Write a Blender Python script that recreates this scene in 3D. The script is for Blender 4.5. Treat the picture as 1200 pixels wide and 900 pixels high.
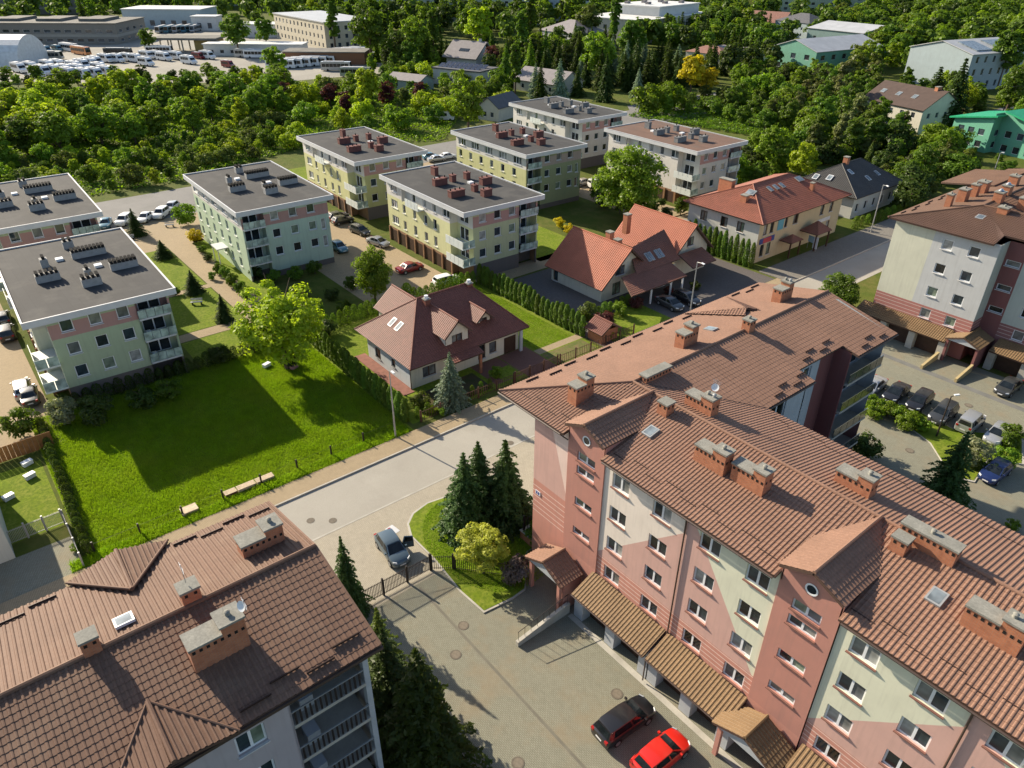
import bpy, math, random
import numpy as np
from mathutils import Vector, Matrix
random.seed(7); RNG = np.random.default_rng(11)
scene = bpy.context.scene
COL = scene.collection
for o in list(bpy.data.objects): bpy.data.objects.remove(o)
R = math.radians
# ------------------------------------------------------------ camera, sky, sun, exposure
# The world axes follow the estate's street grid: X along the long facades, Y along the street. Units are metres.
CAM_H = 44.0; FPX = 852.04; PITCH = R(31.294); ROLL = R(-0.3127); YAW = R(-51.0)
def _axes():
    fw = Vector((0, math.cos(PITCH), -math.sin(PITCH))); rt = Vector((1, 0, 0)); dn = fw.cross(rt)
    r2 = math.cos(ROLL)*rt + math.sin(ROLL)*dn; d2 = -math.sin(ROLL)*rt + math.cos(ROLL)*dn
    t = lambda p: Vector((p.x*math.cos(YAW)+p.y*math.sin(YAW), -p.x*math.sin(YAW)+p.y*math.cos(YAW), p.z))
    return t(r2), t(d2), t(fw)
CR, CD, CF = _axes()
cam_data = bpy.data.cameras.new('camera'); cam = bpy.data.objects.new('camera', cam_data); COL.objects.link(cam)
cam_data.sensor_width = 36.0; cam_data.lens = FPX/1200*36; cam_data.clip_start = 0.5; cam_data.clip_end = 6000
m = Matrix((CR, -CD, -CF)).transposed().to_4x4(); m.translation = (0, 0, CAM_H); cam.matrix_world = m
scene.camera = cam
SUN_EL = 27.8; SUN_AZ = 12.5            # light travels along +X, slightly +Y
w = bpy.data.worlds.new('World'); scene.world = w; w.use_nodes = True
wn = w.node_tree; bg = wn.nodes['Background']; sky = wn.nodes.new('ShaderNodeTexSky'); sky.sky_type = 'NISHITA'
sky.sun_disc = False; sky.sun_elevation = R(SUN_EL); sky.sun_rotation = R(270-SUN_AZ); sky.air_density = 1.0; sky.dust_density = 1.0
wn.links.new(sky.outputs[0], bg.inputs[0]); bg.inputs[1].default_value = 0.09
sl = bpy.data.lights.new('sun', 'SUN'); sl.energy = 5.0; sl.angle = R(0.53); sl.color = (1.0, 0.87, 0.68)
so = bpy.data.objects.new('sun', sl); COL.objects.link(so)
sd = Vector((math.cos(R(SUN_AZ))*math.cos(R(SUN_EL)), math.sin(R(SUN_AZ))*math.cos(R(SUN_EL)), -math.sin(R(SUN_EL))))
so.rotation_euler = sd.to_track_quat('-Z', 'Y').to_euler(); so.location = (-60, 0, 80)
scene.view_settings.view_transform = 'Standard'; scene.view_settings.look = 'None'
scene.view_settings.exposure = 1.08; scene.view_settings.gamma = 1.0; scene.view_settings.use_curve_mapping = False
scene.render.engine = 'CYCLES'; scene.render.resolution_x = 1024; scene.render.resolution_y = 768

def G(px, py, z=0.0):
    """survey helper: the point of height z seen along a measured sight line"""
    d = CR*((px-600)/FPX) + CD*((py-450)/FPX) + CF
    t = (z-CAM_H)/d.z
    return Vector((d.x*t, d.y*t, z))
def mpp(p):     # metres that one sight-line pixel covers at p
    return (Vector(p)-Vector((0, 0, CAM_H))).dot(CF)/FPX

# ------------------------------------------------------------ materials
MATS = {}
def _new(name):
    mt = bpy.data.materials.new(name); mt.use_nodes = True; nt = mt.node_tree
    return mt, nt, nt.nodes['Principled BSDF']
def N(nt, t, **kw):
    n = nt.nodes.new(t)
    for k, v in kw.items(): setattr(n, k, v)
    return n
def L(nt, a, b): nt.links.new(a, b)
def mix(nt, fac, a, b):
    n = N(nt, 'ShaderNodeMix', data_type='RGBA')
    if hasattr(fac, 'is_output') or hasattr(fac, 'links'): L(nt, fac, n.inputs[0])
    else: n.inputs[0].default_value = fac
    for i, c in ((6, a), (7, b)):
        if isinstance(c, tuple): n.inputs[i].default_value = (*c[:3], 1)
        else: L(nt, c, n.inputs[i])
    return n.outputs[2]
def mth(nt, op, a, b=None):
    n = N(nt, 'ShaderNodeMath', operation=op)
    for i, c in enumerate((a, b)):
        if c is None: continue
        if isinstance(c, (int, float)): n.inputs[i].default_value = c
        else: L(nt, c, n.inputs[i])
    return n.outputs[0]
def coords(nt, kind='Object'):
    return N(nt, 'ShaderNodeTexCoord').outputs[kind]
def noise(nt, co, scale, detail=3, rough=.55):
    n = N(nt, 'ShaderNodeTexNoise'); n.inputs['Scale'].default_value = scale; n.inputs['Detail'].default_value = detail
    n.inputs['Roughness'].default_value = rough; L(nt, co, n.inputs['Vector']); return n.outputs['Fac']
def rampf(nt, f, a, b):
    n = N(nt, 'ShaderNodeMapRange'); L(nt, f, n.inputs[0]); n.inputs[1].default_value = a; n.inputs[2].default_value = b; n.clamp = True
    return n.outputs[0]
def bump(nt, bs, h, strength, dist=.02):
    b = N(nt, 'ShaderNodeBump'); b.inputs['Strength'].default_value = strength; b.inputs['Distance'].default_value = dist
    L(nt, h, b.inputs['Height']); L(nt, b.outputs[0], bs.inputs['Normal'])
def sc(c, k): return tuple(min(1, x*k) for x in c)
def mat(name, col, rough=.8, var=.14, scale=.8, fine=.08, fscale=14, bmp=0, bscale=40, spec=.3, metal=0, dirt=None, world=False):
    if name in MATS: return MATS[name]
    mt, nt, bs = _new(name)
    co = coords(nt)
    if world:
        gp = N(nt, 'ShaderNodeNewGeometry'); co = gp.outputs['Position']
    f1 = rampf(nt, noise(nt, co, scale, 4), .3, .7); f2 = rampf(nt, noise(nt, co, fscale, 3), .3, .7)
    c = mix(nt, f1, sc(col, 1-var), sc(col, 1+var)); c = mix(nt, mth(nt, 'MULTIPLY', f2, fine*3), c, sc(col, .55))
    if dirt:
        dn = rampf(nt, noise(nt, co, dirt[1], 5, .65), .52, .72); c = mix(nt, mth(nt, 'MULTIPLY', dn, dirt[2]), c, dirt[0])
    L(nt, c, bs.inputs['Base Color']); bs.inputs['Roughness'].default_value = rough
    bs.inputs['Specular IOR Level'].default_value = spec; bs.inputs['Metallic'].default_value = metal
    if bmp: bump(nt, bs, noise(nt, co, bscale, 4), bmp)
    MATS[name] = mt; return mt
def paint(name, base, diag=None, bands=(), lines=None):
    """house paint: base colour, optional diagonal second colour (x0,z0,x1,z1,col: applies left/above of that line), level bands, thin lines"""
    if name in MATS: return MATS[name]
    mt, nt, bs = _new(name); co = coords(nt); sp = N(nt, 'ShaderNodeSeparateXYZ'); L(nt, co, sp.inputs[0]); x, z = sp.outputs[0], sp.outputs[2]
    c = base
    if diag:
        x0, z0, x1, z1, dc = diag
        k = mth(nt, 'SUBTRACT', mth(nt, 'MULTIPLY', mth(nt, 'SUBTRACT', z, z0), (x1-x0)), mth(nt, 'MULTIPLY', mth(nt, 'SUBTRACT', x, x0), (z1-z0)))
        c = mix(nt, mth(nt, 'GREATER_THAN', k, 0.0), c, dc)
    for z0, z1, bc in bands:
        k = mth(nt, 'MULTIPLY', mth(nt, 'GREATER_THAN', z, z0), mth(nt, 'LESS_THAN', z, z1)); c = mix(nt, k, c, bc)
    if lines:
        for lz in lines[0]:
            k = mth(nt, 'LESS_THAN', mth(nt, 'ABSOLUTE', mth(nt, 'SUBTRACT', z, lz)), .035); c = mix(nt, k, c, lines[1])
    f1 = rampf(nt, noise(nt, co, .6, 4), .3, .75)
    mp = N(nt, 'ShaderNodeMapping'); mp.inputs['Scale'].default_value = (3.0, 3.0, .25); L(nt, co, mp.inputs[0])
    f2 = rampf(nt, noise(nt, mp.outputs[0], 1.0, 4), .5, .8)
    c = mix(nt, mth(nt, 'MULTIPLY', f1, .14), c, (.10, .09, .08)); c = mix(nt, mth(nt, 'MULTIPLY', f2, .24), c, (.16, .145, .13))
    L(nt, c, bs.inputs['Base Color']); bs.inputs['Roughness'].default_value = .9; bs.inputs['Specular IOR Level'].default_value = .2
    bump(nt, bs, noise(nt, co, 60, 3), .25, .01)
    MATS[name] = mt; return mt
def pavers(name, c1, c2, bw, bh, joint, patch=None, rot=0, big=.15):
    """small paving blocks: too small to pick apart from here, so pattern and fine relief"""
    mt, nt, bs = _new(name); gp = N(nt, 'ShaderNodeNewGeometry'); mp = N(nt, 'ShaderNodeMapping'); mp.inputs['Rotation'].default_value = (0, 0, rot)
    L(nt, gp.outputs['Position'], mp.inputs[0]); co = mp.outputs[0]
    br = N(nt, 'ShaderNodeTexBrick'); L(nt, co, br.inputs['Vector']); br.inputs['Scale'].default_value = 1.0
    br.inputs['Brick Width'].default_value = bw; br.inputs['Row Height'].default_value = bh; br.inputs['Mortar Size'].default_value = .012
    br.inputs['Color1'].default_value = (*c1, 1); br.inputs['Color2'].default_value = (*c2, 1); br.inputs['Mortar'].default_value = (*joint, 1)
    f = rampf(nt, noise(nt, co, big, 5, .6), .35, .7); c = mix(nt, mth(nt, 'MULTIPLY', f, .5), br.outputs[0], sc(c1, .62))
    if patch:
        f2 = rampf(nt, noise(nt, co, .33, 5, .6), .5, .66); c = mix(nt, mth(nt, 'MULTIPLY', f2, .55), c, patch)
    f3 = rampf(nt, noise(nt, co, 1.7, 5, .7), .35, .75); c = mix(nt, mth(nt, 'MULTIPLY', f3, .3), c, sc(c2, 1.35))
    L(nt, c, bs.inputs['Base Color']); bs.inputs['Roughness'].default_value = .88; bs.inputs['Specular IOR Level'].default_value = .25
    bump(nt, bs, br.outputs['Fac'], -.4, .01)
    MATS[name] = mt; return mt
def bricks(name, c1, c2, joint):
    mt, nt, bs = _new(name); co = coords(nt); sp = N(nt, 'ShaderNodeSeparateXYZ'); L(nt, co, sp.inputs[0])
    cb = N(nt, 'ShaderNodeCombineXYZ'); L(nt, mth(nt, 'ADD', sp.outputs[0], sp.outputs[1]), cb.inputs[0]); L(nt, sp.outputs[2], cb.inputs[1])
    br = N(nt, 'ShaderNodeTexBrick'); L(nt, cb.outputs[0], br.inputs['Vector']); br.inputs['Scale'].default_value = 1.0
    br.inputs['Brick Width'].default_value = .26; br.inputs['Row Height'].default_value = .078; br.inputs['Mortar Size'].default_value = .008
    br.inputs['Color1'].default_value = (*c1, 1); br.inputs['Color2'].default_value = (*c2, 1); br.inputs['Mortar'].default_value = (*joint, 1)
    f = rampf(nt, noise(nt, co, 2.2, 4), .4, .75); c = mix(nt, mth(nt, 'MULTIPLY', f, .45), br.outputs[0], sc(c2, .5))
    L(nt, c, bs.inputs['Base Color']); bs.inputs['Roughness'].default_value = .9; bump(nt, bs, br.outputs['Fac'], -.5, .01)
    MATS[name] = mt; return mt
def leafmat(name, col, trans=.42, var=.3, patch=None):
    mt = bpy.data.materials.new(name); mt.use_nodes = True; nt = mt.node_tree; nt.nodes.clear()
    out = N(nt, 'ShaderNodeOutputMaterial'); oi = N(nt, 'ShaderNodeObjectInfo'); gp = N(nt, 'ShaderNodeNewGeometry')
    f1 = rampf(nt, noise(nt, gp.outputs['Position'], .9, 3), .3, .7); f2 = gp.outputs['Random Per Island']
    c = mix(nt, f1, sc(col, 1-var), sc(col, 1+var)); c = mix(nt, mth(nt, 'MULTIPLY', f2, .45), c, sc((col[0]*1.2, col[1]*1.22, col[2]*.8), 1))
    if patch: c = mix(nt, mth(nt, 'MULTIPLY', rampf(nt, noise(nt, gp.outputs['Position'], patch[1], 5, .65), .45, .68), patch[2]), c, patch[0])
    hs = N(nt, 'ShaderNodeHueSaturation'); L(nt, c, hs.inputs['Color'])
    L(nt, mth(nt, 'ADD', mth(nt, 'MULTIPLY', oi.outputs['Random'], .035), .49), hs.inputs['Hue'])
    L(nt, mth(nt, 'ADD', mth(nt, 'MULTIPLY', oi.outputs['Random'], .5), .8), hs.inputs['Value'])
    d = N(nt, 'ShaderNodeBsdfDiffuse'); t = N(nt, 'ShaderNodeBsdfTranslucent'); g = N(nt, 'ShaderNodeBsdfGlossy'); g.inputs['Roughness'].default_value = .45
    L(nt, hs.outputs[0], d.inputs[0]); tc = mix(nt, .55, hs.outputs[0], sc((col[0]*1.75, col[1]*1.95, col[2]*.5), 1)); L(nt, tc, t.inputs[0])
    g.inputs[0].default_value = (1, 1, 1, 1)
    m1 = N(nt, 'ShaderNodeMixShader'); m1.inputs[0].default_value = trans; L(nt, d.outputs[0], m1.inputs[1]); L(nt, t.outputs[0], m1.inputs[2])
    m2 = N(nt, 'ShaderNodeMixShader'); m2.inputs[0].default_value = .012; L(nt, m1.outputs[0], m2.inputs[1]); L(nt, g.outputs[0], m2.inputs[2])
    L(nt, m2.outputs[0], out.inputs[0]); MATS[name] = mt; return mt
def glass(name, col, rough=.05):
    mt, nt, bs = _new(name); co = coords(nt)
    c = mix(nt, rampf(nt, noise(nt, co, 1.1, 2), .35, .65), sc(col, .6), sc(col, 1.35)); L(nt, c, bs.inputs['Base Color'])
    bs.inputs['Roughness'].default_value = rough; bs.inputs['Specular IOR Level'].default_value = .55; MATS[name] = mt; return mt
def carpaint(name, col, metal=.0):
    mt, nt, bs = _new(name); bs.inputs['Base Color'].default_value = (*col, 1); bs.inputs['Roughness'].default_value = .32; bs.inputs['Metallic'].default_value = metal
    bs.inputs['Coat Weight'].default_value = .6; bs.inputs['Coat Roughness'].default_value = .06; MATS[name] = mt; return mt

# ------------------------------------------------------------ mesh helpers
class MB:
    def __init__(s): s.v = []; s.f = []
    def add(s, vs, fs):
        n = len(s.v); s.v += [tuple(p) for p in vs]; s.f += [tuple(i+n for i in f) for f in fs]; return s
    def quad(s, a, b, c, d): return s.add((a, b, c, d), ((0, 1, 2, 3),))
    def poly(s, pts): return s.add(pts, (tuple(range(len(pts))),))
    def box(s, x0, x1, y0, y1, z0, z1):
        return s.add([(x0,y0,z0),(x1,y0,z0),(x1,y1,z0),(x0,y1,z0),(x0,y0,z1),(x1,y0,z1),(x1,y1,z1),(x0,y1,z1)],
                     [(0,3,2,1),(4,5,6,7),(0,1,5,4),(1,2,6,5),(2,3,7,6),(3,0,4,7)])
    def prism(s, pts, off):
        n = len(pts); off = Vector(off); a = [Vector(p) for p in pts]; b = [p+off for p in a]
        return s.add(a+b, [tuple(range(n-1, -1, -1)), tuple(range(n, 2*n))] + [(i, (i+1) % n, n+(i+1) % n, n+i) for i in range(n)])
    def tube(s, p0, p1, r0, r1=None, n=8, caps=True):
        r1 = r0 if r1 is None else r1; p0 = Vector(p0); p1 = Vector(p1); d = (p1-p0).normalized()
        a = d.orthogonal().normalized(); b = d.cross(a); vs = []
        for p, r in ((p0, r0), (p1, r1)): vs += [p+(a*math.cos(2*math.pi*i/n)+b*math.sin(2*math.pi*i/n))*r for i in range(n)]
        fs = [(i, (i+1) % n, n+(i+1) % n, n+i) for i in range(n)]
        if caps: fs += [tuple(range(n-1, -1, -1)), tuple(range(n, 2*n))]
        return s.add(vs, fs)
    def mesh(s, name, smooth=False):
        me = bpy.data.meshes.new(name); me.from_pydata(s.v, [], s.f); me.update()
        if smooth:
            me.polygons.foreach_set('use_smooth', [True]*len(me.polygons)); me.set_sharp_from_angle(angle=R(40))
        return me
    def build(s, name, mt, parent=None, loc=(0,0,0), rz=0, smooth=False):
        return obj(name, s.mesh(name, smooth), mt, parent, loc, rz)
def obj(name, me, mt=None, parent=None, loc=(0,0,0), rz=0):
    if mt is not None and not me.materials: me.materials.append(mt)
    o = bpy.data.objects.new(name, me); COL.objects.link(o); o.location = loc; o.rotation_euler = (0, 0, rz)
    if parent is not None: o.parent = parent
    return o
def setmat(o, mt):
    if not o.data.materials: o.data.materials.append(mt)
    o.material_slots[0].link = 'OBJECT'; o.material_slots[0].material = mt
def tag(o, label=None, cat=None, group=None, kind=None):
    if label: o['label'] = label
    if cat: o['category'] = cat
    if group: o['group'] = group
    if kind: o['kind'] = kind
    return o
def thing(name, label, cat, loc=(0,0,0), rz=0, group=None):
    o = bpy.data.objects.new(name, None); COL.objects.link(o); o.location = loc; o.rotation_euler = (0, 0, rz); o.empty_display_size = .3
    return tag(o, label, cat, group)
def npmesh(name, V, Q):
    me = bpy.data.meshes.new(name); V = np.asarray(V, np.float32); Q = np.asarray(Q, np.int32)
    me.vertices.add(len(V)); me.vertices.foreach_set('co', V.ravel()); me.loops.add(Q.size); me.loops.foreach_set('vertex_index', Q.ravel())
    me.polygons.add(len(Q)); k = Q.shape[1]; me.polygons.foreach_set('loop_start', np.arange(0, Q.size, k, dtype=np.int32))
    try: me.polygons.foreach_set('loop_total', np.full(len(Q), k, np.int32))
    except Exception: pass
    me.update(calc_edges=True); me.validate(); me.shade_flat(); return me
def tileplane(parent, pts, mt, ws=.27, row=.38, amp=.04, step=.028, name='roof_tiles', thick=.16, deckmat=None):
    """a roof slope of profiled sheet: pts[0]-pts[1] is its lower edge; ribs run up the slope, rows step down it"""
    P = [Vector(p) for p in pts]; o = P[0]; E = (P[1]-P[0]).normalized(); Nn = (P[1]-P[0]).cross(P[-1]-P[0]).normalized()
    if Nn.z < 0: Nn = -Nn
    T = Nn.cross(E)
    if T.z < 0: T = -T
    q = [((p-o).dot(E), (p-o).dot(T)) for p in P]; s0 = min(a for a, b in q); s1 = max(a for a, b in q); tm = max(b for a, b in q)
    prof = ((0, 0), (.46, 0), (.58, .85), (.74, 1), (.9, .75)); S = []; Hh = []
    for k in range(int((s1-s0)/ws)+1):
        for fr, h in prof:
            S.append(min(s0+(k+fr)*ws, s1)); Hh.append(h*amp)
    S.append(s1); Hh.append(0); S = np.array(S); Hh = np.array(Hh); lo = np.full(len(S), 1e9); hi = np.full(len(S), -1e9)
    for i in range(len(q)):
        (a, b), (c, d) = q[i], q[(i+1) % len(q)]
        if abs(c-a) < 1e-6:
            mk = np.abs(S-a) < 1e-5; lo[mk] = np.minimum(lo[mk], min(b, d)); hi[mk] = np.maximum(hi[mk], max(b, d)); continue
        mk = (S >= min(a, c)-1e-6) & (S <= max(a, c)+1e-6); t = b+(S-a)/(c-a)*(d-b); lo[mk] = np.minimum(lo[mk], t[mk]); hi[mk] = np.maximum(hi[mk], t[mk])
    TT = []; SH = []
    for k in range(int(tm/row)+1): TT += [k*row, (k+1)*row-.001]; SH += [step, 0.0]
    TT = np.array(TT); SH = np.array(SH); tt = np.clip(TT[None, :], lo[:, None], hi[:, None]); nt_ = len(TT)
    o_, E_, T_, N_ = (np.array(v) for v in (o, E, T, Nn))
    V = o_+E_*S[:, None, None]+T_*tt[:, :, None]+N_*(Hh[:, None]+SH[None, :]+.02)[:, :, None]
    idx = np.arange(len(S)*nt_).reshape(len(S), nt_)
    Q = np.stack([idx[:-1, :-1], idx[1:, :-1], idx[1:, 1:], idx[:-1, 1:]], -1)
    ok = ((tt[:-1, 1:]-tt[:-1, :-1]) + (tt[1:, 1:]-tt[1:, :-1]) > 5e-4) & ((S[1:]-S[:-1]) > 1e-5)[:, None]
    Q = Q[ok]
    if E.cross(T).dot(Nn) < 0: Q = Q[:, ::-1]
    ob = obj(name, npmesh(name, V.reshape(-1, 3), Q), mt, parent); ob['kind'] = 'stuff'
    mb = MB(); mb.prism(P, -Nn*thick); mb.build('roof_deck', deckmat or MATS['fascia'], parent)
    return ob
def cap(parent, p0, p1, mt, r=.11, name='ridge_cap'):
    p0 = Vector(p0)+Vector((0, 0, .06)); p1 = Vector(p1)+Vector((0, 0, .06)); MB().tube(p0, p1, r, n=8).build(name, mt, parent, smooth=True)

# windows ------------------------------------------------------------------------------
WC = {}
def winmesh(wd, ht, style):
    k = (round(wd, 2), round(ht, 2), style)
    if k in WC: return WC[k]
    f = .10 if style != 'far' else .06; d = .07; fr = MB(); fr.box(0, wd, 0, d, 0, f); fr.box(0, wd, 0, d, ht-f, ht); fr.box(0, f, 0, d, f, ht-f); fr.box(wd-f, wd, 0, d, f, ht-f)
    n = {'double': 2, 'triple': 3}.get(style, 1); panes = []
    iw = (wd-2*f)/n
    for i in range(n):
        a = f+i*iw; b = a+iw
        if i > 0: fr.box(a-.07, a+.07, -.004, d-.004, f, ht-f); a += .07
        if i < n-1: b -= .07
        pm = MB(); pm.quad((a, .035, f), (b, .035, f), (b, .035, ht-f), (a, .035, ht-f)); panes.append(pm.mesh('pane'))
    sl_ = MB().box(-.06, wd+.06, -.24, .02, -.07, -.002).mesh('sill')
    WC[k] = (fr.mesh('window'), panes, sl_); return WC[k]
GL = []; PANES = []
def window(parent, x, z, wd, ht, style='double', depth=.14, fm=None, sill=True, pm=None, name='window', loc=None, rz=0):
    """window standing in a wall object's local frame: x along the wall, y into it"""
    me, ps, sm = winmesh(wd, ht, style); o = obj(name, me, None, parent, (x, depth, z)); setmat(o, fm or MATS['white_frame'])
    for p in ps:
        c = obj('pane', p, None, o); setmat(c, pm or random.choice(PANES))
    if sill:
        c = obj('sill', sm, None, o); setmat(c, MATS['sill_metal'])
    return o
class Bld:
    def __init__(s, name, label, cat, u, v, rz=0, z=0, group=None):
        s.root = thing(name, label, cat, (u, v, z), rz, group)
    def wall(s, ox, oy, ang, length, z0, z1, mt, wins=(), depth=.2, fm=None, top=None, sill=True, name='wall'):
        """one facade: wins = (s0, z0, width, height, style[, pane material]); outside is to the right of its direction"""
        mb = MB(); op = [(a, a+c, b, b+d) for a, b, c, d, *_ in wins]
        xs = sorted({0, length} | {q for a in op for q in a[:2]}); zs = sorted({z0, z1} | {q for a in op for q in a[2:]})
        for i in range(len(xs)-1):
            for j in range(len(zs)-1):
                cx = (xs[i]+xs[i+1])/2; cz = (zs[j]+zs[j+1])/2
                if any(a < cx < b and c < cz < d for a, b, c, d in op): continue
                mb.quad((xs[i], 0, zs[j]), (xs[i+1], 0, zs[j]), (xs[i+1], 0, zs[j+1]), (xs[i], 0, zs[j+1]))
        for a, b, c, d in op:
            mb.quad((a, 0, c), (a, depth, c), (b, depth, c), (b, 0, c)); mb.quad((a, 0, d), (b, 0, d), (b, depth, d), (a, depth, d))
            mb.quad((a, 0, c), (a, 0, d), (a, depth, d), (a, depth, c)); mb.quad((b, 0, c), (b, depth, c), (b, depth, d), (b, 0, d))
        if top: mb.poly([(0, 0, z1), (length, 0, z1)] + [(a, 0, b) for a, b in top])
        wo = mb.build(name, mt, s.root, (ox, oy, 0), ang)
        for wd in wins:
            a, b, c, d, st = wd[:5]; o = window(wo, a, b, c, d, st, depth=.12, fm=fm, sill=sill, pm=wd[5] if len(wd) > 5 else None)
        return wo
    def box(s, name, x0, x1, y0, y1, z0, z1, mt): return MB().box(x0, x1, y0, y1, z0, z1).build(name, mt, s.root)
# ------------------------------------------------------------ the palette
mat('white_frame', (.72, .74, .76), .45, .05); mat('brown_frame', (.07, .035, .022), .5); mat('sill_metal', (.55, .55, .55), .5, .1)
mat('sill_red', (.19, .09, .07), .8)
GL += [glass('pane_dark', (.022, .028, .032)), glass('pane_dark_blue', (.03, .045, .055)), glass('pane_curtain', (.17, .18, .17), .12), glass('pane_dark_b', (.02, .022, .02)), glass('pane_blind', (.10, .11, .12), .15)]
FARGL = [glass('pane_far', (.05, .065, .08), .1), glass('pane_far_b', (.03, .035, .04), .1)]
LIGHTGL = [GL[2], GL[1], glass('pane_curtain_green', (.16, .2, .15), .1), GL[0]]  # pale panes for curtains and blinds, one of them greenish
PANES += GL+LIGHTGL[:3]+[glass('pane_white_blind', (.27, .28, .27), .2)]
mat('fascia', (.10, .06, .045), .7); mat('gutter', (.07, .045, .035), .45, spec=.5); mat('render_white', (.66, .65, .60), .9, .08, dirt=((.3, .28, .24), .5, .35))
T_PINK = mat('tile_terracotta', (.248, .142, .098), .7, .10, .35, .13, 5, spec=.25, dirt=((.17, .10, .07), .45, .45))
T_BROWN = mat('tile_brown', (.165, .096, .066), .7, .10, .35, .13, 5, spec=.22, dirt=((.22, .15, .105), .5, .4))
T_CANOPY = mat('tile_canopy', (.21, .135, .070), .6, .14, .5, .14, 8)
T_RB = mat('tile_dark_brown', (.15, .085, .055), .55, .12, .4, .1, 9)
T_H1 = mat('tile_wine', (.205, .078, .055), .6, .1, .4, .2, 3, spec=.3)
T_H2 = mat('tile_orange', (.38, .12, .065), .6, .12, .5, .12, 9)
T_H3 = mat('tile_red', (.27, .098, .062), .6, .12, .5, .2, 3)
T_GREY = mat('tile_slate', (.06, .058, .055), .6, .15, .5, .1, 9)
BRICK = bricks('chimney_brick', (.46, .165, .07), (.38, .125, .055), (.28, .20, .15)); CONC = mat('chimney_concrete', (.25, .245, .215), .9, .2, 1.2, .2, 9, bmp=.4, bscale=20, dirt=((.14, .14, .12), 1.6, .6))
mat('dark_void', (.012, .011, .010), .9); mat('steel', (.55, .56, .56), .3, .05, spec=.6, metal=.8); mat('lamp_grey', (.35, .36, .36), .5, metal=.3)
mat('comb_dark', (.022, .022, .022), .95, spec=.05); BLACKM = mat('black_metal', (.03, .022, .02), .5); mat('snow_guard', (.045, .024, .018), .6)
PK = (.57, .355, .305); PALE = (.72, .64, .56); CREAM = (.64, .64, .50); STR = (.52, .245, .190); LN = (.74, .54, .46)
BANDL = [4.1+.38*i for i in range(5)]
BAND = [(0, 5.72, STR)]
P_END = paint('paint_pink_pale_corner', PK, bands=[(0, 8.15, STR)], diag=(1.7, 14.6, 3.75, 8.6, (.72, .55, .48)), lines=([7.55, 7.05, 6.55, 6.05, 5.55, 5.05], LN))
P_A = paint('paint_pink_pale', PK, diag=(0, 5.9, 7.0, 12.7, PALE), bands=BAND, lines=(BANDL, LN))
P_B = paint('paint_cream_pink', CREAM, diag=(6.6, 5.4, 0.25, 14.6, PK), bands=BAND, lines=(BANDL, LN))
P_C = paint('paint_pink_cream', PK, diag=(0, 5.9, 6.5, 12.7, CREAM), bands=BAND, lines=(BANDL, LN))
P_T = paint('paint_tower', (.46, .220, .175), bands=[(0, 4.0, STR)])
P_BACK = paint('paint_blue_grey', (.42, .45, .47), bands=[(0, 5.7, (.30, .16, .15))]); P_MAR = paint('paint_maroon', (.20, .075, .07))
P_RB1 = paint('paint_cream_grey', (.47, .48, .48), diag=(4.6, 5.2, 4.9, 15.5, (.56, .56, .45)), bands=[(0, 5.25, (.36, .155, .135))], lines=([3.6, 4.05, 4.5, 4.95], (.55, .42, .38)))
P_RB2 = paint('paint_maroon_tower', (.22, .09, .085)); P_RB3 = paint('paint_grey_green', (.42, .46, .42), bands=[(0, 5.25, (.26, .12, .115))], lines=([3.6, 4.05, 4.5, 4.95], (.5, .4, .37)))
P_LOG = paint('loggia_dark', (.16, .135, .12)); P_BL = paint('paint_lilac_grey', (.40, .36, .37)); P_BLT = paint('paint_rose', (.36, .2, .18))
mat('garage_door', (.055, .03, .02), .55, .2, 2); mat('pier_grey', (.40, .42, .44), .9, .1); mat('concrete', (.40, .38, .33), .9, .15, .8, .1, bmp=.3)
mat('bark', (.11, .08, .055), .95, .25, 3, bmp=.6, bscale=25); mat('bark_birch', (.45, .43, .38), .9, .3, 6)
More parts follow.
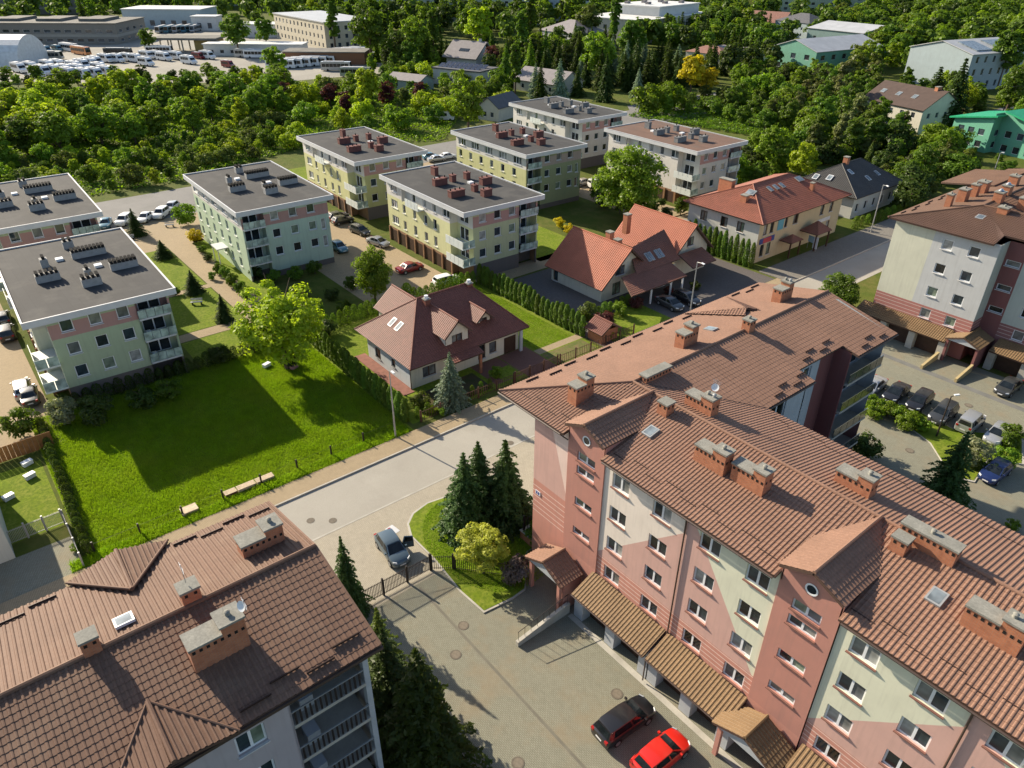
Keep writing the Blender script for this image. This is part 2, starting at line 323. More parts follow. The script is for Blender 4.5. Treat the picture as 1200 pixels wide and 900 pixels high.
# ------------------------------------------------------------ shared building pieces
def chimney(parent, x, y, zb, lx, ly, h, mt=None, capmt=None, tier=None, pots=1, vents=True, side='y'):
    """brick stack: body, row of vent holes, concrete slab, optional taller second tier, pots"""
    mt = mt or BRICK; capmt = capmt or CONC
    b = MB().box(-lx/2, lx/2, -ly/2, ly/2, 0, h).build('chimney', mt, parent, (x, y, zb))
    sm = MB()
    nx = max(2, int(lx/.32)); ny = max(2, int(ly/.32))
    if vents:
        for i in range(nx):
            cx = -lx/2+(i+.5)*lx/nx
            for sy in (-1, 1): sm.box(cx-.075, cx+.075, sy*ly/2-.012, sy*ly/2+.012, h-.30, h-.12)
        for i in range(ny):
            cy = -ly/2+(i+.5)*ly/ny
            for sx in (-1, 1): sm.box(sx*lx/2-.012, sx*lx/2+.012, cy-.075, cy+.075, h-.30, h-.12)
        sm.build('vent_hole', MATS['dark_void'], b)
    o = .06
    if tier is None:
        MB().box(-lx/2-o, lx/2+o, -ly/2-o, ly/2+o, h, h+.13).build('chimney_cap', capmt, b); tx0, tx1, ty0, ty1, tz = -lx/2, lx/2, -ly/2, ly/2, h+.13
    else:
        f = tier
        if side == 'x':
            xs = lx/2-lx*f; MB().box(-lx/2-o, xs-.003, -ly/2-o, ly/2+o, h, h+.12).build('chimney_cap', capmt, b)
            MB().box(xs, lx/2, -ly/2, ly/2, h, h+.42).build('chimney_head', mt, b); MB().box(xs-.08, lx/2+o, -ly/2-o, ly/2+o, h+.42, h+.54).build('chimney_cap', capmt, b); tx0, tx1, ty0, ty1, tz = xs, lx/2, -ly/2, ly/2, h+.54
        else:
            ys = ly/2-ly*f; MB().box(-lx/2-o, lx/2+o, -ly/2-o, ys-.003, h, h+.12).build('chimney_cap', capmt, b)
            MB().box(-lx/2, lx/2, ys, ly/2, h, h+.42).build('chimney_head', mt, b); MB().box(-lx/2-o, lx/2+o, ys-.08, ly/2+o, h+.42, h+.54).build('chimney_cap', capmt, b); tx0, tx1, ty0, ty1, tz = -lx/2, lx/2, ys, ly/2, h+.54
    for i in range(pots):
        px = tx0+(i+.5)*(tx1-tx0)/pots; py = (ty0+ty1)/2
        p = MB(); p.tube((px, py, tz), (px, py, tz+.18), .13, .11, 10); p.tube((px, py, tz+.2), (px, py, tz+.27), .15, .05, 10); p.build('chimney_pot', MATS['lamp_grey'] if i % 2 else CONC, b, smooth=True)
    return b
def guards(parent, p0, p1, up, n, ln=1.25, gap=.25, h=.11, zig=.45, start=0.0):
    """short snow guard rails staggered along an eave"""
    p0 = Vector(p0); p1 = Vector(p1); d = (p1-p0).normalized(); up = Vector(up).normalized(); nn = d.cross(up); nn = nn if nn.z > 0 else -nn
    me = MB(); a = d*ln; me.prism([Vector((0,0,0)), a, a+up*.05, up*.05], nn*h); mesh = me.mesh('snow_guard')
    for i in range(n):
        p = p0+d*(start+i*(ln+gap))+up*(zig if i % 2 else 0)+nn*.045
        obj('snow_guard', mesh, MATS['snow_guard'], parent, p)
def roofwin(parent, c, E, T, wd=.78, ln=1.1, mt=None):
    c = Vector(c); E = Vector(E).normalized(); T = Vector(T).normalized(); nn = E.cross(T); nn = nn if nn.z > 0 else -nn
    fr = MB(); a = c-E*wd/2-T*ln/2; fr.prism([a, a+E*wd, a+E*wd+T*ln, a+T*ln], nn*.14); f = fr.build('roof_window', mt or MATS['lamp_grey'], parent)
    a2 = a+E*.1+T*.1+nn*.146; MB().quad(a2, a2+E*(wd-.2), a2+E*(wd-.2)+T*(ln-.2), a2+T*(ln-.2)).build('pane', MATS['pane_roof'], f)
glass('pane_roof', (.16, .19, .21), .08)
def roundwin(wallobj, x, z, r=.28):
    n = 20; ring = MB(); vs = []; fs = []
    for rr, y in ((r+.1, -.03), (r+.1, -.05), (r, -.05), (r, -.02)):
        vs += [(x+rr*math.cos(2*math.pi*i/n), y, z+rr*math.sin(2*math.pi*i/n)) for i in range(n)]
    for k in range(3): fs += [(k*n+i, k*n+(i+1) % n, (k+1)*n+(i+1) % n, (k+1)*n+i) for i in range(n)]
    ring.add(vs, fs); o = ring.build('round_window', MATS['white_frame'], wallobj)
    MB().poly([(x+r*math.cos(2*math.pi*i/n), -.024, z+r*math.sin(2*math.pi*i/n)) for i in range(n)]).build('pane', GL[0], o)
def antenna(parent, x, y, z, h=1.6, dish=False):
    b = MB(); b.tube((x, y, z), (x, y, z+h), .025, n=5)
    for k in range(4): b.tube((x-.35+.03*k, y, z+h-.1-.12*k), (x+.35-.03*k, y, z+h-.1-.12*k), .012, n=4)
    b.build('antenna', MATS['steel'], parent)
    if dish:
        d = MB(); n = 14; c = Vector((x, y-.1, z+h*.6)); ax = Vector((.3, -.85, .4)).normalized(); a = ax.orthogonal().normalized(); bb = ax.cross(a)
        vs = [c] + [c+(a*math.cos(2*math.pi*i/n)+bb*math.sin(2*math.pi*i/n))*.27+ax*.08 for i in range(n)]
        d.add(vs, [(0, 1+i, 1+(i+1) % n) for i in range(n)]); d.build('satellite_dish', MATS['white_frame'], parent, smooth=True)
def porch(parent, x0, x1, y0, y1, ze, zr, mt, wallmt, posts):
    """gabled entrance roof, ridge along y"""
    xm = (x0+x1)/2
    tileplane(parent, [(x0, y1, ze), (x0, y0, ze), (xm, y0, zr), (xm, y1, zr)], mt, ws=.25, row=.38)
    tileplane(parent, [(x1, y0, ze), (x1, y1, ze), (xm, y1, zr), (xm, y0, zr)], mt, ws=.25, row=.38)
    cap(parent, (xm, y0, zr), (xm, y1, zr), mt)
    g = MB(); g.prism([(x0+.15, y0+.12, ze-.12), (x1-.15, y0+.12, ze-.12), (xm, y0+.12, zr-.17)], (0, .1, 0)); g.build('gable_board', MATS['pier_grey'], parent)
    for px, py in posts: MB().box(px-.14, px+.14, py-.14, py+.14, 0, ze-.14).build('porch_post', wallmt, parent)

# ------------------------------------------------------------ pink L-shaped apartment building
U0, V0 = -33.8, 29.6
pk = Bld('apartment_building', 'long L-shaped pink and cream apartment building with terracotta tiled roof and brick chimneys', 'apartment building', U0, V0)
rt = pk.root
def lo(u, v, z=None): return (u-U0, v-V0) if z is None else (u-U0, v-V0, z)
ROWZ = (12.45, 9.6, 6.8, 3.95)
cols = {0: [], 1: [-25.72, -22.12], 2: [-18.35, -15.0], 4: [-8.57, -5.2], 5: [-1.83, 1.5], 7: [8.6, 12.0]}
secs = [(-33.8, -30.0, P_END, 0), (-26.5, -19.5, P_A, 1), (-19.5, -12.9, P_B, 2), (-9.3, -2.8, P_C, 4), (-2.8, 3.9, P_B, 5), (7.4, 14.0, P_A, 7)]
for a, b, mt_, k in secs:
    wins = [(c-a, z, 1.52, 1.22, 'double') for c in cols[k] for z in ROWZ]
    wo = pk.wall(*lo(a, 29.6), 0, b-a, 0, 14.75, mt_, wins, depth=.26)
    for ch in wo.children:
        for g in ch.children:
            if g.name.startswith('sill'): setmat(g, MATS['sill_red'])
    if k: MB().tube((0.08, -.09, 3.4), (0.08, -.09, 14.5), .055, n=8).build('downpipe', MATS['gutter'], wo) if k in (2, 5) else None
def tower(a):
    wd = 3.55
    wins = [(.95, 12.78, 1.75, .78, 'double'), (.95, 11.62, 1.75, .72, 'double'), (.95, 8.72, 1.75, .75, 'double'), (.95, 5.95, 1.75, .68, 'double')]
    wo = pk.wall(*lo(a-.02, 29.5), 0, wd, 0, 15.35, P_T, wins, depth=.26, top=[(wd/2, 16.1)])
    for ch in wo.children:
        for g in ch.children:
            if g.name.startswith('sill'): setmat(g, MATS['sill_red'])
    roundwin(wo, wd/2, 14.85)
    s = MB(); s.box(-.02, 0, 0, .1, 0, 15.3); s.box(wd, wd+.02, 0, .1, 0, 15.3); s.build('wall_return', P_T, wo)
    xm = a+wd/2-.02; ze, zr = 15.42, 16.28; hw = 1.9
    def mainz(v): return 14.6+(v-29.0)/7*1.58
    vb = 29.0+(ze-14.6)/1.58*7; vr = 29.0+min(7, (zr-14.6)/1.58*7)
    tileplane(rt, [lo(xm-hw, vb, ze), lo(xm-hw, 29.12, ze), lo(xm, 29.12, zr), lo(xm, vr, zr)], T_PINK, row=.36)
    tileplane(rt, [lo(xm+hw, 29.12, ze), lo(xm+hw, vb, ze), lo(xm, vr, zr), lo(xm, 29.12, zr)], T_PINK, row=.36)
    cap(rt, lo(xm, 29.12, zr), lo(xm, vr, zr), T_PINK)
    ck = MB()
    for sx in (-1, 1):      # cheeks above the main slope
        ck.prism([lo(xm+sx*1.69, 29.5, 14.2), lo(xm+sx*1.69, 33.0, 15.4), lo(xm+sx*1.69, 29.5, 15.45)], (sx*.08, 0, 0))
    ck.build('dormer_cheek', P_T, rt)
for a in (-30.0, -12.9, 3.9): tower(a)
UE = 14.6; EZ, RZ = 14.6, 16.18; RU, RV = -30.2, 36.0
def nz(v): return EZ+(v-29.0)/7*(RZ-EZ)
for ua, ub, ve in ((-37.4, -30.1, 29.0), (-30.1, -26.4, 31.0), (-26.4, -13.0, 29.0), (-13.0, -9.3, 31.0), (-9.3, 3.8, 29.0), (3.8, 7.5, 31.0), (7.5, UE, 29.0)):      # eave stops at the stair towers
    tileplane(rt, [lo(ua, ve, nz(ve)), lo(ub, ve, nz(ve)), lo(ub, RV, RZ), lo(max(ua, RU), RV, RZ)], T_PINK, ws=.262)
tileplane(rt, [lo(UE, 43.0, EZ), lo(-23.1, 43.0, EZ), lo(RU, RV, RZ), lo(UE, RV, RZ)], T_PINK, ws=.262)
tileplane(rt, [lo(-37.4, 62.5, EZ), lo(-37.4, 29.0, EZ), lo(RU, RV, RZ), lo(RU, 62.5, RZ)], T_PINK, ws=.262)
def su(u): return EZ+(-23.1-u)/7.1*(RZ-EZ)
for va, vb, ue in ((43.0, 49.4, -23.1), (49.4, 55.9, -24.6), (55.9, 62.5, -23.1)):
    pts = [lo(ue, va, su(ue)), lo(ue, vb, su(ue)), lo(RU, vb, RZ), lo(RU, va, RZ)]
    tileplane(rt, pts, T_PINK, ws=.33, row=.40, amp=.05, step=.010)
tileplane(rt, [lo(-23.1, 43.0, EZ), lo(-23.1, 43.02, EZ), lo(RU, 43.02, RZ), lo(RU, RV, RZ)], T_PINK, ws=.33, row=.40, step=.01)
cap(rt, lo(RU, RV, RZ), lo(UE, RV, RZ), T_PINK); cap(rt, lo(RU, RV, RZ), lo(RU, 62.5, RZ), T_PINK); cap(rt, lo(-37.4, 29.0, EZ), lo(RU, RV, RZ), T_PINK)
MB().tube(lo(-23.1, 43.0, EZ+.05), lo(RU, RV, RZ+.05), .05, n=6).build('valley_gutter', MATS['gutter'], rt)
# street-side dormer: a low hipped cone on the street slope
dz = lambda u: EZ+(u+37.4)/7.2*(RZ-EZ)
ap = lo(-33.0, 53.8, 15.95)
for A_, B_ in (((-37.2, 50.6), (-37.2, 56.6)), ((-37.2, 56.6), (-32.2, 54.6)), ((-32.2, 52.6), (-37.2, 50.6))):
    tileplane(rt, [lo(*A_, dz(A_[0])+.12), lo(*B_, dz(B_[0])+.12), ap], T_PINK, ws=.262)
# snow guards
upn = Vector((0, 7, RZ-EZ)); guards(rt, lo(-26.1, 29.9, EZ+.2), lo(14, 29.9, EZ+.2), upn, 24, 1.25, .16, .045, .42)
guards(rt, lo(-36.0, 29.9, EZ+.2), lo(-30, 29.9, EZ+.2), upn, 4, 1.25, .16, .045, .42)
guards(rt, lo(-22, 42.0, EZ+.22), lo(14, 42.0, EZ+.22), Vector((0, -7, RZ-EZ)), 24, 1.25, .16, .045, .42)
upu = Vector((7.2, 0, RZ-EZ)); guards(rt, lo(-36.9, 31.3, dz(-36.9)), lo(-36.9, 62, dz(-36.9)), upu, 10, 1.25, .75, .14, .5); guards(rt, lo(-36.9, 57.2, dz(-36.9)), lo(-36.9, 62, dz(-36.9)), upu, 3, 1.25, .3, .14, .5)
uui = Vector((-7.1, 0, RZ-EZ)); guards(rt, lo(-23.6, 44.6, su(-23.6)), lo(-23.6, 50, su(-23.6)), uui, 4, 1.1, .15, .13, .55); guards(rt, lo(-25.1, 50.6, su(-25.1)), lo(-25.1, 56, su(-25.1)), uui, 4, 1.1, .15, .13, .55); guards(rt, lo(-23.6, 57.2, su(-23.6)), lo(-23.6, 62, su(-23.6)), uui, 3, 1.1, .35, .13, .55)
# chimneys (u, v, along-u, along-v, height above its foot, options)
def rz_at(u, v): return min(EZ+(v-29)/7*1.58 if v < 36 else EZ+(43-v)/7*1.58, 16.2) if u > -23 or v < 43 else (dz(u) if u < RU else su(u))
for u, v, lx, ly, h, kw in [(-31.9, 32.3, 1.0, 1.9, 1.55, dict(tier=.45, side='y')), (-29.9, 38.1, .75, 3.0, .95, dict(pots=0)), (-32.0, 44.2, 1.0, 1.9, 1.5, dict(tier=.45, side='y')),
        (-30.1, 49.9, .85, .85, 1.1, dict(pots=1)), (-32.3, 58.2, 1.0, 2.0, 1.5, dict(tier=.4, side='y', pots=2)), (-25.0, 37.4, 2.5, .95, 1.1, dict(tier=.42, side='x', pots=2)), (-26.2, 35.0, .9, .9, 1.0, dict(pots=0)),
        (-20.7, 33.2, 2.5, .95, 1.3, dict(tier=.42, side='x')), (-18.0, 33.4, 2.5, .95, 1.3, dict(tier=.36, side='x')), (-13.7, 37.8, 2.4, .95, 1.1, dict(tier=.4, side='x')),
        (-8.4, 35.7, 3.2, .85, 1.15, dict(pots=1)), (-9.4, 34.7, .9, .8, 1.0, dict(pots=0)), (-3.9, 33.0, 2.8, 1.0, 1.35, dict(tier=.4, side='x', pots=2)), (3.0, 33.4, 2.6, 1.0, 1.3, dict(tier=.4, side='x'))]:
    zf = rz_at(u, v)-.35; chimney(rt, *lo(u, v), zf, lx*.92, ly*.92, h*.86+.35, **kw)
antenna(rt, *lo(-24.2, 37.6), 17.2, 1.4, True)
for u, v in ((-25.6, 32.9), (-6.6, 33.2)): roofwin(rt, lo(u, v, rz_at(u, v)+.06), (1, 0, 0), upn, .8, 1.0)
roofwin(rt, lo(-32.6, 48.3, dz(-32.6)+.04), (0, 1, 0), upu, .8, 1.0)
# gutters
for a, b in ((-37.4, -30.3), (-26.2, -13.1), (-9.1, 3.7), (7.6, UE)): MB().tube(lo(a, 28.93, 14.5), lo(b, 28.93, 14.5), .075, n=6).build('gutter', MATS['gutter'], rt)
MB().tube(lo(-30.5, 28.95, 14.45), lo(-30.1, 29.5, 13.9), .05, n=6).build('gutter_elbow', MATS['gutter'], rt)
MB().tube(lo(-23.03, 43.1, 14.5), lo(-23.03, 49.4, 14.5), .07, n=6).build('gutter', MATS['gutter'], rt); MB().tube(lo(-23.03, 55.9, 14.5), lo(-23.03, 62.5, 14.5), .07, n=6).build('gutter', MATS['gutter'], rt)
# other walls
pk.wall(*lo(-33.8, 61.9), -math.pi/2, 32.3, 0, 14.75, P_BACK, [(3+5.2*i, z, 1.5, 1.25, 'double') for i in range(6) for z in ROWZ])
pk.wall(*lo(-23.7, 61.9), math.pi, 10.1, 0, 14.75, P_BACK, [(3, z, 1.5, 1.25, 'double') for z in ROWZ], top=[(5.05, 16.05)])
pk.wall(*lo(14.0, 29.6), math.pi/2, 12.8, 0, 14.75, P_BACK, [(3+3.5*i, z, 1.5, 1.25, 'double') for i in range(2) for z in ROWZ], top=[(6.4, 16.05)])
pk.wall(*lo(14.0, 42.4), math.pi, 37.7, 0, 14.75, P_BACK, [(2+4.4*i, z, 1.5, 1.25, 'double') for i in range(8) for z in ROWZ])
pk.wall(*lo(-23.7, 42.4), math.pi/2, 7.0, 0, 14.75, P_BACK, [(1.2, z, 3.2, 2.0, 'triple', GL[3]) for z in (12.0, 9.15, 6.35)], name='wall')
pk.wall(*lo(-25.2, 49.4), math.pi/2, 4.4, 0, 14.9, P_BACK, [(1.2, z, 2.0, 1.35, 'double') for z in (12.6, 9.7, 6.9, 4.1)])
pk.wall(*lo(-25.2, 53.8), math.pi/2, 2.1, 0, 14.9, P_MAR)
rp = MB(); rp.box(-25.2-U0, -23.7-U0, 49.28-V0, 49.4-V0, 0, 14.7); rp.build('wall_return', P_BACK, rt)
rp = MB(); rp.box(-25.2-U0, -23.7-U0, 55.9-V0, 56.05-V0, 0, 14.7); rp.build('wall_return', P_MAR, rt)
# glazed balconies at the wing end
pk.wall(*lo(-25.1, 56.05), math.pi/2, 5.85, 0, 14.7, P_BACK, [(1.0, z, 3.6, 2.1, 'triple', GL[0]) for z in (11.6, 8.75, 5.9, 3.05)], sill=False)
for z in (3.0, 5.85, 8.7, 11.55):
    b = MB().box(-25.1-U0, -23.4-U0, 56.06-V0, 61.9-V0, z-.18, z).build('balcony', MATS['concrete'], rt)
    MB().box(-23.45-U0, -23.4-U0, 56.1-V0, 61.85-V0, z+.95, z+1.02).build('handrail', MATS['steel'], b)
    for i in range(5): MB().box(-23.45-U0, -23.41-U0, 56.15-V0+i*1.15, 56.15-V0+i*1.15+1.08, z+.06, z+.92).build('railing_panel', MATS['pane_balcony'] if 'pane_balcony' in MATS else glass('pane_balcony', (.03, .04, .042), .1), b)
# garages under the front
GB = 27.95
def garage_row(a, b, n):
    for i in range(n+1):
        x = a+(b-a)*i/n; MB().box(x-.45-U0, x+.45-U0, GB-V0, 29.6-V0-.004, 0, 2.72).build('garage_pier', MATS['pier_grey'], rt)
    for i in range(n):
        x0 = a+(b-a)*i/n+.45; x1 = a+(b-a)*(i+1)/n-.45
        d = MB().box(x0-U0, x1-U0, GB+.85-V0, GB+.95-V0, 0, 2.5).build('garage_door', MATS['garage_door'], rt)
        for k in range(4): MB().box(x0+.04-U0, x1-.04-U0, GB+.83-V0, GB+.847-V0, .05+k*.61, .61+k*.61).build('door_panel', MATS['garage_door'], d)
    bb = MB().box(a-.45-U0, b+.45-U0, GB+.05-V0, 29.59-V0, 2.5, 2.7).build('garage_lintel', MATS['pier_grey'], rt)
for a, b, n in ((-26.4, -19.9, 2), (-19.1, -13.2, 2), (-8.8, -3.2, 2), (-2.4, 3.4, 2)):
    garage_row(a, b, n)
    tileplane(rt, [lo(a-.3, 27.4, 2.72), lo(b+.3, 27.4, 2.72), lo(b+.3, 29.58, 3.72), lo(a-.3, 29.58, 3.72)], T_CANOPY, ws=.27, row=.36)
    MB().tube(lo(a-.3, 27.35, 2.68), lo(b+.3, 27.35, 2.68), .06, n=6).build('gutter', MATS['gutter'], rt)
for px in (-19.5, -2.8): MB().tube(lo(px, 27.62, .2), lo(px, 27.62, 2.7), .05, n=6).build('downpipe', MATS['gutter'], rt)
for c, xa, xb in ((-29.5, -31.6, -27.4), (-11.35, -13.55, -9.15)):
    porch(rt, xa-U0, xb-U0, 26.95-V0, 29.26-V0, 3.0, 4.0, T_PINK if c < -20 else T_CANOPY, P_T, [(xa+.5-U0, 27.3-V0), (xb-.5-U0, 27.3-V0)])
    MB().box(xa+.9-U0, xb-.9-U0, 29.2-V0, 29.27-V0, .25, 2.5).build('entrance_door', MATS['garage_door'], rt)
    MB().box(xb-.42-U0, xb-.2-U0, 27.5-V0, 29.25-V0, 0, 2.85).build('porch_wall', P_T, rt)
# porch ramp walls
def rampwall(name, pts, h0, h1, mt_, label, cat):
    a, b = Vector((*pts[0], 0)), Vector((*pts[1], 0)); d = (b-a).normalized(); n = Vector((-d.y, d.x, 0))*.14; mb = MB()
    L_ = (b-a).length; mb.add([(-0, -.14, 0), (L_, -.14, 0), (L_, -.14, h1), (0, -.14, h0), (0, .14, 0), (L_, .14, 0), (L_, .14, h1), (0, .14, h0)], [(0,1,2,3),(4,7,6,5),(0,3,7,4),(1,5,6,2),(3,2,6,7),(0,4,5,1)])
    o = mb.build(name, mt_, None, a, math.atan2(d.y, d.x)); tag(o, label, cat); return o
r1 = rampwall('ramp_wall', ((-27.3, 22.7), (-27.3, 27.8)), .45, 1.05, MATS['concrete'], 'low concrete ramp wall with rail beside the first tiled porch', 'wall')
rail = MB()
for i in range(9): rail.tube((i*.6+.15, 0, .5+i*.07), (i*.6+.15, 0, 1.4+i*.07), .018, n=5)
rail.tube((.1, 0, 1.38), (5.0, 0, 1.98), .025, n=6); rail.build('railing', BLACKM, r1)
r2 = rampwall('ramp_wall', ((-9.4, 22.0), (-9.4, 27.4)), .3, .95, MATS['concrete'], 'low concrete ramp wall beside the second brown-roofed porch', 'wall')
# small number plates
for (u, z) in ((-33.2, 7.0),):
    o = MB().box(u-.28-U0, u+.28-U0, -.045, -.02, z-.2, z+.2).build('number_plate', mat('plate_white', (.7, .7, .75), .4), rt)
    q = MB()
    for dx in (-.13, .1): q.box(u+dx-.07-U0, u+dx+.07-U0, -.052, -.046, z-.14, z+.14)
    q.build('plate_digits', mat('plate_blue', (.05, .06, .25), .4), o)

# ------------------------------------------------------------ brown-roofed building at the lower left
bl = Bld('apartment_building', 'brown tiled apartment building with pyramid dormers and weathered chimneys beside the gate', 'apartment building', -36.0, 9.6); rb = bl.root
def lb(u, v, z=None): return (u+36.0, v-9.6) if z is None else (u+36.0, v-9.6, z)
E2, R2, RU2, VS = 14.2, 15.75, -29.5, -30.0
tileplane(rb, [lb(-36.5, 10.15, E2), lb(-36.5, VS, E2), lb(RU2, VS, R2), lb(RU2, 10.15, R2)], T_BROWN, ws=.30, row=.39, amp=.05)
tileplane(rb, [lb(-22.75, VS, E2), lb(-22.75, 10.15, E2), lb(RU2, 10.15, R2), lb(RU2, VS, R2)], T_BROWN, ws=.30, row=.39, amp=.045, step=.02)
cap(rb, lb(RU2, VS, R2), lb(RU2, 10.15, R2), T_BROWN, .14)
for u in (-36.5, -22.75): MB().box(lb(u, 0)[0]-.1, lb(u, 0)[0]+.1, VS-9.6, .62, E2-.28, E2-.1).build('gutter', MATS['gutter'], rb)
mb = MB()
for a, b in ((-36.5, RU2), (-22.75, RU2)):
    mb.prism([lb(a, 10.08, E2-.16), lb(b, 10.08, R2-.16), lb(b, 10.08, R2+.08), lb(a, 10.08, E2+.08)], (0, .12, 0))
mb.build('verge_board', T_BROWN, rb)
for (tip, front, left, right) in [((-33.0, 1.5, 15.25), (-36.9, 1.6, 14.95), (-36.75, -1.1, 14.3), (-36.75, 4.2, 14.3)), ((-25.6, .2, 15.35), (-22.35, .25, 14.95), (-22.5, 2.95, 14.3), (-22.5, -2.5, 14.3)), ((-33.0, -14.5, 15.25), (-36.9, -14.4, 14.95), (-36.75, -17.1, 14.3), (-36.75, -11.8, 14.3)), ((-25.6, -14.0, 15.35), (-22.35, -14.0, 14.95), (-22.5, -11.3, 14.3), (-22.5, -16.7, 14.3))]:
    T_, F_, L_, R_ = lb(*tip), lb(*front), lb(*left), lb(*right)
    tileplane(rb, [L_, F_, T_], T_BROWN, ws=.26, row=3.5, amp=.06, name='dormer_tiles'); tileplane(rb, [F_, R_, T_], T_BROWN, ws=.26, row=3.5, amp=.06, name='dormer_tiles')
    cap(rb, T_, F_, T_BROWN, .12); cap(rb, T_, L_, T_BROWN, .07, 'hip_cap'); cap(rb, T_, R_, T_BROWN, .07, 'hip_cap')
for u, v, lx, ly, h, kw in [(-31.9, 8.0, 1.15, 2.6, 1.05, dict(tier=.42, side='y', pots=1)), (-26.6, 3.7, 1.2, 2.9, 1.6, dict(tier=.42, side='y', pots=1)), (-29.9, 3.6, .9, 1.0, 1.15, dict(pots=0)), (-29.7, -1.0, .8, .85, 1.1, dict(pots=0)), (-27, -9, 1.2, 2.9, 1.5, dict(tier=.4, side='y'))]:
    zf = (E2+(u+36.5)/7*1.55 if u < RU2 else E2+(-22.75-u)/6.75*1.55)-.35; chimney(rb, *lb(u, v), zf, lx*.9, ly*.9, h*.86+.35, **kw)
antenna(rb, *lb(-29.95, 3.6), 16.9, 1.2); antenna(rb, *lb(-26.2, 5.2), 17.0, .8, True)
roofwin(rb, lb(-30.7, .6, 15.6), (0, 1, 0), (7, 0, 1.55), .9, .9, MATS['white_frame'])
guards(rb, lb(-36.0, -12, E2+.12), lb(-36.0, -1.3, E2+.12), (7, 0, 1.55), 7, 1.3, .2, .13, .45); guards(rb, lb(-36.0, 4.3, E2+.12), lb(-36.0, 10, E2+.12), (7, 0, 1.55), 4, 1.3, .12, .13, .45)
guards(rb, lb(-23.3, 3.3, E2+.14), lb(-23.3, 10, E2+.14), (-7, 0, 1.55), 4, 1.45, .15, .16, .5); guards(rb, lb(-23.3, -12, E2+.14), lb(-23.3, -3, E2+.14), (-7, 0, 1.55), 6, 1.3, .15, .16, .5)
bl.wall(*lb(-23.3, -29.5), math.pi/2, 34.9, 0, 14.1, P_BL, [(32.2, z, 1.4, 1.35, 'double') for z in (11.6, 8.75, 5.9)]+[(2+4.3*i, z, 1.5, 1.4, 'double') for i in range(6) for z in (11.6, 8.75, 5.9)])
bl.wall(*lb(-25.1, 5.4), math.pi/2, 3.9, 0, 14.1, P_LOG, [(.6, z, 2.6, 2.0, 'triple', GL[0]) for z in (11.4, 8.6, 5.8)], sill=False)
bl.box('wall_return', 10.9, 12.7, -4.3, -4.2, 0, 14.1, P_BL); bl.box('wall_return', 12.3, 12.7, -.32, -.02, 0, 14.1, MATS['pier_grey'])
for z in (2.9, 5.75, 8.6, 11.45):
    b = MB().box(10.9, 12.75, -4.2, -.33, z-.22, z).build('balcony', MATS['concrete'], rb); MB().box(12.66, 12.74, -4.2, -.33, z+.97, z+1.03).build('handrail', MATS['lamp_grey'], b)
    for i in range(14): MB().box(12.68, 12.72, -4.1+i*.265, -4.1+i*.265+.10, z, z+.95).build('baluster', BLACKM, b)
    MB().box(11.4, 12.2, -3.6, -2.9, z, z+.75).build('balcony_table', MATS['pier_grey'], b)
bl.wall(*lb(-23.3, 9.55), math.pi, 12.4, 0, 14.1, P_BL, [(4, z, 1.4, 1.3, 'double') for z in (11.5, 8.6, 5.8)], top=[(6.2, 15.55)])
bl.wall(*lb(-35.7, 9.55), -math.pi/2, 39.0, 0, 14.1, P_BL, [(3+4.5*i, z, 1.4, 1.3, 'double') for i in range(7) for z in (11.5, 8.6, 5.8)])
bl.wall(*lb(-35.7, -29.5), 0, 12.4, 0, 14.1, P_BL)

# ------------------------------------------------------------ grey and maroon apartment building on the right
br = Bld('apartment_building', 'cream, grey and maroon apartment building with dark brown hipped roof and many chimneys', 'apartment building', -38.4, 92.6); rr = br.root
def lr(u, v, z=None): return (u+38.4, v-92.6) if z is None else (u+38.4, v-92.6, z)
RW = (12.7, 9.65, 6.6, 3.7)
br.wall(*lr(-38.4, 92.6), 0, 12.1, 0, 14.9, P_RB1, [(c, z, 1.25, 1.25, 'single') for c in (5.95, 9.0) for z in RW])
br.wall(*lr(-26.3, 95.0), 0, 2.1, 0, 14.9, P_RB2, [(.3, z, 1.6, .75, 'single') for z in (12.0, 9.0, 6.2)])
br.wall(*lr(-24.2, 95.0), 0, 10, 0, 14.9, P_RB3, [(c, z, 1.25, 1.25, 'single') for c in (1.6, 5.2) for z in RW])
br.wall(*lr(-14.2, 95.0), 0, 3.6, 0, 14.9, P_RB2, [(.9, z, 1.7, .75, 'single') for z in (12.0, 9.0, 6.2)]); br.wall(*lr(-10.6, 95.0), 0, 12, 0, 14.9, P_RB1, [(c, z, 1.25, 1.25, 'single') for c in (2.0, 7.2) for z in RW])
br.box('wall_return', 12.1, 12.14, 0.01, 2.4, 0, 14.9, P_RB3)
br.wall(*lr(-38.4, 128), -math.pi/2, 35.4, 0, 14.9, P_RB1, [(3+4.5*i, z, 1.3, 1.25, 'single') for i in range(7) for z in RW]); br.wall(*lr(1.4, 95), math.pi/2, 12, 0, 14.9, P_RB1); br.wall(*lr(1.4, 107), math.pi, 24, 0, 14.9, P_RB3); br.wall(*lr(-24.5, 107), math.pi/2, 21, 0, 14.9, P_RB3); br.wall(*lr(-24.5, 128), math.pi, 13.9, 0, 14.9, P_RB3)
EB, RB_ = 14.9, 16.6
tileplane(rr, [lr(-39.3, 92.0, EB), lr(-26.9, 92.0, EB), lr(-26.9, 94.4, EB+.6), lr(-31.9, 100.2, RB_), ], T_RB, ws=.25, row=.4, amp=.045)
tileplane(rr, [lr(-26.9, 94.4, EB+.55), lr(2.2, 94.4, EB+.55), lr(2.2, 100.2, RB_), lr(-31.9, 100.2, RB_)], T_RB, ws=.25, row=.4, amp=.045)
tileplane(rr, [lr(-39.3, 128.6, EB), lr(-39.3, 92.0, EB), lr(-31.9, 100.2, RB_), lr(-31.9, 128.6, RB_)], T_RB, ws=.25, row=.4, amp=.045)
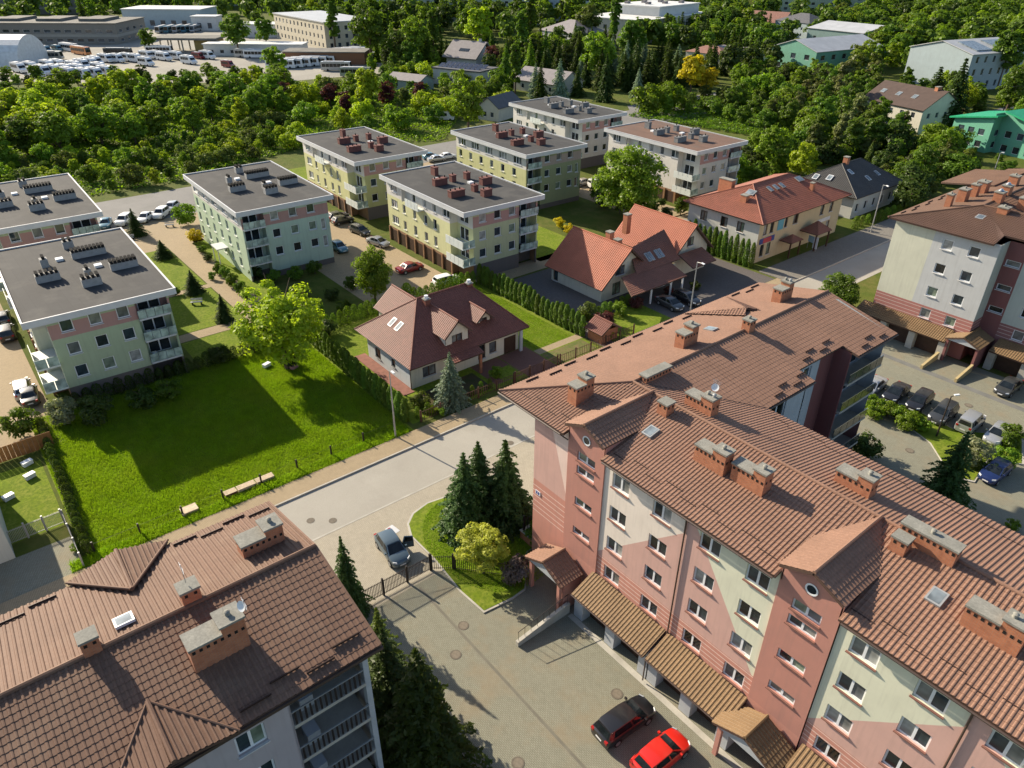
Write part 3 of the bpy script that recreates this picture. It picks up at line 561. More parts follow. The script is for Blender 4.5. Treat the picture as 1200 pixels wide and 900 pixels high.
tileplane(rr, [lr(-23.6, 107.5, EB), lr(-23.6, 128.6, EB), lr(-31.9, 128.6, RB_), lr(-31.9, 100.2, RB_)], T_RB, ws=.25, row=.4, amp=.045)
tileplane(rr, [lr(2.2, 107.5, EB), lr(-23.6, 107.5, EB), lr(-31.9, 100.2, RB_), lr(2.2, 100.2, RB_)], T_RB, ws=.25, row=.4, amp=.045)
tileplane(rr, [lr(-42.3, 124.5, EB), lr(-42.3, 113.0, EB), lr(-35.5, 113.0, EB+1.1), lr(-35.5, 124.5, EB+1.1)], T_RB, ws=.25, row=.4, amp=.045)
cap(rr, lr(-39.3, 92, EB), lr(-31.9, 100.2, RB_), T_RB); cap(rr, lr(-31.9, 100.2, RB_), lr(2, 100.2, RB_), T_RB); cap(rr, lr(-31.9, 100.2, RB_), lr(-31.9, 128.6, RB_), T_RB)
guards(rr, lr(-38.7, 94, EB+.14), lr(-38.7, 112, EB+.14), (7.4, 0, 1.7), 8, 1.3, .5, .14, .45)
for u, v, l1, l2, h in [(-35.5, 99.2, .7, .7, 1.3), (-35.3, 102.6, 1.0, 1.3, 1.4), (-35.3, 105.9, .9, .9, 1.4), (-35.4, 108.6, 1.2, 1.4, 1.3), (-31.6, 103.6, 1.0, 1.2, 1.7), (-32.2, 107.4, 1.0, 1.2, 1.7), (-29.4, 99.6, 1.1, 1.1, 1.1), (-33.6, 113.6, 1.1, 1.1, 1.6), (-29, 104.5, 1.0, 1.2, 1.4), (-24, 98, 1.1, 1.2, 1.3), (-18, 99, 1.1, 2.2, 1.3)]:
    chimney(rr, *lr(u, v), 15.5, l1, l2, h+.5, vents=False, pots=1)
for u, v in ((-31.6, 103.6), (-32.2, 107.4)): MB().tube(lr(u, v, 17.9), lr(u, v, 18.15), .35, .12, 10).build('chimney_cowl', MATS['steel'], rr, smooth=True)
roofwin(rr, lr(-30.9, 97.3, 15.95), (1, 0, 0), (0, 8.2, 1.7), .9, 1.1)
# garages and porch of that building
tileplane(rr, [lr(-39.6, 90.4, 2.5), lr(-27.9, 90.4, 2.5), lr(-27.9, 92.56, 3.4), lr(-39.6, 92.56, 3.4)], T_CANOPY, ws=.27, row=.36)
tileplane(rr, [lr(-23.6, 92.4, 2.5), lr(-6, 92.4, 2.5), lr(-6, 94.96, 3.4), lr(-23.6, 94.96, 3.4)], T_CANOPY, ws=.27, row=.36)
for a, y in ((-39.3, 90.7), (-35.6, 90.7), (-31.9, 90.7), (-28.2, 90.7), (-23.3, 92.8), (-19.6, 92.8), (-15.9, 92.8), (-12.2, 92.8), (-8.5, 92.8)):
    MB().box(a+38.4-.4, a+38.4+.4, y-92.6, y+1.6-92.6, 0, 2.5).build('garage_pier', MATS['concrete'], rr)
    if a not in (-28.2, -8.5): MB().box(a+38.4+.4, a+38.4+3.3, y+.9-92.6, y+1.0-92.6, 0, 2.35).build('garage_door', MATS['garage_door'], rr)
porch(rr, lr(-28, 0)[0], lr(-24.0, 0)[0], 90.4-92.6, 94.7-92.6, 3.1, 3.9, T_CANOPY, P_RB2, [(lr(-27.7, 0)[0], 90.8-92.6), (lr(-24.3, 0)[0], 90.8-92.6)])
MB().box(lr(-24.4, 0)[0], lr(-24.2, 0)[0], 90.7-92.6, 94.9-92.6, 0, 3.0).build('porch_wall', P_RB2, rr)
for u in (-28.2, -24.2): rampwall('ramp_wall', ((u, 86.6), (u, 90.6)), .5, 1.0, mat('wall_yellow', (.42, .33, .17), .9), 'yellow rendered ramp wall %s the grey building porch' % ('on the street side of' if u < -26 else 'on the car side of'), 'wall')
# ------------------------------------------------------------ flat-roofed blocks, 25 x 15 m
FELT = pavers('roof_felt', (.052, .052, .052), (.043, .043, .044), 9.0, 1.0, (.027, .027, .027), patch=(.085, .082, .076), rot=R(-1.5), big=.3); FELTB = pavers('roof_felt_brown', (.16, .095, .07), (.13, .08, .06), 9.0, 1.0, (.07, .05, .04), patch=(.10, .09, .08), rot=R(-1.5), big=.2)
FASC = mat('fascia_white', (.52, .53, .54), .6, .06); REDCH = mat('chimney_red', (.15, .06, .05), .85, .15, 2); GRCH = mat('chimney_pale', (.29, .29, .285), .85, .15, 2); DKCH = mat('chimney_grey', (.17, .175, .18), .85, .15, 2)
BALC = glass('balcony_glass', (.30, .38, .35), .25); BALW = mat('balcony_white', (.62, .66, .63), .5, .08); BRW = mat('brick_brown', (.24, .135, .07), .9, .2, 2); PLINTH = mat('plinth_dark', (.07, .065, .07), .9, .2)
PKB = (.40, .235, .21); WHB = (.62, .60, .56); SAGE = (.36, .43, .29); MINT = (.44, .55, .40); OLV = (.52, .52, .27); LIME = (.58, .58, .32); OFFW = (.60, .58, .53); GREYG = (.36, .385, .33)
CH_LAY = [(5.2, 7.6, 1.3, .8, 1.5), (10.6, 5.2, .9, 2.6, 1.15), (10.2, 7.9, .9, .9, 1.2), (10.3, 10.6, .9, .9, 1.2), (14.6, 11.3, 1.0, 2.1, 1.25), (16.7, 7.7, .9, .9, 1.15), (19.8, 7.7, 1.0, 1.7, 1.2), (17.3, 3.9, 1.0, 2.8, 1.1)]
CH_LAY_A = [(3.9, 8.0, .9, 1.3, 1.1), (8.2, 9.5, 1.0, 4.2, .95), (9.1, 4.6, .9, .9, 1.2), (13.9, 4.2, 1.0, 2.7, 1.0), (15.1, 8.1, .8, .8, 1.0), (18.2, 7.9, 1.0, 2.2, 1.1), (14.9, 12.0, 1.0, 3.3, 1.0)]
def block(label, q, variant, colS, colE, chm, felt=None, garage=True, rot=-1.5, topS=WHB, topE=PKB, comb=False):
    c = G(q[0], q[1], 11.0) if q[1] > 100 else Vector((*q, 11)); a = R(rot)
    ox = c.x-25*math.cos(a); oy = c.y-25*math.sin(a)
    b = Bld('apartment_block', label, 'apartment block', ox, oy, a, group='flat-roofed blocks'); r = b.root; nm = label[:24]
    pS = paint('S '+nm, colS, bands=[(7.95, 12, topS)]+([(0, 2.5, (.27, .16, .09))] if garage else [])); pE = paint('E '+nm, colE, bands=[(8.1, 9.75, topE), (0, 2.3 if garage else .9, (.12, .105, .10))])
    I = .8; F = (2.75, 5.5, 8.2)
    # long south facade
    if variant == 1:
        wS = [(1.3, z+.55, 2.1, 1.35, 'triple') for z in F]+[(5.0, z+.4, .95, 1.45, 'single') for z in F]+[(8.3, z+.35, 1.0, 1.6, 'single') for z in F]+[(11.6, z+.4, 1.0, 1.45, 'single') for z in F]+[(14.4, z+.35, 1.0, 1.6, 'single') for z in F]+[(17.2, F[2]+.4, 2.0, 1.4, 'double')]
        if garage: wS += []
        LS = 20.0
        b.wall(I, I, 0, LS-I, 0, 10.35, pS, wS, fm=MATS['white_frame'])
        b.wall(LS, I+1.3, 0, 25-I-LS, 0, 10.35, pS, [(.6, z+.1, 2.4, 2.0, 'double', GL[0]) for z in F], sill=False); b.box('wall_return', LS-.05, LS, I, I+1.3, 0, 10.35, pS)
        E0 = I+1.3
        for z in F[:2]:
            bo = b.box('balcony', LS, 25-I+.5, I-.9, I+1.3, z-.2, z, BALW)
            for i in range(4): MB().box(LS+.05+i*1.15, LS+.05+i*1.15+1.05, I-.9, I-.84, z, z+1.05).build('railing_panel', BALW, bo)
            for i in range(2): MB().box(25-I+.44, 25-I+.5, I-.85+i*1.08, I-.85+i*1.08+1.0, z, z+1.05).build('railing_panel', BALC, bo)
        bo = b.box('balcony', 8.6, 12.6, I-1.1, I-.003, F[2]-.2, F[2], BALW)
        for i in range(4): MB().box(8.65+i, 8.65+i+.9, I-1.1, I-1.04, F[2], F[2]+1.0).build('railing_panel', BALW, bo)
        MB().box(7.0, 7.06, I-.75, I, 8.2, 10.3).build('wall_fin', pS, r)
        if garage:
            for i in range(7):
                x0 = 1.3+i*2.75
                MB().box(x0, x0+1.95, I-.03, I-.004, .02, 2.1).build('garage_door', MATS['garage_door'], r)
            for i in range(8): MB().box(.9+i*2.75, 1.25+i*2.75, I-.22, I-.003, 0, 2.45).build('garage_pier', BRW, r)
    else:
        wS = [(1.0+i*3.6, z+.45, 1.1, 1.4, 'single') for i in range(6) for z in (.9, 3.3, 5.75)]+[(.8+i*4.6, 8.55, 2.6, 1.35, 'triple') for i in range(5)]
        b.wall(I, I, 0, 25-2*I, 0, 10.35, pS, wS); E0 = I
        cp = b.box('entrance_canopy', 12.0, 15.0, I-1.8, I-.003, 2.6, 2.75, FASC)
        for x in (12.2, 14.8): MB().box(x-.06, x+.06, I-1.7, I-1.58, 0, 2.6).build('canopy_post', FASC, cp)
    # end facade (+X)
    e1 = 15-I; XE = 25-I
    if variant == 1:
        ye = e1-3.6; wE = [(1.1-(.0)+i*2.75, z+.5, 1.25, 1.4, 'single') for i in range(3) for z in F]
        wE = [(t[0]+(E0-I)*0, *t[1:]) for t in wE if t[0]+1.3 < ye-E0]
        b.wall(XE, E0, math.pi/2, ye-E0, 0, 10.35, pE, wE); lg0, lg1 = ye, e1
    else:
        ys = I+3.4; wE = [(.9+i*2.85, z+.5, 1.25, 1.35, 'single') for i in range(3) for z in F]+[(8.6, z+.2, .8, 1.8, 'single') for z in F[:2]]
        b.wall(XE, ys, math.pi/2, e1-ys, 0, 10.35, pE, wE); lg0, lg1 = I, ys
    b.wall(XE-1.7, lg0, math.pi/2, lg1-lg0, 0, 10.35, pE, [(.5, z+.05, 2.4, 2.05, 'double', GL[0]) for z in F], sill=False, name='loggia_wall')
    sw = MB(); sw.box(XE-1.7, XE-.004, *((lg0, lg0+.05) if variant == 1 else (lg1-.05, lg1)), 0, 10.35); sw.build('wall_return', pE, r)
    MB().box(XE-.22, XE, *((lg1-.22, lg1) if variant == 1 else (lg0, lg0+.22)), 0, 10.35).build('corner_post', pE, r)
    for z in F:
        bo = b.box('balcony', XE-1.65, XE+.45, lg0+.06, lg1-(0.23 if variant == 1 else .06), z-.2, z, FASC)
        n = 4; st = (lg1-lg0-.1)/n
        for i in range(n): MB().box(XE+.38, XE+.44, lg0+.06+i*st, lg0+.06+i*st+st-.06, z+.04, z+1.02).build('railing_panel', BALC, bo)
        if random.random() < .7: MB().box(XE-.9, XE-.3, lg0+.5, lg0+1.0, z, z+.7).build('balcony_chair', random.choice([MATS['white_frame'], MATS['black_metal']]), bo)
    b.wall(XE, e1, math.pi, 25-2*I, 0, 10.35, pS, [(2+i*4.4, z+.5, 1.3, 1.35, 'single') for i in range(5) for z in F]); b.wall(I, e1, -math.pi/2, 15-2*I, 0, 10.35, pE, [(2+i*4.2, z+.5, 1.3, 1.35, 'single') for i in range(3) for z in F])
    # roof
    b.box('roof_deck', .12, 24.88, .12, 14.88, 10.55, 10.86, felt or FELT)
    fs = MB(); fs.box(0, 25, 0, .118, 10.3, 11.0); fs.box(0, 25, 14.882, 15, 10.3, 11.0); fs.box(0, .118, .12, 14.88, 10.3, 11.0); fs.box(24.882, 25, .12, 14.88, 10.3, 11.0); fs.build('fascia', FASC, r)
    b.box('soffit', .12, 24.88, .12, 14.88, 10.34, 10.545, FASC)
    MB().box(-.03, 25.03, -.03, .16, 11.0, 11.03).build('edge_flashing', FASC, r); MB().box(24.84, 25.03, .162, 15.03, 11.0, 11.03).build('edge_flashing', FASC, r); MB().box(-.03, .16, .162, 15.03, 11.0, 11.03).build('edge_flashing', FASC, r); MB().box(.162, 24.838, 14.84, 15.03, 11.0, 11.03).build('edge_flashing', FASC, r)
    for (x, y, lx, ly, h) in (CH_LAY_A if comb else CH_LAY):
        h *= .85; ly *= .9
        cb = MB().box(-lx/2, lx/2, -ly/2, ly/2, 0, h).build('chimney', chm, r, (x, y, 10.86))
        if not comb: MB().box(-lx/2-.06, lx/2+.06, -ly/2-.06, ly/2+.06, h, h+.1).build('chimney_cap', chm, cb)
        n = max(1, int(ly/.42)); k = MB()
        for i in range(n):
            yy = -ly/2+(i+.5)*ly/n
            if comb: k.box(-lx/2-.06, lx/2+.06, yy-.15, yy+.15, h, h+.38)
            elif i % 2 == 0: k.tube((0, yy, h+.1), (0, yy, h+.42), .1, n=6)
        if len(k.v): k.build('chimney_pots', MATS['comb_dark'], cb)
    for x, y in ((12.4, 9.2), (7.5, 5.9)): MB().box(x, x+.8, y, y+.8, 10.86, 11.15).build('roof_hatch', MATS['white_frame'], r)
    return b
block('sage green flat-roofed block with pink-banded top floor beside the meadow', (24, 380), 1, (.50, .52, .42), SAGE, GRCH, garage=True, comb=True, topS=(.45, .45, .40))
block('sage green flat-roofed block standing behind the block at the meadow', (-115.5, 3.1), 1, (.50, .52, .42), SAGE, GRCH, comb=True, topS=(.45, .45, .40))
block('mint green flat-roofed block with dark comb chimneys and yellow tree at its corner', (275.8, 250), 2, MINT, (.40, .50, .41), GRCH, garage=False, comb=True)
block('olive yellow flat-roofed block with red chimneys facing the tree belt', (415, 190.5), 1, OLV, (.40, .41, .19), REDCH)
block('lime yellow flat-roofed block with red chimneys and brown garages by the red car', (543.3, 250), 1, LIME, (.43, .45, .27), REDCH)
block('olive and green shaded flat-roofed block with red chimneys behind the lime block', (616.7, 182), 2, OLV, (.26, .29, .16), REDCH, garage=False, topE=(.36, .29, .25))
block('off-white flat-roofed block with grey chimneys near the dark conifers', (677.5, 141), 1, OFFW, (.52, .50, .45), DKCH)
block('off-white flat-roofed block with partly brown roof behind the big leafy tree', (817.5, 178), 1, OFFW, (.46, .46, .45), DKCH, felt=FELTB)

# ------------------------------------------------------------ houses: generic roofs in a local frame
def gable(b, x0, y0, x1, y1, ze, zr, axis, mt, ov=.5, ws=.32, row=.4, walls=None):
    """gable roof over a rectangle; axis = direction of the ridge"""
    r = b.root; amp = .04
    if axis == 'x':
        ym = (y0+y1)/2; k = (zr-ze)/((y1-y0)/2); zo = ze-k*ov
        tileplane(r, [(x0-ov, y0-ov, zo), (x1+ov, y0-ov, zo), (x1+ov, ym, zr), (x0-ov, ym, zr)], mt, ws, row, amp); tileplane(r, [(x1+ov, y1+ov, zo), (x0-ov, y1+ov, zo), (x0-ov, ym, zr), (x1+ov, ym, zr)], mt, ws, row, amp)
        cap(r, (x0-ov, ym, zr), (x1+ov, ym, zr), mt)
    else:
        xm = (x0+x1)/2; k = (zr-ze)/((x1-x0)/2); zo = ze-k*ov
        tileplane(r, [(x0-ov, y1+ov, zo), (x0-ov, y0-ov, zo), (xm, y0-ov, zr), (xm, y1+ov, zr)], mt, ws, row, amp); tileplane(r, [(x1+ov, y0-ov, zo), (x1+ov, y1+ov, zo), (xm, y1+ov, zr), (xm, y0-ov, zr)], mt, ws, row, amp)
        cap(r, (xm, y0-ov, zr), (xm, y1+ov, zr), mt)
def hip(b, x0, y0, x1, y1, ze, zr, rx0, ry0, rx1, ry1, mt, ws=.32, row=.4, simple=False):
    """hip roof: eave rectangle and ridge end points"""
    r = b.root; A, B_, C, D = (x0, y0, ze), (x1, y0, ze), (x1, y1, ze), (x0, y1, ze); P, Q = (rx0, ry0, zr), (rx1, ry1, zr)
    alongx = abs(rx1-rx0) >= abs(ry1-ry0)
    F_ = ([A, B_, Q, P], [B_, C, Q], [C, D, P, Q], [D, A, P]) if alongx else ([A, B_, P], [B_, C, Q, P], [C, D, Q], [D, A, P, Q])
    for f in F_: tileplane(r, f, mt, ws, row, .04)
    cap(r, P, Q, mt)
    for e, t in (((A, P), (B_, Q), (C, Q), (D, P)) if alongx else ((A, P), (B_, P), (C, Q), (D, Q))): cap(r, e, t, mt, .09, 'hip_cap')
def box4(b, x0, y0, x1, y1, z1, mt, S=(), E=(), Nn=(), W=(), z0=0, fm=None, tops=None, sill=True):
    tops = tops or {}
    b.wall(x0, y0, 0, x1-x0, z0, z1, mt, S, fm=fm, top=tops.get('S'), sill=sill); b.wall(x1, y0, math.pi/2, y1-y0, z0, z1, mt, E, fm=fm, top=tops.get('E'), sill=sill)
    b.wall(x1, y1, math.pi, x1-x0, z0, z1, mt, Nn, fm=fm, top=tops.get('N'), sill=sill); b.wall(x0, y1, -math.pi/2, y1-y0, z0, z1, mt, W, fm=fm, top=tops.get('W'), sill=sill)
BF = MATS['brown_frame']
W_H1 = paint('render_cream', (.62, .58, .48)); W_H1b = paint('render_bluegrey', (.50, .54, .56)); W_H2 = paint('render_ivory', (.58, .55, .45)); W_H3 = paint('render_grey_white', (.52, .52, .47)); W_H3b = paint('render_sand', (.50, .43, .28))
# house with the wine red hipped roof
h1 = Bld('house', 'detached house with wine red hipped roof, gabled dormers and cream walls behind the blue spruce', 'house', -74.0, 35.8); r = h1.root
box4(h1, 1.6, 0, 11.5, 15.8, 3.2, W_H1, S=[(1.8, .9, 1.3, 1.35, 'double'), (5.6, 1.3, .9, 1.0, 'single')], E=[(1.6, .9, 1.8, 1.35, 'double'), (9.5, .5, 1.1, 1.9, 'single'), (11.2, .8, 1.1, 1.5, 'single')], fm=BF)
box4(h1, -3.5, 4.6, 1.5, 10.0, 3.3, W_H1)
hip(h1, -.5, -.55, 12.4, 16.8, 3.1, 7.3, 4.6, 5.6, 4.6, 13.0, T_H1, ws=.3, row=.34)
hw = 2.9
for sgn in (1,):
    tileplane(r, [(-4.3, 4.3, 3.2), (3.4, 4.3, 3.2), (3.4, 7.3, 5.6), (-4.3, 7.3, 5.6)], T_H1, .3, .34); tileplane(r, [(3.4, 10.3, 3.2), (-4.3, 10.3, 3.2), (-4.3, 7.3, 5.6), (3.4, 7.3, 5.6)], T_H1, .3, .34); cap(r, (-4.3, 7.3, 5.6), (3.4, 7.3, 5.6), T_H1)
MB().prism([(-3.52, 4.6, 3.3), (-3.52, 10.0, 3.3), (-3.52, 7.3, 5.4)], (.1, 0, 0)).build('gable_wall', W_H1, r)
def dormer(b, x, yc, wd, z0, ze, zr, xback, mt, wmt, wins):
    """gabled dormer facing +X"""
    o = b.wall(x, yc-wd/2, math.pi/2, wd, z0, ze, wmt, wins, fm=BF, top=[(wd/2, zr-.1)], sill=False, name='dormer_wall')
    k = .45; ov = .35; zo = ze-ov*(zr-ze)/(wd/2)
    tileplane(b.root, [(xback, yc-wd/2-ov, zo), (x+k, yc-wd/2-ov, zo), (x+k, yc, zr), (xback, yc, zr)], mt, .3, .34); tileplane(b.root, [(x+k, yc+wd/2+ov, zo), (xback, yc+wd/2+ov, zo), (xback, yc, zr), (x+k, yc, zr)], mt, .3, .34)
    cap(b.root, (x+k, yc, zr), (xback, yc, zr), mt); c = MB(); c.box(x-2.5, x, yc-wd/2, yc-wd/2+.06, z0-1.5, ze); c.box(x-2.5, x, yc+wd/2-.06, yc+wd/2, z0-1.5, ze); c.build('dormer_cheek', wmt, b.root)
dormer(h1, 11.2, 6.7, 3.3, 2.9, 5.2, 6.7, 5.5, T_H1, W_H1, [(.95, 3.15, 1.5, 1.7, 'double')]); dormer(h1, 9.9, 11.6, 2.0, 3.9, 5.1, 6.0, 6.2, T_H1, W_H1, [(.45, 4.2, 1.1, .8, 'double')])
tileplane(r, [(13.6, 4.6, 2.7), (13.6, 8.9, 2.7), (11.4, 8.9, 3.35), (11.4, 4.6, 3.35)], T_H1, .3, .34, name='porch_tiles')
for y in (8.5,): MB().box(13.2, 13.5, y-.15, y+.15, 0, 2.6).build('porch_post', BRICK, r)
MB().box(12.0, 12.25, 15.5, 15.9, 0, 3.0).build('porch_post', MATS['pier_grey'], r); MB().box(11.52, 11.56, 13.5, 15.3, 0.02, 2.2).build('garage_door', MATS['garage_door'], r)
for (x, y) in ((5.6, 6.3), (4.9, 13.1)):
    cb = chimney(r, x, y, 6.4, .7, .7, 1.0, mt=T_H1, vents=False, pots=0); MB().tube((0, 0, 1.1), (0, 0, 1.5), .28, .24, 8).build('chimney_cowl', MATS['white_frame'], cb)
for i in (0, 1): roofwin(r, (4.2+i*1.5, 2.2+.1, 5.0), (1, 0, 0), (0, 6.15, 4.2), .75, 1.25, MATS['white_frame'])
h1.wall(1.62, -.02, 0, 9.86, 0, 3.18, W_H1b, [(1.8, .9, 1.3, 1.35, 'double'), (5.6, 1.3, .9, 1.0, 'single')], fm=BF)
MB().box(.6, 12.2, -1.5, -.03, .002, .06).build('terrace', mat('paver_red', (.22, .10, .075), .9, .2, 1.5), r); MB().tube((11.56, -.1, 0), (11.56, -.1, 3.0), .05, n=6).build('downpipe', MATS['gutter'], r)
# twin house with orange tiled gables
h2 = Bld('house', 'twin house with two orange tiled gables and a brown tiled centre with roof windows', 'house', -76.5, 69.6); r = h2.root
box4(h2, 0, 0, 10.6, 9.6, 2.9, W_H2, E=[(2.2, .4, 1.7, 1.9, 'double')], S=[(.4, .1, 1.0, 2.0, 'single')], fm=BF, tops={'E': [(4.8, 6.9)], 'W': [(4.8, 6.9)]})
for (wx, wy, wz, ww) in ((10.7, 2.6, 3.4, 1.7), (11.3, 17.4, 4.6, 1.3)):
    wo_ = window(r, 0, 0, ww, 1.3, 'double', fm=BF); wo_.location = (wx, wy, wz); wo_.rotation_euler = (0, 0, math.pi/2)
gable(h2, 0, 0, 10.6, 9.6, 2.9, 7.1, 'x', T_H2, ov=.8, ws=.33, row=.36)
box4(h2, 0, 14.0, 11.2, 22.4, 4.0, W_H2, E=[(4.8, 3.9-2.6, 1.2, 1.2, 'double')], fm=BF, tops={'E': [(4.2, 7.7)], 'W': [(4.2, 7.7)]})
gable(h2, 0, 14.0, 11.2, 22.4, 4.0, 7.9, 'x', T_H2, ov=.8, ws=.33, row=.36)
box4(h2, 3.0, 9.7, 12.2, 13.9, 3.0, W_H2, E=[(.4, .1, 1.6, 2.1, 'double')], fm=BF)
BRR = mat('tile_red_brown', (.20, .088, .06), .6, .12, .5, .1, 9)  # one even brown tile for the centre, carport and porch roofs
tileplane(r, [(15.8, .6, 2.6), (15.8, 12.2, 2.6), (12.2, 12.2, 3.8), (12.2, 2.2, 3.8)], BRR, .33, .36); tileplane(r, [(12.6, 4.8, 3.7), (12.6, 14.4, 3.7), (8.2, 15.2, 6.9), (9.2, 6.6, 6.1)], BRR, .33, .36)
tileplane(r, [(15.0, 14.6, 2.9), (15.0, 20.0, 2.9), (12.0, 20.0, 4.1), (12.0, 14.6, 4.1)], BRR, .33, .36)
for y in (8.6, 10.7):
    for d in (0, .75): roofwin(r, (11.1, y+d, 4.84), (0, 1, 0), (-4.4, 0, 3.2), .62, 1.5, MATS['lamp_grey'])
for (x, y, h) in ((5.4, 6.4, 2.4), (7.8, 5.6, 2.1), (2.6, 13.0, 3.0), (8.6, 19.4, 2.2)): chimney(r, x, y, 5.2, .9, .9, h, vents=False, pots=0)
for y in (5.2, 9.4, 12.0): MB().box(15.2, 15.4, y-.1, y+.1, 0, 2.5).build('carport_post', MATS['white_frame'], r)
# commercial house with red hipped roof
h3 = Bld('house', 'large house with red hipped roof, shop signs and tall conifers along its wall', 'house', -75.2, 99.3); r = h3.root
W = [(2.5, 4.3, 1.4, 1.7, 'double'), (6.6, 4.3, 1.4, 1.7, 'double'), (9.8, 4.3, 1.4, 1.7, 'double'), (6.2, 1.2, 1.4, 1.3, 'double')]
Ew = [(1.2, 4.4, 1.0, 1.9, 'single'), (3.0, 4.4, 1.0, 1.9, 'single'), (7.0, 4.5, .8, 1.6, 'single'), (9.4, 4.5, 1.5, 1.6, 'double'), (17.5, 4.4, 1.1, 1.9, 'single'), (20.4, 4.4, 1.1, 1.9, 'single'), (1.2, .8, 1.0, 2.0, 'single'), (3.0, .8, 1.0, 2.0, 'single'), (20.4, .9, 1.1, 1.9, 'single')]
h3.wall(0, 0, 0, 14.0, 0, 6.9, W_H3, W, fm=BF); h3.wall(14.0, 0, math.pi/2, 24.2, 0, 6.9, W_H3b, Ew, fm=BF); h3.wall(14.0, 24.2, math.pi, 14, 0, 6.9, W_H3b); h3.wall(0, 24.2, -math.pi/2, 24.2, 0, 6.9, W_H3b)
hip(h3, -.8, -.8, 15.0, 25.2, 6.8, 10.1, 7.2, 6.6, 7.2, 17.0, T_H3, ws=.36, row=.4)
chimney(r, 8.6, 2.8, 7.6, 1.1, .9, 1.7, vents=False, pots=0); chimney(r, 3.0, 5.4, 8.0, 2.6, 1.0, 2.2, vents=False, pots=0); chimney(r, 11.6, 17.5, 7.8, .6, .6, 1.6, vents=False, pots=0)
for y in (8.6, 10.3, 12.0): roofwin(r, (9.2, y, 9.4), (0, 1, 0), (-7.8, 0, 3.3), .8, 1.2)
roofwin(r, (9.0, 17.4, 9.5), (0, 1, 0), (-7.8, 0, 3.3), 1.6, 1.2); roofwin(r, (8.4, 4.6, 9.35), (1, 0, 0), (0, 7.4, 3.3), 1.5, 1.2)
sg = MB().box(14.02, 14.1, .6, 4.6, 3.0, 3.9).build('shop_sign', mat('sign_blue', (.06, .08, .25), .5), r); MB().box(14.1, 14.115, 1.5, 3.7, 3.05, 3.85).build('sign_panel', mat('sign_red', (.45, .07, .08), .5), sg)
MB().box(14.02, 14.07, 5.0, 6.6, 4.4, 6.2).build('banner', mat('sign_cyan', (.12, .35, .45), .5), r); MB().box(14.02, 14.08, 17.2, 21.2, 3.0, 3.6).build('shop_sign', mat('sign_white', (.6, .62, .64), .5), r)
for (y0, y1, x1, ze, zr) in ((6.2, 9.6, 16.4, 2.6, 3.5), (12.0, 16.4, 17.4, 3.0, 4.6)):
    ym = (y0+y1)/2; xm = (14.1+x1)/2
    for f in ([(14.1, y0, ze), (x1, y0, ze), (xm, ym, zr)], [(x1, y0, ze), (x1, y1, ze), (xm, ym, zr)], [(x1, y1, ze), (14.1, y1, ze), (xm, ym, zr)]): tileplane(r, f, BRR, .3, .36, name='porch_tiles')
    for y in (y0+.3, y1-.3): MB().box(x1-.4, x1-.2, y-.1, y+.1, 0, ze-.1).build('porch_post', BF, r)
bd = thing('sign_board', 'freestanding white and blue advertising boards in front of the red-roofed shop house', 'sign', (-57.6, 111.5, 0), R(80)); bp = MB().box(0, .06, 0, .9, .6, 2.6).build('board', MATS['sign_white'], bd); MB().box(.5, .56, 1.1, 2.4, 1.2, 2.3).build('board', mat('board_blue', (.25, .4, .5), .5), bd)
pp = MB()
for x, y in ((.03, .1), (.03, .8), (.53, 1.2), (.53, 2.3)): pp.tube((x, y, 0), (x, y, 1.3), .03, n=6)
pp.build('post', MATS['lamp_grey'], bd)
# slate-roofed house
h4 = Bld('house', 'house with dark slate hipped roof and white roof windows beside a tall street lamp', 'house', -76.5, 131.5); r = h4.root
box4(h4, .8, .8, 13.2, 17.0, 4.2, paint('render_pale', (.5, .5, .47)), E=[(1.2+3.1*i, 1.0, 1.1, 1.6, 'single') for i in range(5)], S=[(2+3*i, 1.0, 1.2, 1.6, 'single') for i in range(3)])
hip(h4, 0, 0, 14, 18, 4.1, 8.0, 6.6, 6, 6.6, 13, T_GREY, ws=.35, row=.4); chimney(r, 6.6, 7.4, 7.2, .9, .9, 1.9, vents=False, pots=0)
for x, y, z in ((8.6, 6.0, 6.9), (10.8, 9.0, 5.7), (10.4, 13, 5.9)): roofwin(r, (x, y, z), (0, 1, 0), (-7.4, 0, 3.9), 1.0, 1.3, MATS['white_frame'])
roofwin(r, (6.6, 2.6, 5.95), (1, 0, 0), (0, 6, 3.9), 1.0, 1.3, MATS['white_frame']); roofwin(r, (4.0, 2.2, 5.65), (1, 0, 0), (0, 6, 3.9), 1.0, 1.3, MATS['white_frame'])
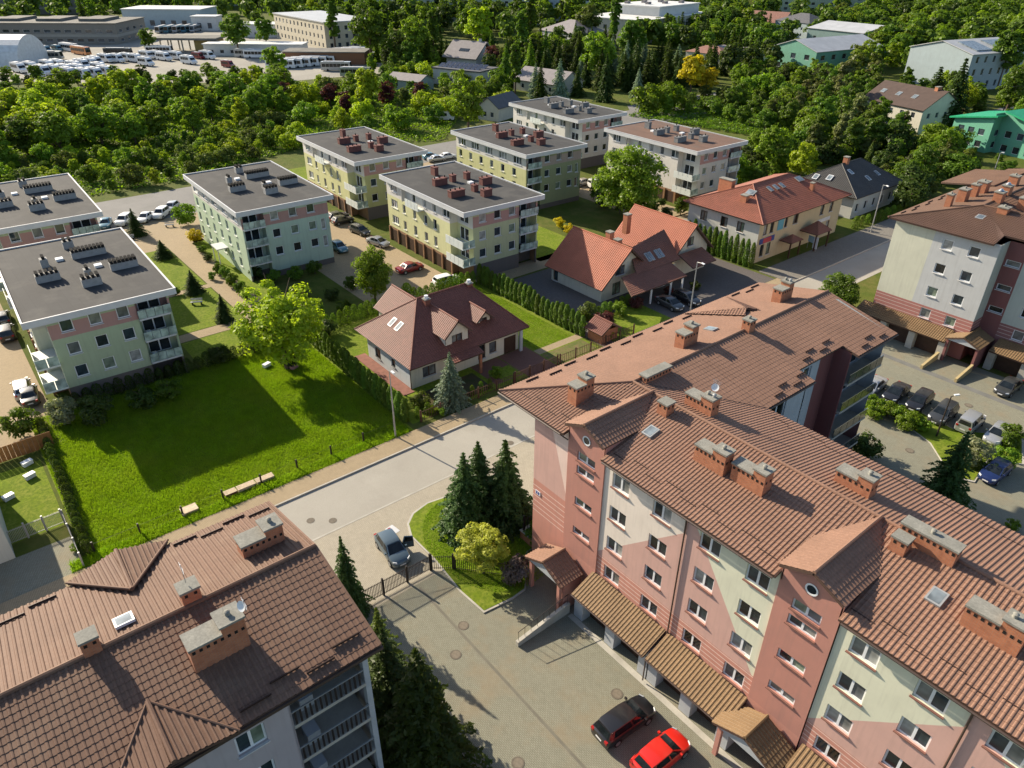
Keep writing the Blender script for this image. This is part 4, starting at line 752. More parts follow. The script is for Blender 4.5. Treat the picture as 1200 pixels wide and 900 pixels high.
# ------------------------------------------------------------ buildings further off
def fwins(length, z0s, n, w_=1.2, h_=1.4, m0=1.0, mt=None):
    st = (length-2*m0)/n
    return [(m0+st*(i+.5)-w_/2, z, w_, h_, 'far', random.choice(FARGL)) for i in range(n) for z in z0s]
def farbox(name, label, cat, c, rot, lx, ly, h, wmt, nS, nE, floors, roof, rmt, fh=3.0, zr=3.0, ov=.4, parapet=.4, winh=1.4, winw=1.2):
    """plain building: near corner c, lx along its street front, ly in depth, with window openings on the two sides that can be seen"""
    b = Bld(name, label, cat, c.x-lx*math.cos(R(rot)), c.y-lx*math.sin(R(rot)), R(rot)); r = b.root
    zs = [1.0+fh*i for i in range(floors)]
    box4(b, 0, 0, lx, ly, h, wmt, S=fwins(lx, zs, nS, winw, winh) if nS else (), E=fwins(ly, zs, nE, winw, winh) if nE else (), sill=False,
         tops={'gx': {'E': [(ly/2, h+zr)], 'W': [(ly/2, h+zr)]}, 'gy': {'S': [(lx/2, h+zr)], 'N': [(lx/2, h+zr)]}}.get(roof))
    if roof == 'flat':
        b.box('roof_slab', -ov, lx+ov, -ov, ly+ov, h+.005, h+parapet, rmt)
    elif roof in ('gx', 'gy'):
        if roof == 'gx': pr = ([(-ov, -ov, h-.15), (lx+ov, -ov, h-.15), (lx+ov, ly/2, h+zr), (-ov, ly/2, h+zr)], [(lx+ov, ly+ov, h-.15), (-ov, ly+ov, h-.15), (-ov, ly/2, h+zr), (lx+ov, ly/2, h+zr)])
        else: pr = ([(-ov, ly+ov, h-.15), (-ov, -ov, h-.15), (lx/2, -ov, h+zr), (lx/2, ly+ov, h+zr)], [(lx+ov, -ov, h-.15), (lx+ov, ly+ov, h-.15), (lx/2, ly+ov, h+zr), (lx/2, -ov, h+zr)])
        for p in pr:
            n = (Vector(p[1])-Vector(p[0])).cross(Vector(p[3])-Vector(p[0])).normalized(); n = n if n.z > 0 else -n; MB().prism(p, n*.2).build('roof', rmt, r)
    elif roof == 'hip':
        A = [(-ov, -ov, h), (lx+ov, -ov, h), (lx+ov, ly+ov, h), (-ov, ly+ov, h)]; m_ = min(lx, ly)/2; P = (m_, ly/2, h+zr) if lx > ly else (lx/2, m_, h+zr); Q = (lx-m_, ly/2, h+zr) if lx > ly else (lx/2, ly-m_, h+zr)
        F_ = ([A[0], A[1], Q, P], [A[1], A[2], Q], [A[2], A[3], P, Q], [A[3], A[0], P]) if lx > ly else ([A[0], A[1], P], [A[1], A[2], Q, P], [A[2], A[3], Q], [A[3], A[0], P, Q])
        for f in F_: MB().poly(f).build('roof', rmt, r)
        MB().poly([(x, y, z-.02) for x, y, z in A]).build('soffit', MATS['fascia'], r)
    return b
mat('roof_grey_metal', (.40, .41, .42), .5, .12, .3); mat('roof_white', (.60, .60, .58), .6, .1, .3, dirt=((.3, .3, .28), .2, .5)); mat('roof_dark', (.10, .10, .105), .7, .15); mat('roof_brown', (.075, .05, .04), .7, .15, .8)
mat('roof_green', (.02, .30, .14), .45, .12); mat('roof_slate_light', (.22, .20, .20), .7, .12); mat('roof_old_felt', (.15, .145, .13), .95, .25, .2); mat('roof_rust', (.25, .13, .10), .8, .15)
p_off = paint('wall_office', (.52, .47, .36)); p_dep = paint('wall_depot', (.20, .19, .17), bands=[(3.2, 4.4, (.30, .29, .26))]); p_blu = paint('wall_hall', (.35, .42, .45)); p_wht = paint('wall_white', (.56, .56, .54)); p_grn = paint('wall_sea_green', (.14, .32, .24)); p_teal = paint('wall_teal', (.17, .25, .24)); p_gry = paint('wall_blue_grey', (.30, .36, .38)); p_jade = paint('wall_jade', (.13, .36, .25)); p_yel = paint('wall_yellow_block', (.60, .50, .09)); p_pan = paint('wall_panel_block', (.38, .45, .47)); p_ivo = paint('wall_ivory', (.50, .48, .40)); p_mus = paint('wall_mustard', (.30, .22, .08))
# bus depot
d = farbox('depot_building', 'long grey depot workshop with strip windows behind the parked vans', 'depot', G(140, 52, 0), 52, 92, 34, 9.0, p_dep, 18, 4, 2, 'flat', MATS['roof_old_felt'], fh=4.0, winh=1.5, winw=3.2)
for i in range(4): d.box('rooflight', 8+i*21, 20+i*21, 8, 26, 9.4, 10.6, MATS['roof_old_felt'])
farbox('depot_building', 'low grey depot hall rising behind the workshop roof', 'depot', G(92, 17, 0), 52, 150, 30, 10, p_dep, 14, 2, 1, 'flat', MATS['roof_old_felt'], fh=5, winh=2, winw=4)
farbox('depot_hall', 'pale blue bus washing hall with white flat roof', 'hall', G(238, 33, 0), 50, 46, 26, 9.5, p_blu, 7, 3, 1, 'flat', MATS['roof_white'], fh=4, winh=3.0, winw=3.0)
farbox('office_building', 'cream three storey office with flat roof behind the tour buses', 'office', G(383, 59, 0), -2, 62, 26, 11.6, p_off, 13, 6, 3, 'flat', MATS['roof_grey_metal'], fh=3.6, winh=1.9, winw=1.6)
farbox('depot_shed', 'low pale shed with a row of windows beside the office', 'shed', G(355, 66, 0), 50, 44, 10, 4.5, p_wht, 9, 2, 1, 'flat', MATS['roof_white'], winw=1.8)
farbox('depot_shed', 'brown brick shed with flat roof between office and trees', 'shed', G(428, 76, 0), 50, 34, 12, 4.5, paint('wall_brown_brick', (.22, .11, .06)), 0, 0, 1, 'flat', MATS['roof_old_felt'])
farbox('depot_shed', 'narrow white-topped store beside the round tree at the depot', 'shed', G(335, 44, 0), 50, 26, 14, 6, p_wht, 4, 2, 1, 'flat', MATS['roof_white'])
farbox('depot_shed', 'small white garage kiosk by the washing hall', 'shed', G(255, 36, 0), 50, 14, 10, 7, p_wht, 2, 1, 1, 'flat', MATS['roof_white'], winw=2.5, winh=3)
# fuel canopy
fc = thing('fuel_canopy', 'flat fuel canopy on posts with mustard kiosk in the bus yard', 'canopy', G(226, 60, 0), R(50)); MB().box(-16, 14, -6, 8, 5.2, 6.1).build('canopy_roof', MATS['roof_old_felt'], fc); MB().box(3, 13, -4, 6, 0, 5.19).build('kiosk', p_mus, fc)
for x in (-13, -8, -3):
    for y in (-3, 5): MB().box(x-.25, x+.25, y-.25, y+.25, 0, 5.19).build('post', MATS['concrete'], fc)
dm = MB(); n = 12
c0 = G(-14, 74, 0); vs = []; 
for i in range(n+1):
    a = math.pi*i/n; vs += [(-20, 11*math.cos(a), 11*math.sin(a)), (20, 11*math.cos(a), 11*math.sin(a))]
dm.add(vs, [(2*i, 2*i+1, 2*i+3, 2*i+2) for i in range(n)]+[tuple(2*i for i in range(n+1)), tuple(2*i+1 for i in range(n+1))]); tag(dm.build('fabric_hall', mat('fabric_white', (.55, .58, .6), .5), None, c0, R(50)), 'white arched fabric hall at the edge of the depot', 'hall')
# houses among the trees
hm = Bld('house', 'modern house with tilted light grey roof slab on a white storey', 'house', G(548, 88, 0).x-14, G(548, 88, 0).y, R(20)); r = hm.root
box4(hm, 0, 0, 14, 11, 5.0, p_wht, S=fwins(14, (1.2,), 4), E=fwins(11, (1.2,), 3), sill=False); MB().prism([(-1, -1.5, 5.0), (15, -1.5, 5.0), (15, 6.5, 10.4), (-1, 6.5, 10.4)], (0, -.2, .35)).build('roof_slab', MATS['roof_slate_light'], r); MB().prism([(-1, 12.5, 5.2), (15, 12.5, 5.2), (15, 6.5, 10.4), (-1, 6.5, 10.4)], (0, .2, .35)).build('roof_slab', MATS['roof_slate_light'], r)
gw = MB(); gw.prism([(14, 0, 5.0), (14, 11, 5.0), (14, 6, 10)], (.1, 0, 0)); gw.prism([(0, 0, 5.0), (0, 11, 5.0), (0, 6, 10)], (-.1, 0, 0)); gw.build('gable_wall', p_wht, r)
n_ = Vector((0, -5.4, 8)).normalized(); MB().prism([Vector((5, 1.6, 7.1))+n_*.42, Vector((9.5, 1.6, 7.1))+n_*.42, Vector((9.5, 2.9, 7.98))+n_*.42, Vector((5, 2.9, 7.98))+n_*.42], n_*.06).build('roof_window', GL[0], r); chimney(r, 11.8, 6.5, 9.5, .9, .9, 2.0, mt=p_wht, vents=False, pots=0)
hs = farbox('house', 'white flat-roofed annexe carrying rows of dark solar panels', 'house', G(562, 104, 0), 20, 20, 12, 5.2, p_wht, 4, 2, 1, 'flat', MATS['roof_dark'])
sp = MB().box(-.42, .42, -.8, .8, 0, .05).mesh('solar_panel'); sm_ = glass('solar_glass', (.012, .014, .025), .12)
for i in range(9):
    for j in range(2):
        o = obj('solar_panel', sp, sm_, hs.root, (1.6+i*2.0, 3.2+j*4.0, 6.0)); o.scale = (2, 2, 2); o.rotation_euler = (R(20), 0, 0)
farbox('house', 'small grey-roofed shed joined to the solar annexe', 'shed', G(492, 108, 0), 20, 14, 8, 3.2, p_gry, 2, 1, 1, 'gx', MATS['roof_slate_light'], zr=1.6)
farbox('garage', 'small cream garage with dark gable roof behind the pale block', 'garage', G(584, 143, 0), 18, 7, 12, 3.6, p_ivo, 2, 0, 1, 'gy', MATS['roof_dark'], zr=2.6)
farbox('house', 'bungalow with sunlit pale grey roof and brick chimney among conifers', 'house', G(655, 113, 0), 10, 20, 13, 3.4, p_ivo, 3, 2, 1, 'gx', MATS['roof_slate_light'], zr=3.4)
farbox('house', 'white house with grey hipped roof showing between dark spruces', 'house', G(672, 56, 0), 0, 26, 22, 6, p_wht, 3, 3, 2, 'hip', MATS['roof_slate_light'], zr=5)
wl = farbox('public_building', 'large white flat-topped public building with roof terraces at the back', 'building', G(752, 52, 0), 10, 40, 70, 10.5, p_ivo, 6, 12, 2, 'flat', MATS['roof_white'], fh=4.6, winw=2.2, winh=2.2); wl.box('upper_storey', 4, 34, 24, 66, 10.95, 15, p_wht); wl.box('upper_roof', 3.5, 34.5, 23.5, 66.5, 15.005, 15.6, MATS['roof_white'])
for i in range(6): wl.box('roof_unit', 8+i*3.8, 10+i*3.8, 30+(i*11) % 30, 33+(i*11) % 30, 15.6, 16.8, MATS['roof_slate_light'])
farbox('apartment_slab', 'long pale green apartment slab with rows of windows behind tall poplars', 'apartment block', G(600, 28, 0), 48, 110, 16, 19, paint('wall_pale_green', (.42, .45, .38)), 22, 3, 5, 'flat', MATS['roof_old_felt'], fh=3.4, winw=2.2)
for q, lab in (((660, 30), 'tall blue-grey panel tower rising over the conifers'), ((694, 16), 'distant blue panel tower behind the leafy trees'), ((268, 8), 'distant pale blue panel tower behind the bus depot')): farbox('apartment_tower', lab, 'tower block', G(*q, 0), 40, 26, 18, 38, p_pan, 5, 4, 11, 'flat', MATS['roof_grey_metal'], fh=3.4, winw=2.6)
for q, lab, pm, lx in (((958, 20), 'bright yellow apartment block at the far end of the gardens', p_yel, 60), ((1010, 22), 'sage green apartment block next to the yellow one', paint('wall_sage_far', (.32, .38, .30)), 55), ((818, 6), 'distant yellow slab beyond the hedges', p_yel, 70)): farbox('apartment_slab', lab, 'apartment block', G(*q, 0), 36, lx, 16, 17, pm, 9, 3, 5, 'flat', MATS['roof_old_felt'], fh=3.3, winw=2.4, winh=1.7)
# right-hand background
gg = farbox('gabled_building', 'sea green gabled building with pale metal roof behind the willows', 'building', G(952, 88, 0), -8, 22, 40, 8.2, p_grn, 3, 6, 2, 'gy', MATS['roof_grey_metal'], zr=3.4, fh=3.9, winw=2.4, winh=1.9)
tb = farbox('office_building', 'teal block with pale shallow roof behind the sea green gable', 'building', G(1006, 66, 0), -6, 30, 30, 9.5, p_teal, 4, 3, 2, 'gx', MATS['roof_grey_metal'], zr=2.4, fh=4.0, winw=1.6)
farbox('house', 'pale house with dark hipped roof beyond the sea green building', 'house', G(945, 46, 0), -10, 24, 18, 7.5, p_gry, 3, 2, 2, 'hip', MATS['roof_dark'], zr=4)
farbox('house', 'old house with dull red roof and cream gable beside the tall spruces', 'house', G(915, 40, 0), 12, 28, 16, 5.5, p_ivo, 4, 2, 1, 'gx', MATS['roof_rust'], zr=5)
farbox('house', 'low house with dull rose roof behind the golden tree', 'house', G(846, 76, 0), 8, 18, 12, 3.8, p_ivo, 3, 2, 1, 'hip', MATS['roof_rust'], zr=2.4)
farbox('house', 'low flat house with pale broken roof beside the rose roofed one', 'house', G(886, 74, 0), 8, 24, 14, 3.8, p_ivo, 4, 2, 1, 'flat', MATS['roof_slate_light'])
gb = farbox('public_building', 'tall blue-grey building with glazed rooflights behind two spruces', 'building', G(1127, 108, 0), -14, 25, 28, 12.0, p_gry, 0, 6, 3, 'gy', MATS['roof_grey_metal'], zr=3.0, fh=4.0, winw=1.4, winh=2.2)
for y0, y1 in ((4, 12), (16, 25)):
    n_ = Vector((3.15, 0, 12.9)).normalized(); a_, b_ = Vector((15.0, y0, 14.55)), Vector((23.0, y0, 12.55)); o_ = Vector((0, y1-y0, 0)); MB().prism([a_+n_*.05, b_+n_*.05, b_+o_+n_*.05, a_+o_+n_*.05], n_*.35).build('rooflight', MATS['pane_roof'], gb.root)
bh = farbox('house', 'cream house with dark brown roof and dormer windows in front of the glazed building', 'house', G(1074, 158, 0), -14, 20, 15, 6.2, p_ivo, 5, 4, 2, 'gx', MATS['roof_brown'], zr=4.2, fh=2.9)
chimney(bh.root, 17, 7.5, 9.0, 1.0, 1.6, 2.2, vents=False, pots=0)
for i in range(3): roofwin(bh.root, (3.2+i*5.2, 3.6, 8.45), (1, 0, 0), (0, 7.9, 4.35), 1.4, 1.6)
gr = Bld('shop_building', 'jade green building with bright green metal roof and white parasols in front', 'shop', G(1158, 178, 0).x-10, G(1158, 178, 0).y, R(-12)); r = gr.root
box4(gr, 0, 0, 10, 14, 6.6, p_jade, S=fwins(10, (1.0, 3.8), 3, 1.6, 1.5), E=fwins(14, (1.0, 3.8), 4, 1.5, 1.5), sill=False); box4(gr, 10.02, 3, 24, 20, 6.6, p_jade, S=fwins(14, (.6, 3.8), 4, 1.6, 1.6), sill=False)
GR = MATS['roof_green']
for p in ([(-1, -.8, 6.5), (11, -.8, 8.6), (11, 14.8, 8.6), (-1, 14.8, 6.5)], [(11, 1.5, 9.6), (25, 1.5, 6.4), (25, 21, 6.4), (11, 21, 9.6)]):
    nn = (Vector(p[1])-Vector(p[0])).cross(Vector(p[3])-Vector(p[0])).normalized(); nn = nn if nn.z > 0 else -nn; MB().prism(p, nn*.35).build('roof', GR, r)
MB().prism([(0, -.003, 6.6), (10, -.003, 6.6), (10, -.003, 8.4)], (0, .1, 0)).build('gable_wall', p_jade, r); MB().prism([(10.02, 2.99, 6.6), (24, 2.99, 6.6), (10.02, 2.99, 9.4)], (0, .1, 0)).build('gable_wall', p_jade, r); MB().box(9.9, 10.02, 0, 14, 6.6, 9.3).build('gable_wall', p_jade, r)
for i in range(6):
    c = G(1140+i*9, 172+i*.7, 0); pu = thing('parasol', 'white parasol in the row before the jade green shop', 'parasol', c, 0, 'white parasols'); MB().tube((0, 0, 0), (0, 0, 2.4), .04, n=6).build('pole', MATS['lamp_grey'], pu)
    MB().tube((0, 0, 2.2), (0, 0, 2.75), 1.2, .05, 8).build('canopy', MATS['white_frame'], pu)
# low house at the left edge
fl = Bld('house', 'small pale house corner beside the mesh gate and meadow', 'house', -71.5, -14.0); box4(fl, 0, 0, 11.3, 9.7, 5.4, paint('render_pale_b', (.46, .48, .44)), E=[(6.5, 2.0, .9, 1.2, 'single')]); fl.box('roof_slab', -.3, 11.6, -.3, 10.0, 5.405, 5.7, FASC)
# ------------------------------------------------------------ ground, street, paving, lawns
def soil(name, cols, scales, world=True, bmp=.5):
    mt, nt, bs = _new(name); gp = N(nt, 'ShaderNodeNewGeometry'); co = gp.outputs['Position']; c = cols[0]
    for k, s_ in zip(cols[1:], scales): c = mix(nt, rampf(nt, noise(nt, co, s_, 5, .65), .42, .62), c, k)
    L(nt, c, bs.inputs['Base Color']); bs.inputs['Roughness'].default_value = .95; bs.inputs['Specular IOR Level'].default_value = .1; bump(nt, bs, noise(nt, co, 7, 5, .7), bmp, .12); MATS[name] = mt; return mt
EARTH = soil('ground_green', [(.085, .11, .018), (.06, .08, .014), (.11, .11, .03), (.065, .09, .015)], [.05, .12, .6])
LAWN = soil('lawn_green', [(.15, .205, .014), (.115, .165, .012), (.18, .21, .03), (.095, .14, .012)], [.18, .7, 3.0], bmp=.35)
MEAD = soil('meadow_soil', [(.13, .19, .012), (.095, .15, .010), (.16, .20, .022)], [.25, 1.0])
DRYL = soil('lawn_dry', [(.13, .13, .045), (.09, .12, .03), (.16, .13, .06)], [.4, 1.5], bmp=.3)
ASPH = mat('asphalt', (.335, .315, .27), .85, .10, .12, .15, 18, bmp=.25, bscale=60, world=True, dirt=((.26, .24, .205), .28, .7))
ASPH2 = mat('asphalt_old', (.20, .195, .185), .9, .15, .15, .2, 12, bmp=.3, world=True, dirt=((.14, .14, .13), .2, .7))
PV_COURT = pavers('paving_court', (.238, .236, .182), (.202, .201, .154), .22, .11, (.10, .09, .06), patch=(.21, .165, .105), rot=R(0))
PV_APRON = pavers('paving_apron', (.36, .325, .255), (.32, .285, .22), .24, .12, (.2, .18, .14))
PV_TAN = pavers('paving_tan', (.34, .265, .165), (.30, .235, .145), .22, .11, (.17, .13, .08))
PV_RED = pavers('paving_red', (.20, .095, .07), (.165, .08, .06), .22, .11, (.09, .05, .04))
PV_GREY = pavers('paving_grey', (.12, .105, .10), (.10, .09, .085), .3, .15, (.05, .045, .04))
PV_GREY2 = pavers('paving_mid', (.20, .185, .16), (.17, .158, .138), .3, .15, (.09, .08, .07))
def sheet(name, pts, mt, lvl, h=None):
    z = .004*lvl if h is None else h
    if h is None: o = MB().poly([(p[0], p[1], z) for p in pts]).build(name, mt)
    else: o = MB().prism([(p[0], p[1], -.02) for p in pts], (0, 0, h+.02)).build(name, mt)
    return tag(o, kind='structure')
def rect(a, b, c, d): return [(a, c), (b, c), (b, d), (a, d)]
g = MB(); g.poly([(-3500, -3500, 0), (3500, -3500, 0), (3500, 3500, 0), (-3500, 3500, 0)]); tag(g.build('ground', EARTH), kind='structure')
sheet('street', rect(-52.8, -46.7, -90, 200), ASPH, 3)
sheet('pavement', rect(-55.2, -52.95, -90, 97), PV_TAN, 0, .13); sheet('pavement', rect(-58.6, -52.95, 97.1, 150), PV_GREY2, 0, .13)
sheet('kerb', rect(-52.95, -52.8, -90, 150), MATS['concrete'], 0, .15)
sheet('apron', rect(-46.7, -36.9, -8, 64), PV_APRON, 2); sheet('kerb_strip', rect(-46.8, -46.62, 10, 64), MATS['concrete'], 5)
sheet('side_road', rect(-46.7, -36, 64, 92), ASPH2, 2)
sheet('courtyard', rect(-36.9, 16, 10.2, 29.2), PV_COURT, 3); sheet('drain_channel', rect(-36.5, 16, 20.08, 20.3), mat('channel', (.15, .14, .11), .9, world=True), 4)
sheet('car_park', rect(-36, 30, 42.9, 92.4), PV_COURT, 2); sheet('drain_channel', rect(-40, 10, 86.0, 86.9), mat('asph_strip', (.15, .15, .14), .9, world=True), 4)
sheet('garage_apron', rect(-27, 16, 27.45, 27.9), MATS['concrete'], 5)
isl = [(-38.4, 22.75), (-41.9, 22.7), (-43.4, 23.3), (-44.3, 24.4), (-44.7, 26.2), (-44.3, 28.6), (-43.0, 31.2), (-40.5, 33.2), (-34.4, 33.4), (-34.1, 29.4), (-31.0, 26.6), (-30.9, 25.2), (-31.2, 22.6), (-34.0, 22.4)]
sheet('island_kerb', [(x+(.0 if x > -33 else -.0), y) for x, y in isl], MATS['concrete'], 0, .10)
cx_, cy_ = -37.5, 27; sheet('lawn', [(cx_+(x-cx_)*.975, cy_+(y-cy_)*.965) for x, y in isl], LAWN, 0, .115)
# meadow and gardens
sheet('meadow', rect(-82.5, -55.3, .2, 31.6), MEAD, 1)
sheet('house_garden', rect(-82, -56.4, 32.1, 59.9), LAWN, 1); sheet('driveway', rect(-62.4, -55.3, 48.2, 52.6), PV_RED, 3); sheet('driveway', rect(-62.4, -57.2, 44.0, 48.1), PV_RED, 2); sheet('garden_path', rect(-60.8, -59.6, 52.7, 60.5), PV_TAN, 2); sheet('dry_lawn', rect(-59.4, -56.5, 52.8, 59.6), DRYL, 2)
sheet('planting_bed', rect(-61.2, -57.0, 35.5, 43.4), soil('bed_soil', [(.07, .055, .03), (.05, .06, .02)], [.8]), 2); sheet('planting_bed', rect(-60.0, -57.4, 45.2, 48.0), LAWN, 4)
sheet('house_yard', rect(-80, -55.4, 60.4, 96.6), PV_GREY, 1); sheet('garden_patch', rect(-62.4, -56.2, 62.4, 73.6), LAWN, 3); sheet('dry_bed', rect(-59.6, -57, 60.6, 62.4), DRYL, 4)
# estate: paths, lots and lawns between the blocks
sheet('estate_lot', rect(-150, -84.0, 43.2, 57.8), PV_TAN, 2); sheet('estate_road', rect(-160, -142, 0, 200), ASPH2, 1); sheet('estate_lot', rect(-142, -126, 18, 58), PV_TAN, 3)
sheet('path', [(-130, 27.9), (-84.5, 27.9), (-84.5, 31.8), (-130, 31.8)], PV_TAN, 4); sheet('path', rect(-92.5, -90.3, 17.5, 27.9), PV_TAN, 3); sheet('path', rect(-107, -105.6, 18, 27.9), PV_TAN, 3)
for a, b in ((-126, -107.2), (-105.4, -92.7), (-90.1, -81)): sheet('lawn', rect(a, b, 18.6, 27.7), LAWN, 2)
sheet('lawn', rect(-128, -80.5, 32.2, 34.0), LAWN, 3); sheet('lawn', rect(-106, -83, 73, 84), LAWN, 2); sheet('estate_lot', rect(-84.5, -80.5, 60, 112), PV_TAN, 2); sheet('estate_lot', rect(-112, -84, 102, 112), PV_TAN, 2); sheet('lawn', rect(-160, -143, 62, 84), LAWN, 3); sheet('estate_lot', rect(-146, -128, 84, 100), PV_TAN, 3)
sheet('west_lot', rect(-125, -76.0, -50, 2.6), PV_TAN, 2)
sheet('side_yard', rect(-60.2, -53.2, -14, -.2), PV_COURT, 3); sheet('side_lawn', rect(-74, -62.2, -4.5, -.1), LAWN, 2)
# right-hand lot: planted island by the curved drive
ri = [G(*q).to_2d() for q in ((1003, 470), (1060, 474), (1120, 505), (1200, 512), (1200, 545), (1158, 540), (1142, 566), (1115, 560), (1090, 520), (1052, 492))]
sheet('island_kerb', ri, MATS['concrete'], 0, .1); cc = sum((Vector(p) for p in ri), Vector((0, 0)))/len(ri); sheet('lawn', [cc+(Vector(p)-cc)*.965 for p in ri], LAWN, 0, .12)
# depot yard and far roads
sheet('depot_yard', [G(*q).to_2d() for q in ((-120, 92), (110, 98), (330, 96), (470, 84), (420, 60), (260, 26), (200, 18), (150, 20), (-100, 52))], mat('yard', (.27, .255, .22), .95, .15, .06, .1, 3, world=True), 2)
sheet('far_road', [G(*q).to_2d() for q in ((735, 124), (868, 104), (866, 110), (740, 133))], ASPH2, 2)
sheet('courtyard', [G(*q).to_2d() for q in ((1140, 135), (1200, 120), (1200, 140), (1150, 150))], ASPH2, 2)
# manholes and a paper sheet on the paving
for i, (q, lab) in enumerate((((534, 767), 'round iron manhole cover in the courtyard paving'), ((607, 894), 'round iron manhole cover by the drain channel'), ((723, 813), 'round rusty manhole cover near the black car'), ((1066, 528), 'round manhole cover on the curved drive'), ((1135, 475), 'round manhole cover on the car park behind the parked row'), ((543, 733), 'dark oval drain cover near the gate shadow'))):
    p = G(*q, .02); mo = MB(); mo.tube((0, 0, 0), (0, 0, .012), .42, n=24); o = mo.build('manhole_cover', mat('iron', (.13, .11, .085), .8, .2, 4), None, p); tag(o, lab, 'manhole cover')
    MB().tube((0, 0, .0125), (0, 0, .016), .31, n=20).build('cover_plate', mat('iron_b', (.17, .145, .11), .8, .2, 5), o)
for q in ((364, 610), (390, 610), (543, 490), (598, 519)):
    p = G(*q, .018); tag(MB().tube((0, 0, 0), (0, 0, .01), .36, n=20).build('manhole_cover', MATS['iron'], None, p), 'small iron manhole cover in the street asphalt', 'manhole cover', 'street manhole covers')
p = G(460, 621, .012); tag(MB().box(-.55, .55, -.4, .4, 0, .008).build('paving_slab', MATS['fascia_white'], None, p, R(8)), 'white slab lying on the drive beside the grey hatchback', 'slab')
# meadow grass: uncountable tufts
def grass(name, label, area, n, h, wd, mt, zbase=.005, hole=None):
    x0, x1, y0, y1 = area; X = RNG.uniform(x0, x1, n); Y = RNG.uniform(y0, y1, n)
    if hole is not None:
        k = hole(X, Y); X, Y = X[k], Y[k]; n = len(X)
    a = RNG.uniform(0, 6.28, n); hh = h*RNG.uniform(.45, 1.25, n)*(0.85+.25*np.sin(X*.9+np.sin(Y*.7)*2)*np.sin(Y*1.1)); ww = wd*RNG.uniform(.6, 1.3, n); lx = RNG.normal(0, .5, n)*hh; ly = RNG.normal(0, .35, n)*hh
    B0 = np.stack([X-np.cos(a)*ww, Y-np.sin(a)*ww, np.full(n, zbase)], 1); B1 = np.stack([X+np.cos(a)*ww, Y+np.sin(a)*ww, np.full(n, zbase)], 1)
    T1 = np.stack([X+np.cos(a)*ww*.55+lx, Y+np.sin(a)*ww*.55+ly, zbase+hh], 1); T0 = np.stack([X-np.cos(a)*ww*.55+lx, Y-np.sin(a)*ww*.55+ly, zbase+hh*.9], 1)
    V = np.stack([B0, B1, T1, T0], 1).reshape(-1, 3); o = obj(name, npmesh(name, V, np.arange(len(V)).reshape(-1, 4)), mt); tag(o, label, 'grass', kind='stuff'); return o
GRS = leafmat('grass_blade', (.185, .275, .012), .45, .3, patch=((.27, .29, .03), .22, .6)); GRL = leafmat('grass_lawn', (.18, .255, .016), .4, .25, patch=((.27, .28, .04), .35, .6))
grass('meadow_grass', 'tall bright green grass covering the meadow below the sage block', (-82.3, -55.4, .3, 31.3), 330000, .25, .015, GRS, .006)
grass('lawn_grass', 'short mown grass on the garden lawn beside the wine-roofed house', (-81.5, -60.9, 53.0, 59.3), 40000, .07, .022, GRL, .006)
grass('lawn_grass', 'short grass on the kerbed island by the spruces', (-44.0, -31.2, 23, 33), 44000, .08, .022, GRL, .112, hole=lambda X, Y: ((X-cx_)/6.6)**2+((Y-27.6)/4.9)**2 < 1)
grass('verge_grass', 'shaggy grass verge along the meadow side of the pavement', (-56.6, -55.25, -1, 31), 16000, .34, .022, GRS, .006)
